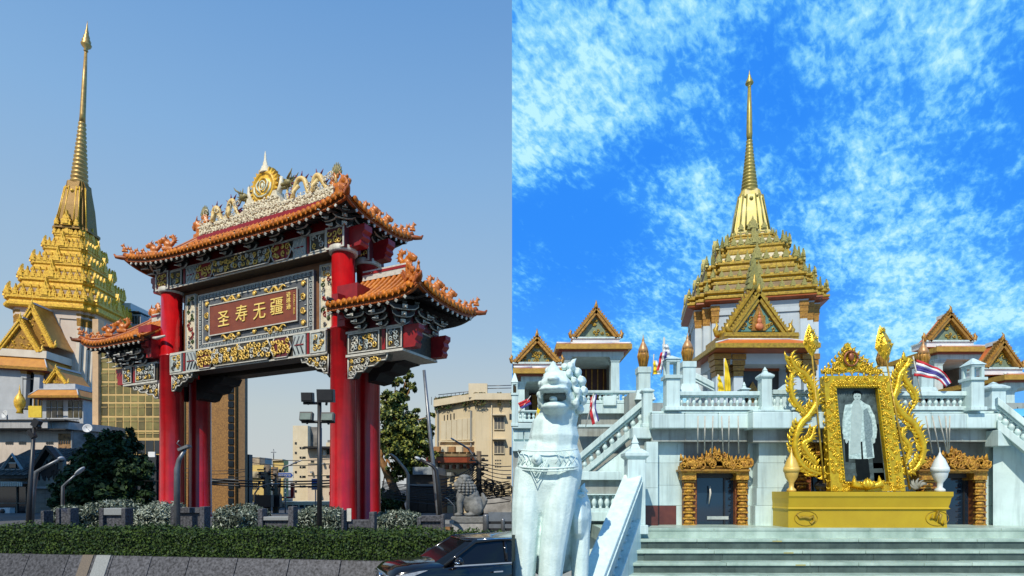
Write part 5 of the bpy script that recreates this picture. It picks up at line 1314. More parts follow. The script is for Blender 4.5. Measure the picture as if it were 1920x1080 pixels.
    q.loft([plan(r0 * 1.12, r0 * k * 1.12, r0 * .16, z0 - .05), plan(r0 * 1.12, r0 * k * 1.12, r0 * .16, z0 + h * .04), plan(r0, r0 * k, r0 * .17, z0 + h * .05), plan(r0 * .86, r0 * k * .86, r0 * .17, z0 + h * .5), plan(r0 * .66, r0 * k * .66, r0 * .15, z0 + h * .88), plan(r1 * 1.12, r1 * 1.12, r1 * .16, z1)])
    o = q.build('spire_bell', [M['bell']], root)
    rr = [(0, r0, z0 + h * .05), (1, r0 * .66, z0 + h * .88)]
    e = MB()
    for sx in (-1, 1):
        for f in (1, .66, .35): e.tube([(sx * r0 * f * 1.0, -r0 * k * (1.03 if f < 1 else .68), z0 + h * .06), (sx * r0 * .66 * f, -r0 * k * .66 * (1.03 if f < 1 else .68), z0 + h * .88)], r0 * .045, 4)
    for sx in (-.33, .33): e.ball((sx * r0, -r0 * .72 * k, z0 + h * .83), r0 * .07, 0, 6, 4)
    e.ball((0, -r0 * .72 * k, z0 + h * .78), r0 * .12, 0, 8, 5); e.build('bell_rib', [M['ante']], o)
    antefix(o, (0, -r0 * k * 1.14, z0 + h * .04), r0 * .62, h * .22, 0, M['ante'])
    for sx in (-.62, .62): antefix(o, (sx * r0, -r0 * k * 1.14, z0 + h * .04), r0 * .3, h * .14, 0, M['ante'])
    z0, z1, r0, r1 = rings; nr = 15; prof = [(r0 * 1.15, z0 - .05)]
    for i in range(nr):
        t = i / nr; r = r0 * (1 - t) ** 1.15 + r1 * (1 - (1 - t) ** 1.15); dz = (z1 - z0) / nr
        prof += [(r * .82, z0 + dz * i), (r * 1.0, z0 + dz * (i + .28)), (r * 1.0, z0 + dz * (i + .6)), (r * .8, z0 + dz * (i + .82))]
    q = MB(); q.lathe(prof, 16); q.build('spire_rings', [M['spire']], root)
    z2, rn_ = needle; q = MB(); q.lathe([(r1 * .85, z1 - .05), (rn_ * 1.2, z1 + (z2 - z1) * .1), (rn_, z1 + (z2 - z1) * .55), (rn_ * .6, z2)], 10); q.build('spire_needle', [M['spire']], root)
    z3, r3 = finial; h = z3 - z2; q = MB()
    q.lathe([(rn_ * .6, z2 - .1), (r3 * .45, z2), (r3 * .3, z2 + h * .06), (r3 * .9, z2 + h * .16), (r3, z2 + h * .22), (r3 * .75, z2 + h * .27), (r3 * .85, z2 + h * .33), (r3 * .55, z2 + h * .42), (r3 * .6, z2 + h * .46), (r3 * .35, z2 + h * .56), (r3 * .38, z2 + h * .6), (r3 * .2, z2 + h * .72), (r3 * .08, z2 + h * .9), (.01, z3)], 12)
    q.build('spire_finial', [M['spire']], root)

def board_run(mb, a, b, w, d0, d1, m=0):
    """sloping board in the x-z plane from a to b, width w below the line, between depths d0 and d1"""
    a, b = Vector((a[0], 0, a[1])), Vector((b[0], 0, b[1])); t = (b - a).normalized(); n = Vector((t.z, 0, -t.x))
    if n.z > 0: n = -n
    q = [a, b, b + n * w, a + n * w]; mb.prism([(p.x, p.z) for p in q], d0, d1, m)
def gable_front(parent, cx, zb, hw, h, y, M, w=.3, nest=0, depth=.4, horn=1.0, name='gable'):
    """ornate gable: bargeboards with teeth, horns at the feet, pointed finial, carved field"""
    root = empty(name, (0, 0, 0)); root.parent = parent
    t = MB(); t.prism([(cx - hw * .86, zb + .0), (cx + hw * .86, zb), (cx, zb + h * .86)], y + depth * .6, y + depth); fld = t.build('pediment_field', [M['field']], root)
    scr = MB(); rn = random.Random(int(hw * 100 + cx * 10))
    for i in range(40):
        x = rn.uniform(-.7, .7) * hw; zz = rn.uniform(.04, .8) * h
        if abs(x) / hw > .74 * (1 - zz / (h * .86)): continue
        spiral(scr, cx + x, zb + zz, y + depth * .5, w * .36, 1.1, rn.uniform(0, 6), rn.choice((-1, 1)), w * .12, 0, 8)
    if scr.v: scr.build('pediment_relief', [M['fieldgold']], root)['kind'] = 'stuff'
    for s in (-1, 1):
        b = MB(); board_run(b, (cx, zb + h), (cx + s * hw, zb + .05), w, y - .02, y + depth)
        board_run(b, (cx, zb + h - w * .25), (cx + s * hw * .985, zb + .05 - w * .2), w * .3, y - w * .25, y)
        bo = b.build('bargeboard', [M['board']], root)
        tm = MB(); n = max(6, int(math.hypot(hw, h) / (w * .55)))
        for i in range(n):
            f = (i + .4) / n; px, pz = cx + s * hw * f, zb + h * (1 - f)
            L = math.hypot(hw, h); nx, nz = s * h / L, hw / L; tx, tz = s * hw / L, -h / L; k = w * .26
            tm.prism([(px - tx * k, pz - tz * k), (px + tx * k, pz + tz * k), (px + nx * w * .42 - tx * k * .6, pz + nz * w * .42 - tz * k * .6)], y, y + depth * .5)
        tm.build('bargeboard_teeth', [M['board']], bo)['kind'] = 'stuff'
        hm = MB(); x = cx + s * hw; hm.tube([(x - s * .2 * w, y + .1, zb - .1 * w), (x + s * .35 * w, y + .1, zb + .1 * w), (x + s * .55 * w, y + .1, zb + .7 * w), (x + s * .3 * w, y + .1, zb + 1.2 * w), (x + s * .55 * w, y + .1, zb + 1.9 * w * horn)], [w * .4, w * .42, w * .36, w * .2, .01], 6)
        hm.build('naga_horn', [M['board']], bo)
    f = MB(); f.tube([(cx, y + .1, zb + h - w * .6), (cx, y + .06, zb + h + w * .2), (cx, y, zb + h + w * .8), (cx, y + .1, zb + h + w * 1.7 * horn)], [w * .45, w * .36, w * .16, .01], 6); f.build('roof_finial', [M['board']], root)
    return root
def gable_roof(parent, cx, zb, hw, h, y0, y1, M, lift=.0, th=.12):
    for s in (-1, 1):
        m = MB(); n = 6; top = []; 
        prof = [(cx + s * hw * f, zb + h * ((1 - f) ** 1.12)) for f in [i / n for i in range(n + 1)]]
        poly = prof + [(x, z - th) for x, z in reversed(prof)]
        m.prism(poly, y0, y1); m.build('roof_slope', [M['roof']], parent)
    m = MB(); m.box(cx - .1, cx + .1, y0, y1, zb + h - .04, zb + h + .14); m.build('ridge', [M['edge']], parent)
def skirt(parent, x0, x1, y0, y1, z0, z1, inset, M, fascia=.18, tiles=True):
    """low hipped apron roof with white arris, tile face and gilded fascia"""
    m = MB(); m.frus((x0, x1, y0, y1), z0, (x0 + inset, x1 - inset, y0 + inset, y1), z1); o = m.build('apron_roof', [M['roof']], parent)
    m = MB(); m.tube([(x0 + inset, y0 + inset, z1 + .02), (x1 - inset, y0 + inset, z1 + .02)], .07, 5)
    for s, x in ((1, x0), (-1, x1)): m.tube([(x + s * inset, y0 + inset, z1 + .02), (x, y0, z0 + .05)], .06, 5)
    m.build('roof_arris', [M['edge']], o)
    m = MB(); m.box(x0 - .06, x1 + .06, y0 - .06, y1, z0 - fascia, z0 - .002); m.build('gilded_fascia', [M['fascia']], o)
    m = MB(); m.box(x0 + .12, x1 - .12, y0 + .12, y1 - .05, z0 - fascia - .06, z0 - fascia - .002); m.build('soffit', [M['soffit']], o)
    return o
def pillar(parent, x, y, z0, z1, w, M, cap=.5):
    m = MB(); m.frus((x - w * .56, x + w * .56, y - w * .56, y + w * .56), z0, (x - w / 2, x + w / 2, y - w / 2, y + w / 2), z1 - cap)
    m.box(x - w * .7, x + w * .7, y - w * .7, y + w * .7, z0 - .0, z0 + w * .35)
    o = m.build('column', [M['pilaster']], parent)
    m = MB()
    for q in range(4): k = w * (.54 + .07 * q); m.box(x - k, x + k, y - k, y + k, z1 - cap * (1 - q * .25), z1 - cap * (.78 - q * .25) if q < 3 else z1)
    m.build('capital', [M['cap']], o); return o

ML = dict(pale_from=9, lowwall=mat('shaded_tier_recess', (.20, .10, .018), (.10, .05, .01), 4, .5), gold=gold_bright, wall=temple_wall, pilaster=mat('cream_pilaster', (.66, .58, .46), (.56, .48, .37), 1, .6), cap=gold_dark, soffit=soffit_red, tierwall=mat('brown_gold', (.42, .24, .04), (.24, .12, .02), 4, .5, .2, bump=.3), ante=gold_bright,  # tier recess: shade of the creases put into the wall colour
          bell=mat('bronze_gold_bell', (.34, .19, .035), (.17, .09, .016), 40, .5, .25, bump=.3, bscale=60), spire=mat('pale_bronze_spire', (.50, .33, .10), (.34, .2, .06), 3, .4, .4), field=gold_dark, fieldgold=gold_bright, board=gold_bright, roof=mat('ochre_temple_tile', (.52, .22, .025), (.40, .15, .015), 2, .45, bump=.2, bscale=18), edge=mat('grey_arris', (.5, .5, .5), (.4, .4, .4), 3, .6), fascia=gold_dark)  # pediment field darkened to hold the shade inside the bargeboards
# ---------------------------------------------------------------- the temple behind the gate (west)
TL = 62.0; TS = 66.7; CXL = 133
lt = empty('golden_temple', (-52.75, TS, 0), R(5), 'gold tiered temple with a very tall spire, far behind the gate\'s left wing', 'temple')
LEAN = R(2.7); lt.rotation_euler = (0, LEAN, R(5))
def lz(py, D=TL): return PZ(py, D)
def lh(px, D=TL): return px * D / F
piv = lz(690)
lt.location.x -= math.sin(LEAN) * piv
kk = .88
tw_ = [(572, 536, 5.05), (538, 503, 4.15), (505, 475, 3.3), (477, 448, 2.5), (450, 424, 1.75)]
tl_ = [(lz(a, TS - A), lz(b_, TS - A), A) for a, b_, A in tw_]
tl_ = [(t[0], tl_[i + 1][0] if i < 4 else t[1], t[2]) for i, t in enumerate(tl_)]
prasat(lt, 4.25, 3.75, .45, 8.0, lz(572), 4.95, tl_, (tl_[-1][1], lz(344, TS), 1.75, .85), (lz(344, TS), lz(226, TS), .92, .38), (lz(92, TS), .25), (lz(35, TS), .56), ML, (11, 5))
MB().box(.4, 1.2, -3.85, -3.72, lz(616), lz(590)).build('relief_panel', [ML['pilaster']], lt)
yb0 = -3.75
gx = .45
gable_front(lt, gx, lz(655), lh(40), lh(74), yb0 - 3.2, ML, .40, name='gable')
gable_front(lt, gx - .5, lz(668), lh(36), lh(57), yb0 - 4.0, ML, .40, name='gable')
gable_roof(lt, gx, lz(652), lh(40), lh(73), yb0 - 3.0, yb0 + .2, ML)
gable_roof(lt, gx - .5, lz(665), lh(36), lh(56), yb0 - 3.7, yb0 - 3.0, ML)
MB().box(gx - 3.0, gx + 2.3, yb0 - 4.0, yb0, lz(680), lz(667)).build('gable_beam', [ML['pilaster']], lt)
skirt(lt, gx - 4.2, gx + 2.9, yb0 - 4.7, yb0, lz(699), lz(680), .9, ML, .3)
MB().box(gx - 4, gx + .0, yb0 - 4.1, yb0, 5, lz(704)).build('lower_wall', [temple_wall_blue], lt)
for x in (gx + .3, gx + 1.6): pillar(lt, x, yb0 - 3.9, lz(772), lz(702), .55, dict(ML, pilaster=temple_wall_blue), .5)
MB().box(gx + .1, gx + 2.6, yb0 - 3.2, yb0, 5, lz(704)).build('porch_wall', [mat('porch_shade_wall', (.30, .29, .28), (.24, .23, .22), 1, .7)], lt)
MB().box(gx + .5, gx + 1.4, yb0 - 3.5, yb0 - 3.2, lz(770), lz(708)).build('porch_doorway', [glass_dark], lt)
MB().box(gx - 6, gx + 9, yb0 - 4.4, yb0, 3, lz(775)).build('terrace_base', [temple_wall_blue], lt)
# small side pavilion with its own gable
sp = empty('small_pavilion', (PX(128, 57), 57, 0), 0, 'small pavilion with gold gable and tall glazed windows, below the golden temple', 'pavilion')
def sz(py): return PZ(py, 57)
def sw(px): return px * 57 / F
gable_front(sp, 0, sz(724), sw(20), sw(28), -1.6, ML, .26, name='gable'); gable_roof(sp, 0, sz(722), sw(20), sw(27), -1.4, 1.6, ML)
MB().box(sw(-22), sw(36), -1.6, 2, sz(734), sz(725)).build('gable_beam', [MATS['grey_arris']], sp)
m = MB(); m.add([(sw(20), -1.4, sz(726)), (sw(48), .9, sz(734)), (sw(26), .9, sz(700)), (sw(2), -1.2, sz(698))], [(0, 1, 2, 3), (3, 2, 1, 0)]); 
skirt(sp, sw(-39), sw(50), -2.2, 2, sz(748), sz(736), .5, ML, .22)
MB().box(sw(-30), sw(45), -1.2, 2, 4, sz(751)).build('wall', [temple_wall_blue], sp)
for i, (a, b_) in enumerate(((-22, -14), (-12, -3), (-1, 8), (18, 26), (28, 36), (38, 43))):
    w_ = MB().box(sw(a), sw(b_), -1.26, -1.18, sz(786), sz(755)).build('window', [mat('warm_glass', (.10, .085, .05), (.03, .03, .03), 1.2, .1)], sp)
    MB().box(sw(a), sw(b_), -1.3, -1.26, sz(768), sz(767)).build('glazing_bar', [temple_wall_blue], w_)
MB().box(sw(-68), sw(48), -1.9, -1.7, sz(790), sz(788)).build('handrail', [temple_wall_blue], sp); m = MB()
for i in range(28): m.box(sw(-30 + i * 2.7), sw(-29 + i * 2.7), -1.85, -1.75, sz(797), sz(790))
m.build('baluster_row', [temple_wall_blue], sp)['kind'] = 'stuff'
MB().box(sw(-50), sw(-33), -.9, 2, 4, sz(748)).build('dark_recess', [glass_dark], sp)
for a in (-50, -42, -35): MB().box(sw(a), sw(a + 1.5), -.98, -.9, sz(785), sz(748)).build('door_frame', [gold_dark], sp)
s2 = empty('rear_pavilion', (PX(178, 66), 66, 0), 0, 'orange pavilion roof corner squeezed between temple wall and office pillar', 'pavilion')
m = MB(); m.add([(PX(160, 66) - PX(178, 66), 0, PZ(703, 66)), (PX(188, 66) - PX(178, 66), 0, PZ(703, 66)), (PX(188, 66) - PX(178, 66), 2, PZ(680, 66)), (PX(178, 66) - PX(178, 66), 2, PZ(680, 66)), (PX(160, 66) - PX(178, 66), 4, PZ(703, 66)), (PX(188, 66) - PX(178, 66), 4, PZ(703, 66))], [(0, 1, 2, 3), (4, 3, 2, 5), (0, 3, 4), (1, 5, 2), (0, 4, 5, 1)]); m.build('roof', [ML['roof']], s2)
MB().box(PX(168, 66) - PX(178, 66), PX(188, 66) - PX(178, 66), .5, 3.5, 3, PZ(704, 66)).build('wall', [ML['pilaster']], s2); MB().box(PX(172, 66) - PX(178, 66), PX(188, 66) - PX(178, 66), 2.2, 3.5, PZ(680, 66), PZ(660, 66)).build('upper_wall', [gold_dark], s2)
# gold urn and yellow cloth on the temple terrace
ur = empty('golden_urn', P(37, 775, 53), 0, 'golden urn with a thin rod on the temple terrace wall at left', 'urn'); m = MB(); m.lathe([(.3, 0), (.2, .25), (.42, .7), (.46, 1.1), (.36, 1.5), (.12, 1.9), (.05, 2.3), (.0, 2.8)], 14); m.build('body', [gold_bright], ur); m = MB(); m.tube([(.3, 0, 0), (.3, 0, 3.4)], .04, 4); m.box(.3, 1.3, -.03, .03, 3.2, 3.3); m.build('rod', [black_metal], ur)
m = MB(); m.box(-.62, .62, -.05, .05, -.55, .55); tag(m.build('yellow_cloth', [mat('yellow_cloth', (.72, .52, .05), (.6, .4, .03), 3, .8)], None, P(66, 772, 53)), 'yellow cloth hung on the temple terrace rail beside the urn', 'cloth')

# ================================================================ east side: the marble temple (x > 0)
structure(MB().box(.001, 400, -40, 600, -.3, 0).build('plaza', [paving]))
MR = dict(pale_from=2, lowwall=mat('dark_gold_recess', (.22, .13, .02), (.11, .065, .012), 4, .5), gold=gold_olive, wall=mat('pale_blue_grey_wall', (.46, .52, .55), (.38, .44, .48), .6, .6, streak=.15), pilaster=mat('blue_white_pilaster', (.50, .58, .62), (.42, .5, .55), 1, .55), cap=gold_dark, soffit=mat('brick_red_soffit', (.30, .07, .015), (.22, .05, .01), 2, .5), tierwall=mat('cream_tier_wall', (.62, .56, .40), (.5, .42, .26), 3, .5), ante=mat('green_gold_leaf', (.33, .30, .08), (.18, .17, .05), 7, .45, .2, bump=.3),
          bell=mat('pale_yellow_bell', (.74, .60, .13), (.62, .52, .26), 2.2, .4, .15), spire=mat('olive_gold_spire', (.42, .34, .08), (.26, .22, .06), 3, .4, .3), field=mat('teal_pediment', (.12, .27, .22), (.07, .17, .15), 5, .5), fieldgold=gold_olive, board=gold_olive, roof=orange_roof, edge=mat('white_arris', (.72, .74, .74), (.6, .62, .62), 3, .5), fascia=gold_olive)
DR = 53.3
rt_ = empty('marble_temple', (PX(1411, DR), DR, 0), R(-12), 'marble temple with redented golden roof and ringed spire under a cloudy sky', 'temple')
def ra(hp): return hp * DR / (F + hp)
def rz_(py, hp): return PZ(py, DR - ra(hp))
rr = [(545, 522, 133), (520, 498, 112), (497, 470, 92), (469, 443, 68), (443, 426, 45)]
tiers = [(rz_(a, h), rz_(b_, h), ra(h)) for a, b_, h in rr]
for i in range(len(tiers) - 1): tiers[i] = (tiers[i][0], tiers[i + 1][0], tiers[i][2])
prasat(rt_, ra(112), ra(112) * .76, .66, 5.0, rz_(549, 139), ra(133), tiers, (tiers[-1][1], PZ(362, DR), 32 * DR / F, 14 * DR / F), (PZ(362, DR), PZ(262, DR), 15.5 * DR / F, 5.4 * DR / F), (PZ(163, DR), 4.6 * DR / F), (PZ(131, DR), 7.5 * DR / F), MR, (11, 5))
rt_.location.x -= .3
# its entrance porch
PD = 44.0
po = empty('entrance_porch', (0, 0, 0)); po.parent = rt_
# porch coordinates are those of the temple: front plane at local y = PD - DR
inv = (Matrix.Translation(rt_.location) @ Matrix.Rotation(R(-12), 4, 'Z')).inverted()
po.matrix_basis = inv @ Matrix.Translation((PX(1424, PD), PD, 0))
def pw(px): return px * PD / F
def pz(py): return PZ(py, PD)
gable_front(po, 0, pz(622), pw(66), pw(98), .9, MR, .62, name='gable', horn=1.1); gable_front(po, 0, pz(620), pw(54), pw(76), .0, MR, .5, name='gable', horn=.7)
gable_roof(po, 0, pz(621), pw(64), pw(94), 1.2, 2.6, MR)
m = MB(); m.tube([(0, 1.2, pz(536)), (0, 1.2, pz(520)), (0, 1.2, pz(506)), (0, 1.2, pz(476))], [.55, .4, .22, .03], 6)
for k in range(5):
    w_ = .62 - .10 * k; zq = pz(534 - 12 * k); m.prism([(-w_, zq), (w_, zq), (w_ * .9, zq + .35), (w_ * .5, zq + .5), (w_ * .3, zq + .8), (-w_ * .3, zq + .8), (-w_ * .5, zq + .5), (-w_ * .9, zq + .35)], 1.2 - w_ * .6, 1.2 + w_ * .6)
m.build('gable_spire', [MR['ante']], po)
m = MB(); m.prism([(-.55, 0), (.55, 0), (.5, .9), (.3, 1.3), (0, 2.1), (-.3, 1.3), (-.5, .9)], -.2, .0); n_ = m.build('niche', [gold_dark], po, (0, .28, pz(619)))
m = MB(); m.ball((0, -.28, .3), (.34, .14, .28)); m.ball((0, -.28, .72), (.2, .13, .3)); m.ball((0, -.28, 1.08), .13); m.cone((0, -.28, 1.15), (0, -.28, 1.5), .09, .01); m.build('niche_statue', [mat('orange_statue', (.6, .22, .08), (.4, .12, .05), 5, .5)], n_)
m = MB(); m.box(pw(-68), pw(72), -.15, 4, pz(637), pz(624)); m.box(pw(-68), pw(72), -.22, -.15, pz(632), pz(627)); m.build('gable_beam', [gold_olive], po)
skirt(po, pw(-98), pw(88), -1.9, 5, pz(655), pz(639), 1.5, MR, .34)
m = MB(); m.box(pw(-78), pw(78), -.3, 4, pz(684), pz(663)); m.build('porch_beam', [MR['pilaster']], po)
for x, w_ in ((-74, .9), (-42, .72), (66, .72), (90, .9)): pillar(po, pw(x), .1, 6, pz(666), w_, MR, 1.7)
m = MB(); m.box(pw(-76), pw(92), 2.0, 2.6, 5, pz(664)); m.build('porch_wall', [MR['wall']], po)
m = MB(); m.box(pw(-30), pw(52), 1.4, 2.05, 5, pz(681)); o = m.build('doorway', [mat('dark_doorway', (.055, .05, .045), (.04, .038, .035), 1, .4)], po)
m = MB(); m.box(pw(-30), pw(52), 1.3, 1.4, pz(689), pz(681)); m.build('red_lintel', [MR['soffit']], o)
m = MB(); m.prism([(pw(-12), 6), (pw(12), 6), (pw(9), pz(725)), (pw(0), pz(710)), (pw(-9), pz(725))], 1.2, 1.3); m.build('gold_altar', [gold_dark], o)
for x in (-62,): m = MB(); m.prism([(pw(x - 8), 5), (pw(x + 8), 5), (pw(x + 8), pz(690)), (pw(x), pz(678)), (pw(x - 8), pz(690))], 1.9, 2.02); m.build('side_arch', [glass_dark], po)
# ---------------------------------------------------------------- small pavilions on the terrace
def pavilion(cx, D, apex, gb, ghw, band, sk, skw, floor, label, rz=0, cols=(-.75, .62), depth=5.0, wall=0):
    rt = empty('gabled_pavilion', (PX(cx, D), D, 0), rz, label, 'pavilion', 'gabled pavilions on the terrace')
    k = D / F; Z = lambda py: PZ(py, D)
    M2 = dict(MR, board=gold_dark, field=mat('green_pediment', (.20, .26, .16), (.12, .16, .11), 6, .5), fascia=mat('ochre_fascia', (.46, .27, .03), (.32, .17, .02), 5, .5, bump=.3), soffit=soffit_red)
    gable_front(rt, 0, Z(gb), ghw * k, (gb - apex) * k * .93, 0, M2, 9.5 * k, horn=.8); gable_roof(rt, 0, Z(gb) - .05, ghw * k * .96, (gb - apex) * k * .86, .2, .9, M2)
    MB().box(-ghw * k, ghw * k, .05, 1.2, Z(band), Z(gb)).build('gable_base', [MR['edge']], rt)
    m = MB(); m.box(-ghw * k - .05, ghw * k + .05, -.02, 1.2, Z(gb) - .1, Z(gb) - .02); m.build('gable_base_moulding', [marble], rt)
    x0, x1 = skw[0] * k, skw[1] * k
    skirt(rt, x0, x1, -.9, depth, Z(sk), Z(band), .8, M2, 9 * k)
    zt = Z(sk) - 9 * k - .06
    MB().box(x0 + .3, x1 - .3, -.55, depth - .3, zt - 9 * k, zt).build('beam', [marble], rt)
    for c in cols: pillar(rt, c * (x1 - x0) / 2 + (x0 + x1) / 2, -.25, Z(floor) - 1, zt - 9 * k, 15 * k, dict(MR, cap=marble, pilaster=marble), 10 * k)
    MB().box(x0 + .5, x1 - .5, depth * .5, depth * .5 + .2, Z(floor) - 1, zt).build('back_wall', [mat('dark_red_interior', (.07, .014, .01), (.03, .01, .008), 1.2, .6)], rt)
    MB().box(x0 + .3, x0 + .7, depth * .3, depth - .4, Z(floor) - 1, zt).build('side_wall', [marble_grey], rt); MB().box(x1 - .7, x1 - .3, depth * .3, depth - .4, Z(floor) - 1, zt).build('side_wall', [marble_grey], rt)
    m = MB()
    for i in range(7): x = x0 + .9 + i * (x1 - x0 - 1.8) / 6; m.box(x, x + .06, depth * .5 - .08, depth * .5, Z(floor) - 1, zt - .3)
    m.build('door_bars', [gold_dark], rt)
    return rt
pavilion(1118, 30, 570, 631, 44, 645, 653, (-76, 58), 745, 'gabled pavilion right of the guardian lion\'s head, the higher left one', depth=5)
pavilion(1007, 25, 624, 678, 44, 691, 699, (-43, 50), 775, 'gabled pavilion partly behind the guardian lion, cut by the picture\'s middle', depth=5)
pavilion(1783, 30, 580, 637, 44, 650, 658, (-50, 82), 745, 'gabled pavilion above the waving flag, the higher right one', cols=(-.78, .3))
pavilion(1882, 26, 631, 688, 37, 702, 710, (-30, 60), 770, 'lower gabled pavilion at the far right edge above the umbrella', cols=(-.4,))
# ---------------------------------------------------------------- terrace wall with gilded doors
FD = 18.0
ter = empty('marble_terrace', (0, 0, 0), 0, 'pale marble terrace wall with carved gilded doorways at the top of the steps', 'terrace')
LZ = 1.42                                            # landing height
structure(MB().box(2.6, 24, 16.5, 21, 1.0, LZ).build('landing', [marble_step]))
def tb_(name, a, b_, t, u, D, depth, mats, parent=ter, bev=.015, batter=0):
    x0, x1, z0, z1 = PX(a, D), PX(b_, D), PZ(u, D), PZ(t, D)
    m = MB(); m.frus((x0 - batter, x1 + batter, D - batter, D + depth), z0, (x0, x1, D, D + depth), z1)
    return m.build(name, mats, parent, bevel=bev)
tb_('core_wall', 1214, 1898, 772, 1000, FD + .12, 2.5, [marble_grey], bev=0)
# marble facing slabs in courses, joints left open
rn = random.Random(21)
door_gaps = [(1282, 1402), (1490, 1640), (1724, 1848)]
courses = [(826, 868), (868, 910), (910, 948), (948, 1000)]
for ci, (t, u) in enumerate(courses):
    x = 1214 - ci * 2; end = 1890 + ci * 6
    while x < end - 4:
        w = rn.uniform(52, 74); b_ = min(x + w, end)
        if end - b_ < 20: b_ = end
        segs = [(x, b_)]
        for (g0, g1) in door_gaps:
            ns = []
            for (p, q) in segs:
                if q <= g0 or p >= g1: ns.append((p, q))
                else:
                    if p < g0 - 3: ns.append((p, g0))
                    if q > g1 + 3: ns.append((g1, q))
            segs = ns
        for (p, q) in segs:
            if u > 985 and q < 1272: pm = mat('red_brown_marble', (.15, .045, .03), (.085, .026, .02), 3, .3)
            else: pm = marble
            tb_('marble_slab', p + .18, q - .18, t + .2, u - .15, FD + rn.uniform(0, .008), .13, [pm], bev=.006)
        x = b_
# piers
for (a, b_, bt) in ((1425, 1486, .10), (1214, 1234, .14)):
    for (t, u) in ((828, 868), (868, 915), (915, 948), (948, 1000)): tb_('pier_slab', a - (u - 828) * .05, b_, t + .2, u - .2, FD - .4, .42, [MATS['red_brown_marble'] if t > 940 and a < 1300 else marble], bev=.008)
tb_('stained_panel', 1195, 1213, 860, 1000, FD + .3, .2, [marble_grey])
tb_('dado_frame', 1196, 1214, 944, 1000, FD + .15, .1, [MATS['red_brown_marble']])
# cornice: frieze band with shade put into its colour, and the white projecting ledge, in lengths
def cornice(a, b_, D, t0=772, t1=803, t2=828):
    n = max(1, round((b_ - a) / 62)); xs = [a + (b_ - a) * i / n for i in range(n + 1)]
    for p, q in zip(xs, xs[1:]):
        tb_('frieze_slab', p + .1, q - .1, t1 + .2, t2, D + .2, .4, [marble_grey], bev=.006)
        tb_('cornice_slab', p + .1, q - .1, t0 + 3, t1, D - .12, .7, [marble], bev=.03)
        tb_('ledge_slab', p + .1, q - .1, t0 - 1, t0 + 2.6, D + .02, .6, [marble], bev=.01)
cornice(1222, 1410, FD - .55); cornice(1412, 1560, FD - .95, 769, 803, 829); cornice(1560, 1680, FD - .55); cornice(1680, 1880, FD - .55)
tb_('cornice_slab', 1186, 1222, 801, 822, FD - .3, .6, [marble], bev=.03); tb_('frieze_slab', 1192, 1220, 822, 856, FD - .1, .4, [marble_grey])
tb_('side_pier', 1196, 1216, 856, 1000, FD - .02, .3, [marble])

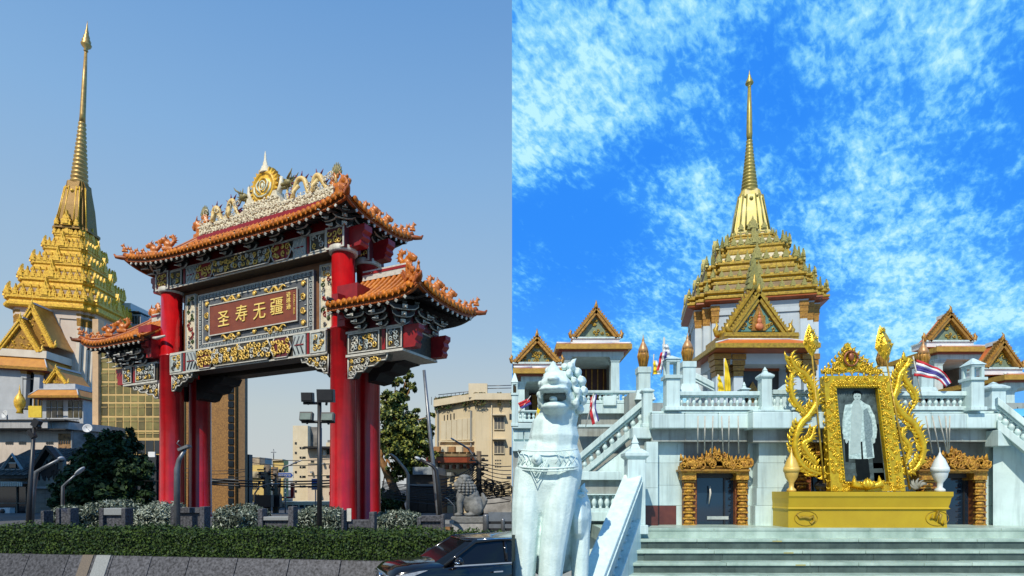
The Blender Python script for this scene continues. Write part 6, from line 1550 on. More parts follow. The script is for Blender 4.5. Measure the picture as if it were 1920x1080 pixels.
# gilded doorways -----------------------------------------------------------------
carved_gold = mat('carved_gilt', (.62, .34, .04), (.26, .10, .015), 9, .4, .3, bump=.7, bscale=22)
gilt_dark = mat('red_gilt', (.30, .10, .03), (.14, .04, .015), 9, .45, .15, bump=.6, bscale=20)
door_glass = mat('blue_dark_glass', (.008, .018, .035), (.014, .03, .05), .6, .06, spec=.8)
def doorway(x0, x1, o0, o1, lint, crown, head, label_parts=True, lean=0):
    D = FD - .1; rt = empty('doorway', (0, 0, 0)); rt.parent = ter
    for (a, b_) in ((x0, o0), (o1, x1)):
        jm = tb_('door_jamb', a + 2, b_ - 1, head, 1000, D - .1, .45, [gilt_dark], rt)
        n = 9; m = MB()
        for i in range(n):
            y = head + 4 + (990 - head) * i / n
            x_0, x_1 = PX(a + 1, D - .2), PX(b_, D - .2); zc = PZ(y + 6, D - .2)
            m.box(x_0, x_1, D - .2, D - .1, PZ(y + 3, D - .2), PZ(y, D - .2)); m.ball(((x_0 + x_1) / 2, D - .14, PZ(y + 8, D)), ((x_1 - x_0) * .4, .1, .07), 0, 7, 5)
            spiral(m, (x_0 + x_1) / 2 - .08, PZ(y + 9, D), D - .16, .08, 1, i, 1, .025); spiral(m, (x_0 + x_1) / 2 + .08, PZ(y + 9, D), D - .16, .08, 1, i, -1, .025)
        m.build('jamb_carving', [carved_gold], jm)['kind'] = 'stuff'
        tb_('jamb_block', a - 1, b_ + 2, head - 4, head + 14, D - .28, .5, [carved_gold], rt)
    tb_('lintel', x0 - 2, x1 + 2, lint + 5, head + 1, D - .3, .5, [carved_gold], rt); tb_('lintel_ledge', x0 - 4, x1 + 4, head - 6, head - 2, D - .4, .6, [gold_dark], rt)
    xm = (x0 + x1) / 2; poly = []; W = (x1 - x0) / 2
    for f, hgt in ((-1.03, 4), (-1.04, -4), (-.8, 2), (-.55, 1), (-.42, 5), (-.3, 11), (-.17, 12), (-.1, 17), (0, lint - crown + 6)): poly.append((PX(xm + f * W, D - .3), PZ(lint + 2 - hgt, D - .3)))
    poly = poly + [(2 * PX(xm, D - .3) - x, z) for x, z in reversed(poly[:-1])]
    poly = [(x, z) for x, z in poly] ; zb = PZ(lint + 8, D - .3)
    m = MB(); m.prism([(poly[0][0], zb)] + poly + [(poly[-1][0], zb)], D - .36, D - .05)
    cr = m.build('carved_crown', [gold_dark], rt); m = MB(); rn = random.Random(int(x0))
    for i in range(46):
        f = rn.uniform(-1, 1); hgt = (lint - crown) * max(.12, 1 - abs(f) * 1.7) if abs(f) < .55 else 3
        spiral(m, PX(xm + f * W, D - .3), PZ(lint + 6 - rn.uniform(0, 1) * (hgt + 4), D - .3), D - .4, rn.uniform(.09, .17), 1.2, rn.uniform(0, 6), rn.choice((-1, 1)), .035)
    for i in range(17):
        f = -1 + i / 8; hgt = 17 * max(0, 1 - abs(f) * 2.2) ** .7 if abs(f) < .45 else 1 + 3 * (abs(f) > .9)
        c = Vector((PX(xm + f * W, D - .3), D - .25, PZ(lint - hgt * 1.1, D - .3))); m.cone(c, c + Vector((.05 * f, 0, .22)), .09, .01, 5)
    m.build('crown_carving', [carved_gold], cr)['kind'] = 'stuff'
    tb_('inner_frame', o0 - 3, o0 + 3, head, 1000, D + .02, .4, [gilt_dark], rt); tb_('inner_frame', o1 - 3, o1 + 3, head, 1000, D + .02, .4, [gilt_dark], rt); tb_('inner_head', o0 + 3, o1 - 3, head, head + 10, D + .02, .4, [black_wood], rt)
    tb_('door_glass', o0 + 3, o1 - 3, head + 10, 1000, D + .2, .05, [door_glass], rt, bev=0)
    tb_('door_stile', (o0 + o1) / 2 + 14, (o0 + o1) / 2 + 17, head + 10, 1000, D + .16, .04, [black_metal], rt, bev=0)
    return rt
d1 = doorway(1280, 1403, 1304, 1382, 868, 845, 886)
m = MB(); m.tube([P(1331, 911, FD), P(1332, 925, FD), P(1329, 945, FD)], [.02, .035, .012], 6); m.build('door_handle', [white_trim], d1); tb_('glass_notice', 1326, 1366, 968, 974, FD + .05, .03, [teal_white], d1, bev=0)
doorway(1490, 1640, 1518, 1612, 838, 822, 856); d3 = doorway(1724, 1850, 1757, 1828, 868, 845, 886)

# balustrades on the terrace ---------------------------------------------------------------
BALP = [(.045, 0), (.075, .02), (.085, .06), (.05, .1), (.075, .22), (.11, .38), (.115, .5), (.085, .68), (.05, .82), (.055, .88), (.085, .9), (.085, .96), (.06, 1.0)]
_bal = {}
def baluster(parent, p, h, k=1.0, m=marble):
    if m.name not in _bal:
        o = MB().lathe(BALP, 10).build('baluster', [m], parent); _bal[m.name] = o
    else: o = copy(_bal[m.name], parent)
    o.location = p; o.scale = (k, k, h); return o
def balustrade(label, a, b_, rail_h, rail_t, n, k=1.0, base=.12, w=.24, m=marble, group=None):
    """from a to b (points at the foot); the rail may slope"""
    a, b_ = Vector(a), Vector(b_); rt = empty('balustrade', a, 0, label, 'balustrade', group); d = b_ - a
    hz = Vector((d.x, d.y, 0)).normalized(); q = Vector((-hz.y, hz.x, 0)) * w / 2
    def slab(name, z0, z1, kw, e=0):
        r = []
        for p in (hz * -e * 0, d):
            r.append([p + q * kw + Vector((0, 0, z0)), p - q * kw + Vector((0, 0, z0)), p - q * kw + Vector((0, 0, z1)), p + q * kw + Vector((0, 0, z1))])
        return MB().loft(r).build(name, [m], rt, bevel=.015)
    slab('base_rail', 0, base, 1.1); slab('hand_rail', rail_h - rail_t, rail_h, 1.25); slab('under_rail', rail_h - rail_t * 1.35, rail_h - rail_t - .003, .8)
    for i in range(n):
        f = (i + .5) / n; baluster(rt, d * f + Vector((0, 0, base)), rail_h - rail_t * 1.35 - base, k, m)
    return rt
BD = 17.55
zb_ = PZ(770, BD); hR = PZ(735, BD) - zb_
balustrade('marble balustrade over the left gilded door', (PX(1272, BD), BD, zb_), (PX(1423, BD), BD, zb_), hR, .13, 13, .52)
balustrade('marble balustrade directly behind the royal portrait', (PX(1446, BD), BD, zb_), (PX(1668, BD), BD, zb_), hR + .05, .14, 18, .52)
balustrade('marble balustrade over the right gilded door, under the waving flag', (PX(1668, BD), BD, zb_), (PX(1806, BD), BD, zb_), hR, .14, 12, .55)
bd = empty('pediment_block', (PX(1478, 18.4), 18.4, PZ(742, 18.4)), 0, 'small marble block with a triangular top behind the balustrade, left of the portrait', 'ornament')
m = MB(); m.box(-.75, .75, 0, .4, -.4, .1); m.prism([(-.4, .1), (.4, .1), (0, .42)], .0, .35); m.build('block', [marble], bd)
# posts --------------------------------------------------------------------------------------
def post(px, D, w, base, shaft_t, cap_t, tip, label, lantern=False, m=marble, group='marble posts of the terrace'):
    """square marble post; photo rows for base, shaft top, cap top and tip"""
    z = lambda py: PZ(py, D); k = D / F; hw = w * k / 2
    rt = empty('marble_post', (PX(px, D), D, z(base)), 0, label, 'post', group); b0 = z(base)
    q = MB(); q.box(-hw * 1.25, hw * 1.25, -hw * 1.25, hw * 1.25, 0, (z(shaft_t) - b0) * .12); q.box(-hw, hw, -hw, hw, (z(shaft_t) - b0) * .12, z(shaft_t) - b0); q.build('shaft', [m], rt, bevel=.015)
    c = MB(); zs, zc = z(shaft_t) - b0, z(cap_t) - b0
    if lantern:
        c.box(-hw * 1.3, hw * 1.3, -hw * 1.3, hw * 1.3, zs, zs + (zc - zs) * .18)
        for sx in (-1, 1):
            for sy in (-1, 1): c.box(*sorted((sx * hw * .55, sx * hw)), *sorted((sy * hw * .55, sy * hw)), zs + (zc - zs) * .18, zs + (zc - zs) * .86)
        c.box(-hw * 1.05, hw * 1.05, -hw * 1.05, hw * 1.05, zs + (zc - zs) * .86, zc)
        c.frus((-hw * 1.25, hw * 1.25, -hw * 1.25, hw * 1.25), zc, (-.02, .02, -.02, .02), z(tip) - b0)
    else:
        c.frus((-hw, hw, -hw, hw), zs, (-hw * 1.35, hw * 1.35, -hw * 1.35, hw * 1.35), zs + (zc - zs) * .3); c.box(-hw * 1.35, hw * 1.35, -hw * 1.35, hw * 1.35, zs + (zc - zs) * .3, zs + (zc - zs) * .6)
        c.frus((-hw * 1.3, hw * 1.3, -hw * 1.3, hw * 1.3), zs + (zc - zs) * .6, (-hw * .7, hw * .7, -hw * .7, hw * .7), zc)
        c.frus((-hw * .55, hw * .55, -hw * .55, hw * .55), zc, (-hw * .3, hw * .3, -hw * .3, hw * .3), zc + (z(tip) - b0 - zc) * .4); c.frus((-hw * .4, hw * .4, -hw * .4, hw * .4), zc + (z(tip) - b0 - zc) * .4, (-.01, .01, -.01, .01), z(tip) - b0)
    c.build('cap', [m], rt, bevel=.01); return rt
post(1259, 17.5, 25, 771, 712, 676, 667, 'marble post with a hollow lantern top, left end of the front balustrade', True)
post(1434, 17.4, 19, 771, 712, 700, 688, 'pointed marble post in the middle of the front balustrade')
post(1824, 17.4, 24, 771, 715, 686, 672, 'marble post with a hollow lantern top at the right end of the front balustrade', True)
post(1395, 20, 14, 745, 733, 728, 716, 'small pointed marble cap behind the front balustrade')
post(1549, 20, 12, 745, 730, 725, 714, 'small pointed marble cap left of the portrait frame')
post(1213, 17.9, 17, 802, 738, 729, 727, 'tall square marble post at the head of the side stair')
post(965, 16, 11, 800, 742, 718, 700, 'hollow lantern-topped marble post at the picture\'s middle edge', True)
# main post at the top of the steps
post(1190, 16.35, 33, 1000, 862, 842, 815, 'stout marble newel post with pyramid cap at the left head of the steps')
post(1862, 20, 26, 770, 735, 722, 716, 'low marble block post right of the right lantern post')

def urn_post(px, D, base, ped_t, bud_w, tip, label):
    z = lambda py: PZ(py, D) - PZ(base, D); k = D / F; hw = bud_w * k / 2; H = z(tip) - z(ped_t); zp = z(ped_t)
    rt = empty('bud_pedestal', (PX(px, D), D, PZ(base, D)), 0, label, 'pedestal', 'gilded lotus buds on marble pedestals')
    q = MB(); q.frus((-hw * 1.9, hw * 1.9, -hw * 1.9, hw * 1.9), 0, (-hw * 1.4, hw * 1.4, -hw * 1.4, hw * 1.4), zp * .3); q.box(-hw * 1.1, hw * 1.1, -hw * 1.1, hw * 1.1, zp * .3, zp * .82); q.box(-hw * 1.25, hw * 1.25, -hw * 1.25, hw * 1.25, zp * .82, zp); q.build('pedestal', [marble], rt, bevel=.01)
    q = MB(); q.lathe([(hw * .55, zp), (hw * .7, zp + H * .08), (hw * .95, zp + H * .3), (hw, zp + H * .38), (hw * .93, zp + H * .44)], 14, m=0); q.lathe([(hw * .96, zp + H * .44), (hw * .9, zp + H * .55), (hw * .5, zp + H * .7), (hw * .22, zp + H * .78), (hw * .26, zp + H * .82), (hw * .1, zp + H * .9), (.005, zp + H)], 14, m=1)
    for i in range(10): a = i * .628; q.tube([(hw * .62 * math.cos(a), hw * .62 * math.sin(a), zp), (hw * 1.0 * math.cos(a), hw * 1.0 * math.sin(a), zp + H * .34), (hw * .9 * math.cos(a + .2), hw * .9 * math.sin(a + .2), zp + H * .5)], [hw * .1, hw * .14, .01], 4, 0)
    q.build('lotus_bud', [gold_dark, mat('copper_bud', (.52, .30, .13), (.36, .18, .07), 5, .4, .2)], rt)
urn_post(1206, 20.5, 752, 690, 20, 627, 'gilded lotus bud on a marble pedestal right of the left pavilion')
urn_post(1289, 18.5, 740, 680, 21, 624, 'gilded lotus bud on a marble pedestal beside the left lantern post')
urn_post(1655, 21, 745, 690, 20, 640, 'gilded lotus bud on a pedestal behind the right golden spearhead')
urn_post(1731, 21, 745, 690, 20, 633, 'gilded lotus bud on a pedestal left of the right pavilion')

# slender white rods leaning on the wall -------------------------------------------------------
for grp, rods in (('left', ((1309, 1308), (1322, 1321), (1337, 1335), (1353, 1356), (1367, 1366), (1384, 1385))), ('right', ((1736, 1748), (1748, 1762), (1760, 1776), (1773, 1777), (1781, 1779)))):
    for i, (a, b_) in enumerate(rods):
        o = MB().tube([P(a, 780, 16.85), P(b_, 850, 17.35)], .02, 5).build('white_rod', [white_trim])
        tag(o, '%s of the slender white rods over the %s gilded door' % (('leftmost', 'second from left', 'third from left', 'fourth from left', 'fifth from left', 'rightmost')[i], grp), 'rod', 'white rods over the %s door' % grp)

# upper terrace behind the balustrade and the walls to the left ---------------------------------
structure(MB().box(3.0, 26, 24.5, 75, 0, PZ(752, 24)).build('upper_terrace_floor', [marble_grey]))
lw = empty('side_terrace', (0, 0, 0), 0, 'stepped marble terrace walls behind the guardian lion', 'terrace')
def lwb(name, a, b_, t, u, D, depth, mats): return tb_(name, max(a, 960.6), b_, t, u, D, depth, mats, lw)
lwb('upper_wall', 1090, 1225, 775, 800, 22, 6, [marble_grey]); lwb('upper_ledge', 1085, 1222, 757, 775, 21.8, 6, [marble]);
lwb('far_wall', 961, 1095, 845, 1000, 19.5, 3, [marble_grey]); lwb('far_ledge', 961, 1040, 828, 846, 19.3, 3, [marble]); lwb('relief_panel_wall', 961, 1040, 803, 828, 19.5, 3, [marble]); lwb('far_rail', 961, 1040, 793, 803, 19.3, 3, [marble])
lwb('porch_platform', 961, 1060, 790, 830, 23, 8, [marble_grey])
for i in range(3): lwb('carved_panel', 963 + i * 20, 981 + i * 20, 808, 824, 19.42, .1, [marble])
lwb('back_wall', 1080, 1235, 800, 1000, 21, 3, [marble_grey]); lwb('mid_rail', 1085, 1170, 796, 801, 20.2, .5, [marble])
lwb('lower_wall', 1080, 1200, 985, 1000, 18.5, 1.5, [glass_dark]); lwb('lower_ledge', 1080, 1180, 960, 977, 18.0, .8, [marble]); lwb('lower_rail', 1080, 1165, 884, 900, 18.0, .5, [marble]); lwb('rail_shade_band', 1080, 1168, 900, 926, 18.2, .3, [marble_grey])  # band under the lower rail: shade put in as darker marble
zq = PZ(960, 18.2); hq = PZ(926, 18.2) - zq; b0 = None
lower_b = balustrade('short marble balustrade low behind the lion\'s flank', (PX(1084, 18.2), 18.2, zq), (PX(1168, 18.2), 18.2, zq), hq, .04, 7, .75)
balustrade('marble balustrade in front of the pavilion left of the lion\'s head', (PX(972, 22.6), 22.6, PZ(792, 22.6)), (PX(1045, 22.6), 22.6, PZ(792, 22.6)), PZ(770, 22.6) - PZ(792, 22.6), .06, 9, .6)
balustrade('marble balustrade in front of the higher left pavilion', (PX(1098, 22), 22, PZ(757, 22)), (PX(1196, 22), 22, PZ(757, 22)), PZ(733, 22) - PZ(757, 22), .1, 9, .6)
tb_('balustrade_block', 1131, 1156, 742, 760, 21.7, .6, [marble], lw)
tb_('bud_base', 1180, 1220, 737, 775, 20.3, 1, [marble_grey], lw)
# side stair balustrade sloping down to the left
balustrade('sloping marble balustrade of the side stair behind the lion\'s shoulder', P(1090, 898, 19.0), P(1207, 800, 18.2), .86, .22, 9, .8, .24, .34)
m = MB(); q0, q1 = P(1088, 905, 19.2), P(1212, 812, 18.4); m.loft([[q0 + Vector((0, .2, -3)), q0 + Vector((0, -.2, -3)), q0 + Vector((0, -.2, .0)), q0 + Vector((0, .2, 0))], [q1 + Vector((0, .2, -3)), q1 + Vector((0, -.2, -3)), q1 + Vector((0, -.2, 0)), q1 + Vector((0, .2, 0))]]); m.build('stair_string', [marble], lw)
balustrade('sloping marble rail rising behind the front balustrade, left of the porch', P(1296, 712, 19.5), P(1340, 735, 19.2), .3, .2, 1, .6, .05, .3)
# right side stair with balusters, the umbrella and its holder
rs = empty('side_stair', (0, 0, 0), 0, 'marble side stair flank descending at the far right edge', 'stairs')
m = MB(); m.loft([[P(1862, 1000, 17.7), P(1862, 1000, 20), P(1862, 790, 20), P(1862, 790, 17.7)], [P(1960, 1000, 17.2), P(1960, 1000, 20), P(1960, 868, 20), P(1960, 868, 17.2)]]); m.build('stair_string', [marble], rs)
tb_('end_block', 1872, 1897, 806, 836, 17.2, .5, [marble], rs)
balustrade('sloping marble balustrade descending at the far right edge', P(1868, 806, 17.4), P(1962, 884, 16.8), 1.0, .24, 8, .8, .3, .34)

# the grand steps ------------------------------------------------------------------------------
st_ = empty('marble_steps', (0, 0, 0), 0, 'wide flight of grey-green marble steps with pale nosings', 'stairs')
def edge_x(D): return 3.51 + (D - 16.4) * .454 + .28
RI, TR = .284, .42; rn = random.Random(5)
for i in range(6):
    D = 16.5 - TR * i; z1 = LZ - RI * i if i else LZ
    if i == 5: z1 = .02
    x0 = edge_x(D)
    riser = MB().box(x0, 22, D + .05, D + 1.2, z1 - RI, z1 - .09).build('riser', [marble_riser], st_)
    x = x0
    while x < 21.9:
        w = rn.uniform(1.3, 2.6); b_ = min(x + w, 22)
        MB().box(x + .005, b_ - .005, D - .02, D + 1.0, z1 - .085, z1 + rn.uniform(-.004, .004)).build('tread_slab', [marble_step], st_, bevel=.012)
        # riser stones
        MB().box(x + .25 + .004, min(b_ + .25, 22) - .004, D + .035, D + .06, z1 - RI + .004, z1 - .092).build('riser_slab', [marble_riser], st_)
        x = b_
    if i: 
        xm = 4.9 + .12 * i
        MB().box(xm + 2.45, xm + 2.72, D - .024, D + .01, z1 - .08, z1 - .045).build('yellow_mark', [mat('worn_yellow', (.42, .40, .14), (.30, .3, .15), 8, .6)], st_)
# wide flat rail beside the steps
ra_ = [Vector((3.51, 16.25, 3.0)), Vector((1.82, 12.68, .62)), Vector((1.30, 11.6, -.1))]
sr = empty('stair_balustrade', (0, 0, 0), 0, 'broad white marble handrail sloping down beside the grand steps', 'balustrade')
dv = (ra_[0] - ra_[2]); hh = Vector((dv.x, dv.y, 0)).normalized(); q = Vector((-hh.y, hh.x, 0))
def srail(name, w, z0, z1, m):
    r = []
    for p in (ra_[0], ra_[2]): r.append([p + q * w + Vector((0, 0, z0)), p - q * w + Vector((0, 0, z0)), p - q * w + Vector((0, 0, z1)), p + q * w + Vector((0, 0, z1))])
    return MB().loft(r).build(name, [m], sr, bevel=.03)
srail('hand_rail', .27, -.16, 0, stone_white); srail('rail_groove', .30, -.2, -.165, marble); srail('base_string', .24, -2.4, -1.25, marble)
for i in range(17):
    p = ra_[2].lerp(ra_[0], (i + .5) / 17) + Vector((0, 0, -1.26)); baluster(sr, p, 1.08, 1.05, marble)

# ---------------------------------------------------------------- royal portrait on its gilded plinth
QD = 16.62
pl = empty('gilded_plinth', (PX(1630, QD), QD, LZ), 0, 'broad draped golden plinth at the head of the steps', 'plinth')
gold_cloth = mat('golden_yellow_plinth', (.52, .36, .010), (.44, .29, .008), .8, .45, .1, bump=.05, bscale=3)
def qx(px, D=QD): return (px - 1630) * D / F
def qz(py, D=QD): return PZ(py, D) - LZ
lv = [(990, 1478, 1776, 0), (957, 1478, 1774, 0), (954, 1476, 1779, .06), (951, 1477, 1777, .03), (944, 1477, 1779, .05), (934, 1476, 1780, .08), (930, 1476, 1782, .12), (922, 1476, 1782, .12)]
m = MB(); rings = []
for py, a, b_, o in lv: rings.append([(qx(a), -o, max(qz(py), .001)), (qx(b_), -o, max(qz(py), .001)), (qx(b_), 1.0 + o, max(qz(py), .001)), (qx(a), 1.0 + o, max(qz(py), .001))])
m.loft(rings); m.build('plinth_body', [gold_cloth], pl)
em_m = mat('plinth_emblem', (.36, .24, .012), (.20, .13, .01), 9, .5, .1)
for px in (1511, 1757):
    m = MB(); c = Vector((qx(px), -.02, qz(972)))
    pts = [(-.28, .12), (-.2, .02), (-.05, .04), (.08, .0), (.2, .06), (.24, -.06), (.16, -.16), (.1, -.1)] if px < 1600 else [(-.14, .12), (-.2, 0), (-.06, -.04), (.0, .22), (.1, .1), (.04, -.1), (.16, -.2), (.2, -.06)]
    m.tube([c + Vector((x, 0, z)) for x, z in pts], [.02, .04, .05, .05, .05, .04, .03, .01], 6); m.tube([c + Vector((.34 * math.cos(t), .01, .22 * math.sin(t))) for t in [i * 6.283 / 20 for i in range(21)]], .009, 4); m.build('emblem_relief', [em_m], pl)
def fleaf(mb, p, d, L, w, y=0, m=0):
    """flame-shaped leaf from p along d"""
    d = Vector(d).normalized(); n = Vector((-d.z, 0, d.x)); p = Vector(p)
    mb.tube([p, p + d * L * .35 + n * w * .5, p + d * L * .7 + n * w * .35, p + d * L - n * w * .2], [w * .3, w * .5, w * .3, .004], 5, m, True, .7)
shiny = mat('polished_gold', (.78, .53, .025), (.52, .31, .015), 7, .28, .45, bump=.25, bscale=26)
shiny_dark = mat('shaded_gilt_ground', (.50, .27, .02), (.28, .13, .01), 8, .4, .35, bump=.4, bscale=22)
KD = 16.95
pf = empty('portrait_frame', (PX(1612, KD), KD, PZ(922, KD)), 0, 'ornate golden frame with leafy crown holding a standing portrait', 'frame')
def kx(px): return (px - 1612) * KD / F
def kz(py): return PZ(py, KD) - PZ(922, KD)
OUT = [(1541, 706), (1661, 706), (1693, 921), (1554, 921)]; INN = [(1564, 728), (1641, 728), (1662, 903), (1581, 903)]
def lerp2(a, b, t): return (a[0] + (b[0] - a[0]) * t, a[1] + (b[1] - a[1]) * t)
m = MB()
for i in range(4):
    j = (i + 1) % 4; q = [OUT[i], OUT[j], INN[j], INN[i]]
    m2 = MB(); m2.prism([(kx(x), kz(y)) for x, y in q], -.12, .14); s_ = m2.build('frame_side', [shiny], pf, bevel=.03)
    c = MB(); n = 16 if i % 2 else 10; rn = random.Random(i)
    for k in range(n * 3):
        t = (k + .5) / (n * 3); r = rn.uniform(.15, .85); a, b_ = lerp2(OUT[i], OUT[j], t), lerp2(INN[i], INN[j], t); p = lerp2(a, b_, r)
        spiral(c, kx(p[0]), kz(p[1]), -.125, rn.uniform(.05, .085), 1.3, rn.uniform(0, 6), rn.choice((-1, 1)), .024, 0, 9)
        fleaf(c, (kx(p[0]), -.125, kz(p[1])), (rn.uniform(-1, 1), 0, rn.uniform(-.6, 1)), rn.uniform(.07, .12), .05, 0)
    for k in range(n):
        t = (k + .5) / n; p = lerp2(OUT[i], OUT[j], t); o_ = lerp2(INN[i], INN[j], t); d = Vector((kx(p[0]) - kx(o_[0]), 0, kz(p[1]) - kz(o_[1]))).normalized()
        fleaf(c, (kx(p[0]), -.08, kz(p[1])), (d.x * .5 + rn.uniform(-.5, .5), 0, d.z * .5 + rn.uniform(0, .8)), .12, .07, 0)
    for k in range(int(n * 1.8)):
        t = (k + .5) / (n * 1.8); p = lerp2(INN[i], INN[j], t); q_ = lerp2(p, lerp2(OUT[i], OUT[j], t), .12); c.ball((kx(q_[0]), -.15, kz(q_[1])), .03, 0, 6, 4)
    c.build('frame_carving', [shiny], s_)['kind'] = 'stuff'
# crown
m = MB(); cp = [(1543, 700), (1548, 690), (1562, 692), (1570, 676), (1580, 660), (1588, 642), (1598, 660), (1612, 676), (1630, 688), (1650, 694), (1655, 700), (1630, 701), (1612, 697), (1596, 697), (1575, 701)]
m.prism([(kx(x), kz(y)) for x, y in cp], -.06, .12); cr = m.build('frame_crown', [shiny], pf, bevel=.02); c = MB(); rn = random.Random(77)
for k in range(70):
    f = rn.uniform(-1, 1); top = 52 * (1 - abs(f)) ** 1.2; px = 1590 + f * (48 if f < 0 else 60); py = 699 - rn.random() * max(4, top)
    spiral(c, kx(px), kz(py), -.08, rn.uniform(.05, .085), 1.2, rn.uniform(0, 6), rn.choice((-1, 1)), .022, 0, 8)
for k in range(16): f = -1 + k / 7.5; c_ = (kx(1590 + f * (46 if f < 0 else 60)), -.03, kz(699 - 50 * (1 - abs(f)) ** 1.1)); fleaf(c, c_, (f * .6, 0, 1), .15, .09, 0)
c.build('crown_carving', [shiny], cr)['kind'] = 'stuff'
m = MB(); m.ball((kx(1591), -.14, kz(671)), (.09, .06, .13)); m.tube([(kx(1591) + .2 * math.cos(t), -.13, kz(674) + .22 * math.sin(t)) for t in [i * 6.283 / 16 for i in range(17)]], .03, 5); m.build('crown_emblem', [mat('bronze_red_emblem', (.32, .10, .03), (.2, .06, .02), 6, .4, .2)], cr)
m = MB()
for s, a in ((-1, 1600), (1, 1634)):
    m.tube([(kx(1617), -.2, kz(915)), (kx(a + s * 8), -.22, kz(908)), (kx(a + s * 6), -.2, kz(892))], [.06, .12, .01], 6)
for s in (-.5, .5, 0): m.tube([(kx(1617), -.24, kz(916)), (kx(1617 + s * 16), -.26, kz(908)), (kx(1617 + s * 6), -.24, kz(896 + abs(s) * 4))], [.05, .1, .01], 6)
m.build('lotus_ornament', [shiny], pf)
# the picture itself: a flat print
pt = MB(); pt.prism([(kx(x), kz(y)) for x, y in INN], .02, .05)
bgm = mat('print_grey_backdrop', (.085, .115, .108), (.025, .036, .034), 1.6, .6, detail=8, spec=.15)
pic = pt.build('portrait_print', [bgm], pf)
def pr_(name, pts, m, lay): 
    q = MB(); q.prism([(kx(x), kz(y)) for x, y in pts], .02 - .003 * lay, .0205 - .003 * (lay - 1)); return q.build(name, [m], pic)
pale = mat('print_pale_robe', (.58, .74, .70), (.24, .34, .33), 11, .6, detail=9, spec=.15); paler = mat('print_skin', (.42, .52, .48), (.33, .42, .39), 6, .35); dk = mat('print_black', (.004, .007, .008), (.008, .012, .012), 5, .7, spec=.1); mid = mat('print_mid_grey', (.10, .14, .14), (.03, .045, .045), 6, .6, detail=8, spec=.15)
pr_('print_furniture', [(1571, 800), (1578, 800), (1586, 900), (1581, 902)], dk, 1); pr_('print_furniture', [(1640, 795), (1648, 795), (1660, 902), (1640, 902), (1636, 850)], dk, 1); pr_('print_furniture', [(1584, 826), (1593, 824), (1592, 866), (1586, 866)], dk, 1)
pr_('print_arch', [(1567, 765), (1567, 745), (1580, 737), (1600, 733), (1625, 735), (1641, 745), (1646, 790), (1640, 800), (1575, 800)], mid, 1)
pr_('print_floor', [(1579, 868), (1659, 868), (1662, 902), (1582, 902)], mid, 1); pr_('print_floor_rug', [(1584, 880), (1655, 878), (1658, 886), (1584, 888)], bgm, 2)
pr_('print_robe', [(1583, 768), (1585, 759), (1597, 757), (1602, 750), (1614, 750), (1622, 756), (1631, 760), (1638, 775), (1644, 800), (1641, 820), (1636, 822), (1640, 858), (1628, 861), (1592, 860), (1592, 826), (1586, 826), (1580, 812), (1580, 790)], pale, 3)
pr_('print_robe_panel', [(1597, 765), (1602, 754), (1612, 754), (1618, 770), (1612, 850), (1594, 852), (1596, 800)], paler, 4)
pr_('print_robe_shadow', [(1619, 770), (1626, 765), (1634, 785), (1638, 812), (1634, 822), (1637, 856), (1626, 858), (1622, 820)], mat('print_robe_grey', (.24, .32, .32), (.10, .15, .15), 22, .35, detail=9), 4)
pr_('print_sword', [(1614, 828), (1617, 828), (1619, 862), (1616, 864)], dk, 5)
pr_('print_trousers', [(1604, 861), (1628, 860), (1632, 893), (1630, 899), (1610, 899), (1606, 885)], dk, 4)
for dx in (0, 14): pr_('print_shoe', [(1606 + dx, 893), (1616 + dx, 893), (1617 + dx, 900), (1606 + dx, 900)], dk, 5)
pr_('print_neck', [(1603, 746), (1611, 746), (1612, 755), (1602, 755)], paler, 5)
pr_('print_face', [(1600.5 + 7 - 7.2 * math.cos(t), 743 - 8.8 * math.sin(t)) for t in [i * 6.283 / 18 for i in range(18)]], paler, 6)
pr_('print_hair', [(1599, 743), (1599, 737), (1602, 733), (1608, 732), (1613, 734), (1616, 738), (1615.5, 744), (1614, 739), (1608, 737), (1602, 738)], dk, 7)
for dx in (-3, 3): pr_('print_eye', [(1607.5 + dx - 1.3, 742.6), (1607.5 + dx + 1.3, 742.6), (1607.5 + dx + 1.2, 743.6), (1607.5 + dx - 1.2, 743.6)], dk, 7)
pr_('print_mouth', [(1605.4, 748), (1609.6, 748), (1609, 748.8), (1606, 748.8)], mid, 7)
for s, pts in ((-1, [(1583, 770), (1588, 770), (1589, 800), (1588, 822), (1582, 824), (1580, 800)]), (1, [(1634, 772), (1640, 778), (1645, 805), (1643, 822), (1637, 822), (1636, 800)])): pr_('print_sleeve', pts, pale, 5)
for x in (1588, 1639): pr_('print_hand', [(x - 3, 822), (x + 2, 822), (x + 2, 829), (x - 1, 832), (x - 3, 828)], paler, 6)
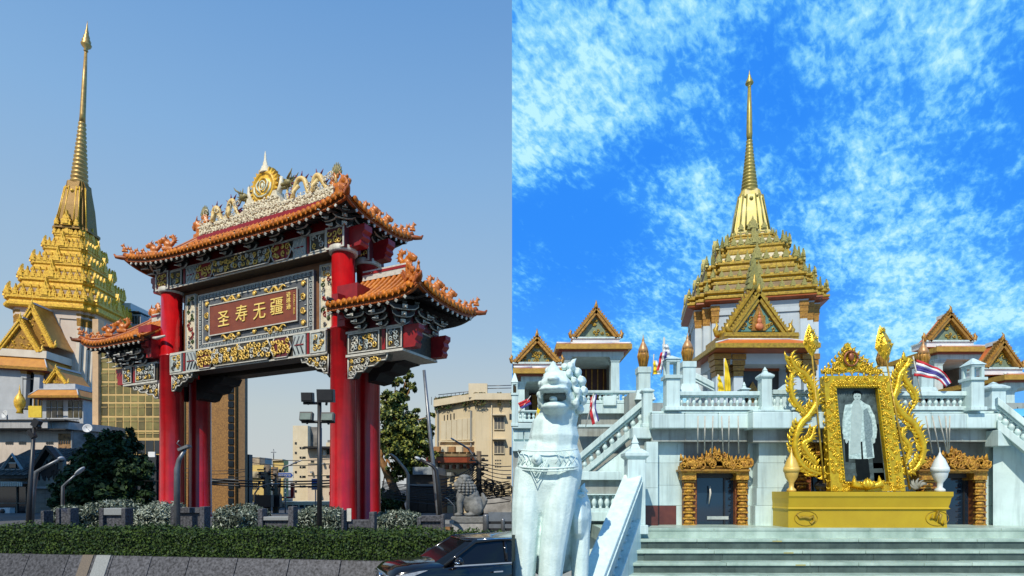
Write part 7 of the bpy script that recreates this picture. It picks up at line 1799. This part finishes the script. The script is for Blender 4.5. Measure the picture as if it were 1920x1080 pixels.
# flame-like side ornaments
def kranok(name, strands, seed, s):
    rt = empty(name, (0, 0, 0)); rt.parent = pf; c = MB(); rn = random.Random(seed)
    for pts, r0, dens in strands:
        v = []
        for i in range(len(pts) - 1):
            p0, p1, p2, p3 = (Vector((*pts[max(i - 1, 0)], 0)), Vector((*pts[i], 0)), Vector((*pts[i + 1], 0)), Vector((*pts[min(i + 2, len(pts) - 1)], 0)))
            for k in range(4):
                t = k / 4; v.append(.5 * ((2 * p1) + (-p0 + p2) * t + (2 * p0 - 5 * p1 + 4 * p2 - p3) * t * t + (-p0 + 3 * p1 - 3 * p2 + p3) * t ** 3))
        v.append(Vector((*pts[-1], 0))); n = len(v); w3 = [Vector((kx(p.x), -.02, kz(p.y))) for p in v]
        rad = [r0 * (.25 + .75 * math.sin(math.pi * min(1, (i + 3) / (n + 2))) ** .6) for i in range(n)]
        c.tube(w3, rad, 7)
        for i in range(1, n - 1):
            for _ in range(dens):
                t = (w3[i + 1] - w3[i - 1]).normalized(); nn = Vector((-t.z, 0, t.x)) * rn.choice((-1, 1)); up = Vector((0, 0, 1))
                fleaf(c, w3[i] + nn * rad[i] * .5 + Vector((0, -.04 * rn.random(), 0)), nn * rn.uniform(.5, 1) + up * .75 - t * .1, r0 * rn.uniform(1.6, 2.7), r0 * 1.05, 0)
    c.build('flame_scroll', [shiny], rt)
kranok('flame_ornament', [([(1481, 668), (1490, 690), (1508, 702), (1524, 728), (1529, 755), (1516, 778), (1499, 797), (1490, 826), (1493, 855), (1507, 876), (1528, 886), (1550, 889)], .11, 3), ([(1484, 700), (1482, 728), (1488, 752), (1503, 770), (1512, 780)], .085, 3), ([(1526, 800), (1520, 822), (1504, 832), (1512, 850), (1524, 862), (1532, 874)], .085, 3)], 3, -1)
kranok('flame_ornament', [([(1704, 672), (1697, 688), (1686, 703), (1680, 730), (1674, 750), (1690, 776), (1712, 796), (1727, 826), (1729, 852), (1718, 876), (1702, 886), (1686, 890)], .11, 3), ([(1690, 690), (1696, 712), (1712, 735), (1716, 752), (1702, 775)], .085, 3), ([(1693, 802), (1690, 818), (1704, 838), (1700, 858), (1694, 876)], .085, 3)], 4, 1)
# golden spearheads on poles
def spear(px, tip, foot, bw, bh, label, seed):
    """tip, foot: photo points"""
    a = P(*foot, 16.85); b_ = P(*tip, 16.85); rt = empty('gilded_spear', a, 0, label, 'spear', 'gilded spears beside the portrait'); d = (b_ - a); k = 16.85 / F
    MB().tube([(0, 0, 0), d * (1 - bh * k / d.length)], [.03, .025], 6).build('pole', [gold_olive], rt)
    m = MB(); c = d * (1 - bh * k / d.length * .98); u_ = d.normalized(); n = Vector((u_.z, 0, -u_.x)); W = bw * k / 2; H = bh * k
    prof = [(0, -.05), (.5, .12), (1, .38), (.86, .5), (.62, .68), (.3, .86), (0, 1.0)]
    ring = [c + n * W * a_ + u_ * H * b2 for a_, b2 in prof] + [c - n * W * a_ + u_ * H * b2 for a_, b2 in reversed(prof[1:-1])]
    cf, cb_ = c + u_ * H * .42 + Vector((0, -.16, 0)), c + u_ * H * .42 + Vector((0, .16, 0)); L_ = len(ring)
    m.add(ring + [cf, cb_], [(i, (i + 1) % L_, L_) for i in range(L_)] + [((i + 1) % L_, i, L_ + 1) for i in range(L_)])
    rn = random.Random(seed)
    for i in range(40):
        h = rn.uniform(.08, .85); ww = W * (min(1, h / .38) if h < .38 else (1 - h) / .62) * .85; p = c + u_ * H * h + n * rn.uniform(-1, 1) * ww + Vector((0, -.1, 0)); fleaf(m, p, u_ + n * rn.uniform(-.6, .6), .08, .05)
    m.build('spearhead', [shiny], rt)
spear(1520, (1517, 608), (1545, 905), 30, 60, 'gilded leaf-shaped spearhead on a pole, left of the portrait crown', 1)
spear(1656, (1650, 611), (1706, 918), 34, 66, 'gilded leaf-shaped spearhead on a pole, right of the portrait crown', 2)
def bud(px, base, tip, w, mat_, neck, label):
    D = 16.75; k = D / F; H = (base - tip) * k; r = w * k / 2
    rt = empty('lotus_bud_vase', (PX(px, D), D + .1, PZ(922, D)), 0, label, 'ornament')
    m = MB(); m.lathe([(r * .62, 0), (r * .6, H * .05), (r * .3, H * .1), (r * .35, H * .2), (r * .8, H * .32), (r, H * .48), (r * .95, H * .56), (r * .6, H * .72), (r * .22, H * .82), (neck, H * .9), (.005, H)], 16)
    m.lathe([(r * 1.03, H * .44), (r * 1.06, H * .5), (r * 1.0, H * .55)], 16); m.build('vase', [mat_], rt)
bud(1487, 922, 838, 27, mat('peach_gold_vase', (.74, .50, .12), (.62, .40, .08), 3, .4, .15), .02, 'small golden lotus bud vase on the plinth\'s left end')
bud(1767, 922, 838, 29, mat('white_vase', (.66, .72, .72), (.54, .6, .6), 4, .4), .012, 'white lotus bud vase with thin spike on the plinth\'s right end')
m = MB(); m.ball((0, 0, .17), (.24, .16, .17)); m.tube([(0, .1, 0), (.02, .1, .8)], .02, 5); m.box(-.12, .12, -.1, .1, 0, .1); tag(m.build('black_spotlight', [black_metal], None, P(1541, 921, 17.2)), 'small black spotlight standing on the plinth left of the frame', 'spotlight')
m = MB()
for i in range(12): fleaf(m, (0, 0, .05), (random.uniform(-1, 1), 0, random.uniform(.2, 1)), .3, .12)
tag(m.build('dried_flowers', [mat('grey_flowers', (.3, .3, .24), (.18, .18, .15), 6, .8)], None, P(1722, 918, 16.9)), 'small grey bunch of dried flowers beside the white bud vase', 'flowers')

# ---------------------------------------------------------------- flags
fr_, fw_, fb_ = mat('flag_red', (.52, .02, .03), (.44, .015, .025), 3, .7), mat('flag_white', (.70, .74, .76), (.62, .66, .68), 3, .7), mat('flag_blue', (.06, .05, .26), (.05, .04, .2), 3, .7)
def flag(name, label, base_top, pole, D, path, wpx, mats_rows, group=None, perp=None):
    """path: photo points along the cloth's middle line; rows of colours across it"""
    o_ = P(*path[0], D); rt = empty(name, o_, 0, label, 'flag', group)
    MB().tube([P(*pole[0], D) - o_, P(*pole[1], D) - o_], [.02, .015], 6).build('pole', [white_trim], rt)
    n = 14; m = MB(); rows = len(mats_rows); pts = []
    for i in range(n + 1):
        f = i / n * (len(path) - 1); k = min(int(f), len(path) - 2); u_ = f - k; a, b_ = path[k], path[k + 1]
        pts.append((a[0] + (b_[0] - a[0]) * u_, a[1] + (b_[1] - a[1]) * u_))
    grid = []
    for i, (x, y) in enumerate(pts):
        a, b_ = pts[max(0, i - 1)], pts[min(n, i + 1)]; t = Vector((b_[0] - a[0], b_[1] - a[1])).normalized(); nn = Vector((t.y, -t.x))
        w = wpx[0] + (wpx[1] - wpx[0]) * i / n
        if nn.y > 0: nn = -nn
        if perp: nn = Vector(perp)
        grid.append([P(x + nn.x * w * (.5 - r / rows), y + nn.y * w * (.5 - r / rows), D + .0022 * min(40, max(wpx)) * math.sin(i * 1.1 + r * .5)) - o_ for r in range(rows + 1)])
    v = [p for g in grid for p in g]; R1 = rows + 1
    for r in range(rows):
        m.add([grid[i][r] for i in range(n + 1)] + [grid[i][r + 1] for i in range(n + 1)], [(i, i + 1, n + 2 + i, n + 1 + i) for i in range(n)], mats_rows[r], True)
    c = m.build('cloth', [fr_, fw_, fb_, MATS['yellow_flag']], rt); sm = c.modifiers.new('thick', 'SOLIDIFY'); sm.thickness = .012
mat('yellow_flag', (.86, .62, .01), (.76, .52, .01), 3, .7)
TH = [0, 1, 2, 2, 1, 0]
flag('striped_flag', 'red, white and blue striped flag waving right of the portrait', None, ((1712, 668), (1728, 745)), 17.3, [(1716, 690), (1728, 692), (1742, 697), (1756, 700), (1768, 708), (1778, 722)], (32, 14), TH)
flag('striped_flag', 'striped flag hanging limp beside the lion\'s head', None, ((1113, 738), (1098, 800)), 19, [(1113, 742), (1112, 755), (1111, 768), (1114, 780), (1117, 793)], (14, 16), [0, 0, 1, 1, 2], perp=(-.8, .5))
flag('striped_flag', 'small striped flag furled beside the left lantern post', None, ((1245, 632), (1240, 700)), 19, [(1245, 660), (1243, 668), (1242, 680), (1238, 694)], (14, 18), [2, 1, 0], perp=(.9, -.2))
flag('white_flag', 'white flag furled on a pole behind the left lantern post', None, ((1246, 634), (1246, 710)), 19.4, [(1247, 645), (1249, 655), (1250, 670)], (10, 16), [1, 1], perp=(1, 0))
flag('white_flag', 'small white and yellow flag left of the furled striped flag', None, ((1226, 664), (1224, 705)), 19.6, [(1228, 676), (1231, 690), (1232, 702)], (8, 14), [1, 3], perp=(1, 0))
flag('yellow_flag', 'tall narrow yellow flag behind the front balustrade', None, ((1358, 672), (1358, 745)), 19.0, [(1359, 672), (1362, 690), (1364, 712), (1363, 736)], (3, 15), [3, 3, 3], perp=(1, 0))
flag('yellow_flag', 'shorter yellow flag left of the tall one behind the front balustrade', None, ((1346, 702), (1346, 745)), 18.9, [(1347, 703), (1350, 718), (1352, 736)], (3, 14), [3, 3, 3], perp=(1, 0))
flag('yellow_flag', 'yellow flag hanging behind the lion\'s cheek', None, ((1012, 745), (1000, 815)), 15.5, [(1013, 758), (1010, 775), (1006, 795), (1002, 810)], (8, 10), [3, 3, 3], perp=(1, .1))
flag('furled_banner', 'dark red furled banner in the pavilion left of the lion', None, ((972, 775), (995, 742)), 21.5, [(974, 762), (984, 757), (994, 752)], (14, 12), [0, 0, 2])

# ---------------------------------------------------------------- umbrella and the person beneath it
um = empty('umbrella', P(1908, 785, 18.4), 0, 'open light blue umbrella at the far right edge', 'umbrella')
blue_um = mat('sky_blue_cloth', (.10, .42, .66), (.07, .34, .56), 2, .6)
m = MB(); n = 10
for i in range(n):
    a0, a1 = 2 * math.pi * i / n, 2 * math.pi * (i + 1) / n; ring = []
    for k in range(5): r = .62 * k / 4; z = .33 - .30 * (k / 4) ** 2; ring.append([(r * math.cos(a), r * math.sin(a) , z - (.03 if q else 0) * (k / 4)) for q, a in ((0, a0), (1, (a0 + a1) / 2), (0, a1))])
    for k in range(4): m.add(ring[k] + ring[k + 1], [(0, 1, 4, 3), (1, 2, 5, 4)], 0, True)
m.build('canopy', [blue_um], um); MB().tube([(0, 0, .38), (0, 0, -.5)], .012, 5).build('shaft', [black_metal], um)
skin = mat('skin_tone', (.42, .25, .17), (.36, .2, .13), 3, .55); shirt = mat('dark_shirt', (.03, .035, .05), (.02, .025, .035), 3, .8); hair = mat('black_hair', (.008, .007, .007), (.012, .01, .01), 8, .5)
ps = empty('person', P(1904, 784, 18.5) + Vector((0, 0.05, -1.58)), 0, 'dark-haired person under the blue umbrella behind the sloping balustrade', 'person')
m = MB(); m.ball((0, 0, 1.58), (.09, .105, .12)); m.tube([(0, 0, 1.3), (0, 0, 1.5)], [.06, .055], 8); m.ball((0, 0, 1.2), (.21, .12, .22)); m.ball((0, 0, .95), (.16, .11, .2)); m.ball((0, -.1, 1.56), (.025, .03, .03))
for s in (-1, 1): m.tube([(s * .09, 0, .85), (s * .1, 0, .45), (s * .1, .02, .06)], [.1, .075, .05], 8); m.ball((s * .1, -.06, .04), (.05, .12, .04)); m.ball((s * .095, 0, 1.58), (.02, .03, .04))
m.tube([(-.2, 0, 1.32), (-.26, 0, 1.08), (-.24, -.06, .84)], [.06, .05, .035], 7); m.ball((-.24, -.08, .78), (.035, .03, .06)); m.tube([(.2, 0, 1.32), (.25, -.1, 1.12), (.07, -.14, 1.22)], [.06, .05, .035], 7); m.ball((.05, -.14, 1.26), (.04, .04, .05))
blob(m.build('body', [skin], ps), .018, 3)
m = MB(); m.ball((0, .02, 1.62), (.105, .115, .11)); m.ball((0, .07, 1.53), (.085, .06, .1)); m.build('hair', [hair], ps)
m = MB(); m.lathe([(.17, .8), (.2, 1.0), (.245, 1.25), (.2, 1.38), (.08, 1.44)], 12, sy=.68); blob(m.build('shirt', [shirt], ps), .03, 1)

# ---------------------------------------------------------------- white guardian lion by the steps
GD2 = 11.5
gl = empty('guardian_lion', (0, 0, 0), 0, 'white stone guardian lion with open mouth and carved collar beside the steps', 'statue')
gx0 = PX(1035, GD2); gl.location = (gx0 + .05, GD2 + .6, 0); gl.rotation_euler.z = R(-12); gl.scale = (.95, 1, 1)
def gp_(px, py, dy=0): v = P(px, py, GD2); return (v.x - gx0, dy - .6 + 0, v.z)
def gs(k): return k * GD2 / F
m = MB()
# trunk: belly, chest, shoulders, neck
m.ball(gp_(1030, 905, .75), (gs(60), gs(75), gs(110))); m.ball(gp_(1033, 862, .45), (gs(64), gs(52), gs(62))); m.ball(gp_(1040, 815, .45), (gs(52), gs(48), gs(60))); m.ball(gp_(1050, 775, .45), (gs(41), gs(44), gs(55)))
m.ball(gp_(995, 880, .45), (gs(34), gs(44), gs(54))); m.ball(gp_(1070, 880, .45), (gs(29), gs(44), gs(56)))
m.ball(gp_(1040, 1000, 1.5), (gs(60), gs(70), gs(100)))
# front legs, straight and apart
m.tube([gp_(994, 880, .35), gp_(988, 950, .25), gp_(985, 1030, .15), gp_(982, 1120, .05), gp_(982, 1140, .0)], [gs(34), gs(32), gs(27), gs(22), gs(24)], 12)
m.tube([gp_(1064, 880, .35), gp_(1053, 950, .25), gp_(1042, 1030, .15), gp_(1034, 1120, .05), gp_(1034, 1140, 0)], [gs(32), gs(32), gs(27), gs(22), gs(24)], 12)
for px in (986, 1034):
    m.ball(gp_(px, 1146, -.12), (gs(28), gs(36), gs(15)))
    for k in (-1, 0, 1): m.ball(gp_(px + k * 15, 1150, -.42), (gs(9), gs(14), gs(11)))
# hind leg and haunch to the right
m.ball(gp_(1088, 975, 1.25), (gs(24), gs(70), gs(60))); m.tube([gp_(1092, 960, 1.0), gp_(1090, 1040, .95), gp_(1088, 1130, .9)], [gs(20), gs(20), gs(17)], 9); m.ball(gp_(1086, 1146, .7), (gs(20), gs(36), gs(14)))
m.ball(gp_(1001, 1040, 1.3), (gs(22), gs(60), gs(60)))
# head: skull, upper snout, lower jaw
m.ball(gp_(1058, 735, .42), (gs(46), gs(44), gs(48))); m.ball(gp_(1050, 722, -.02), (gs(34), gs(38), gs(16))); m.ball(gp_(1050, 707, .12), (gs(30), gs(26), gs(14))); m.ball(gp_(1048, 734, -.2), (gs(31), gs(26), gs(7)))
m.ball(gp_(1048, 764, .04), (gs(28), gs(34), gs(12))); m.ball(gp_(1048, 770, .02), (gs(24), gs(18), gs(9))); m.ball(gp_(1020, 748, .2), (gs(10), gs(22), gs(18))); m.ball(gp_(1080, 748, .2), (gs(10), gs(22), gs(18)))
for k in (-1, 1): m.ball(gp_(1050 + k * 15, 716, -.18), (gs(9), gs(9), gs(7))); m.ball(gp_(1048 + k * 27, 740, -.02), (gs(7), gs(8), gs(12)))
m.ball(gp_(1050, 718, -.4), (gs(12), gs(12), gs(7)))
body = blob(m.build('body', [stone_white], gl), .028, 3)
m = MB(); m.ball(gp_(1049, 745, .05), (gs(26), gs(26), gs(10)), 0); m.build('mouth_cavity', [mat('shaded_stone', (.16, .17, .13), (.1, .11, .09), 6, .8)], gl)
m = MB(); m.ball(gp_(1047, 750, -.1), (gs(9), gs(18), gs(5))); m.build('tongue', [stone_white], gl)
# crown knob and curled mane
m = MB(); m.lathe([(gs(15), 0), (gs(16), gs(6)), (gs(13), gs(14)), (gs(6), gs(22)), (.01, gs(29))], 12, gp_(1042, 702, .2)); m.lathe([(gs(19), -gs(2)), (gs(20), gs(3)), (gs(16), gs(6))], 14, gp_(1042, 702, .2)); m.build('crown_knob', [stone_white], gl)
m = MB()
for (x, y, r, dy) in ((1078, 686, 9, .15), (1090, 695, 9, .3), (1098, 712, 10, .3), (1102, 730, 9, .35), (1100, 748, 9, .35), (1094, 765, 9, .35), (1076, 702, 8, .02), (1086, 716, 8, .05), (1092, 735, 9, .1), (1088, 757, 8, .1), (1016, 715, 7, .3), (1013, 735, 7, .3), (1015, 757, 7, .3), (1030, 690, 7, .3), (1064, 684, 7, .3)):
    c = gp_(x, y, dy); m.ball(c, (gs(r), gs(r * 1.4), gs(r))); 
    spiral(m, c[0], c[2], c[1] - gs(r * 1.15), gs(r * .8), 1.3, .5, 1, gs(2.2))
m.tube([gp_(1078, 690, .2), gp_(1082, 674, .25), gp_(1088, 668, .3)], [gs(8), gs(5), .01], 6); m.tube([gp_(1080, 720, .0), gp_(1094, 742, .05), gp_(1086, 768, .1)], [gs(4), gs(5), gs(3)], 6)
blob(m.build('mane', [stone_white], gl), .022, 1)
# carved collar with a pendant
m = MB()
def onchest(px, py):
    # front surface of the chest lumps
    t = (px - 1035) / 72; return gp_(px, py, .45 - gs(52) * math.sqrt(max(.02, 1 - t * t)) - .05)
for y, r in ((842, 1.5), (874, 2.2), (879, 1.4)):
    m.tube([onchest(px, y + 5 * math.cos((px - 1035) / 40)) for px in range(972, 1094, 8)], gs(r), 5)
for i in range(12):
    px = 976 + i * 10
    if 1005 < px < 1050: continue
    m.tube([onchest(px - 5, 846), onchest(px + 3, 858), onchest(px - 5, 871)], gs(1.1), 4)
for k in range(3): m.tube([onchest(990 + k * 6, 862 + k * 6), onchest(1012, 906 - k * 12), onchest(1036 - k * 5, 862 + k * 4)], gs(1.4), 5)
m.ball(onchest(1014, 862), (gs(11), gs(6), gs(11))); m.ball(onchest(1014, 862), (gs(6), gs(9), gs(6))); 
m.build('carved_collar', [stone_white], gl)
m = MB(); m.tube([gp_(1100, 925, 1.0), gp_(1094, 915, .95), gp_(1099, 905, .95)], [gs(8), gs(7), .01], 6); m.tube([gp_(1080, 932, .8), gp_(1100, 928, .75)], gs(5), 6); m.build('leg_flame', [stone_white], gl)
lp = empty('lion_plinth', (gx0, GD2 + .9, 0), 0, 'white stone plinth under the white guardian lion', 'plinth'); MB().box(-gx0 + .03, gs(76), -1.3, 1.6, .0, PZ(1158, GD2) + .02).build('plinth', [marble], lp, bevel=.02)

# ---------------------------------------------------------------- no piece sits deeper than thing > part > sub-part
bpy.context.view_layer.update()
def chain(o):
    c = [o]
    while c[-1].parent: c.append(c[-1].parent)
    return c[::-1]
deep = [(o, chain(o)) for o in sc.objects]
deep = [(o, c) for o, c in deep if len(c) > 3]
place = {o.name: o.matrix_world.copy() for o, c in deep}
for o, c in deep:
    part = c[1]; o.parent = part; o.matrix_parent_inverse = part.matrix_world.inverted(); o.matrix_basis = place[o.name]
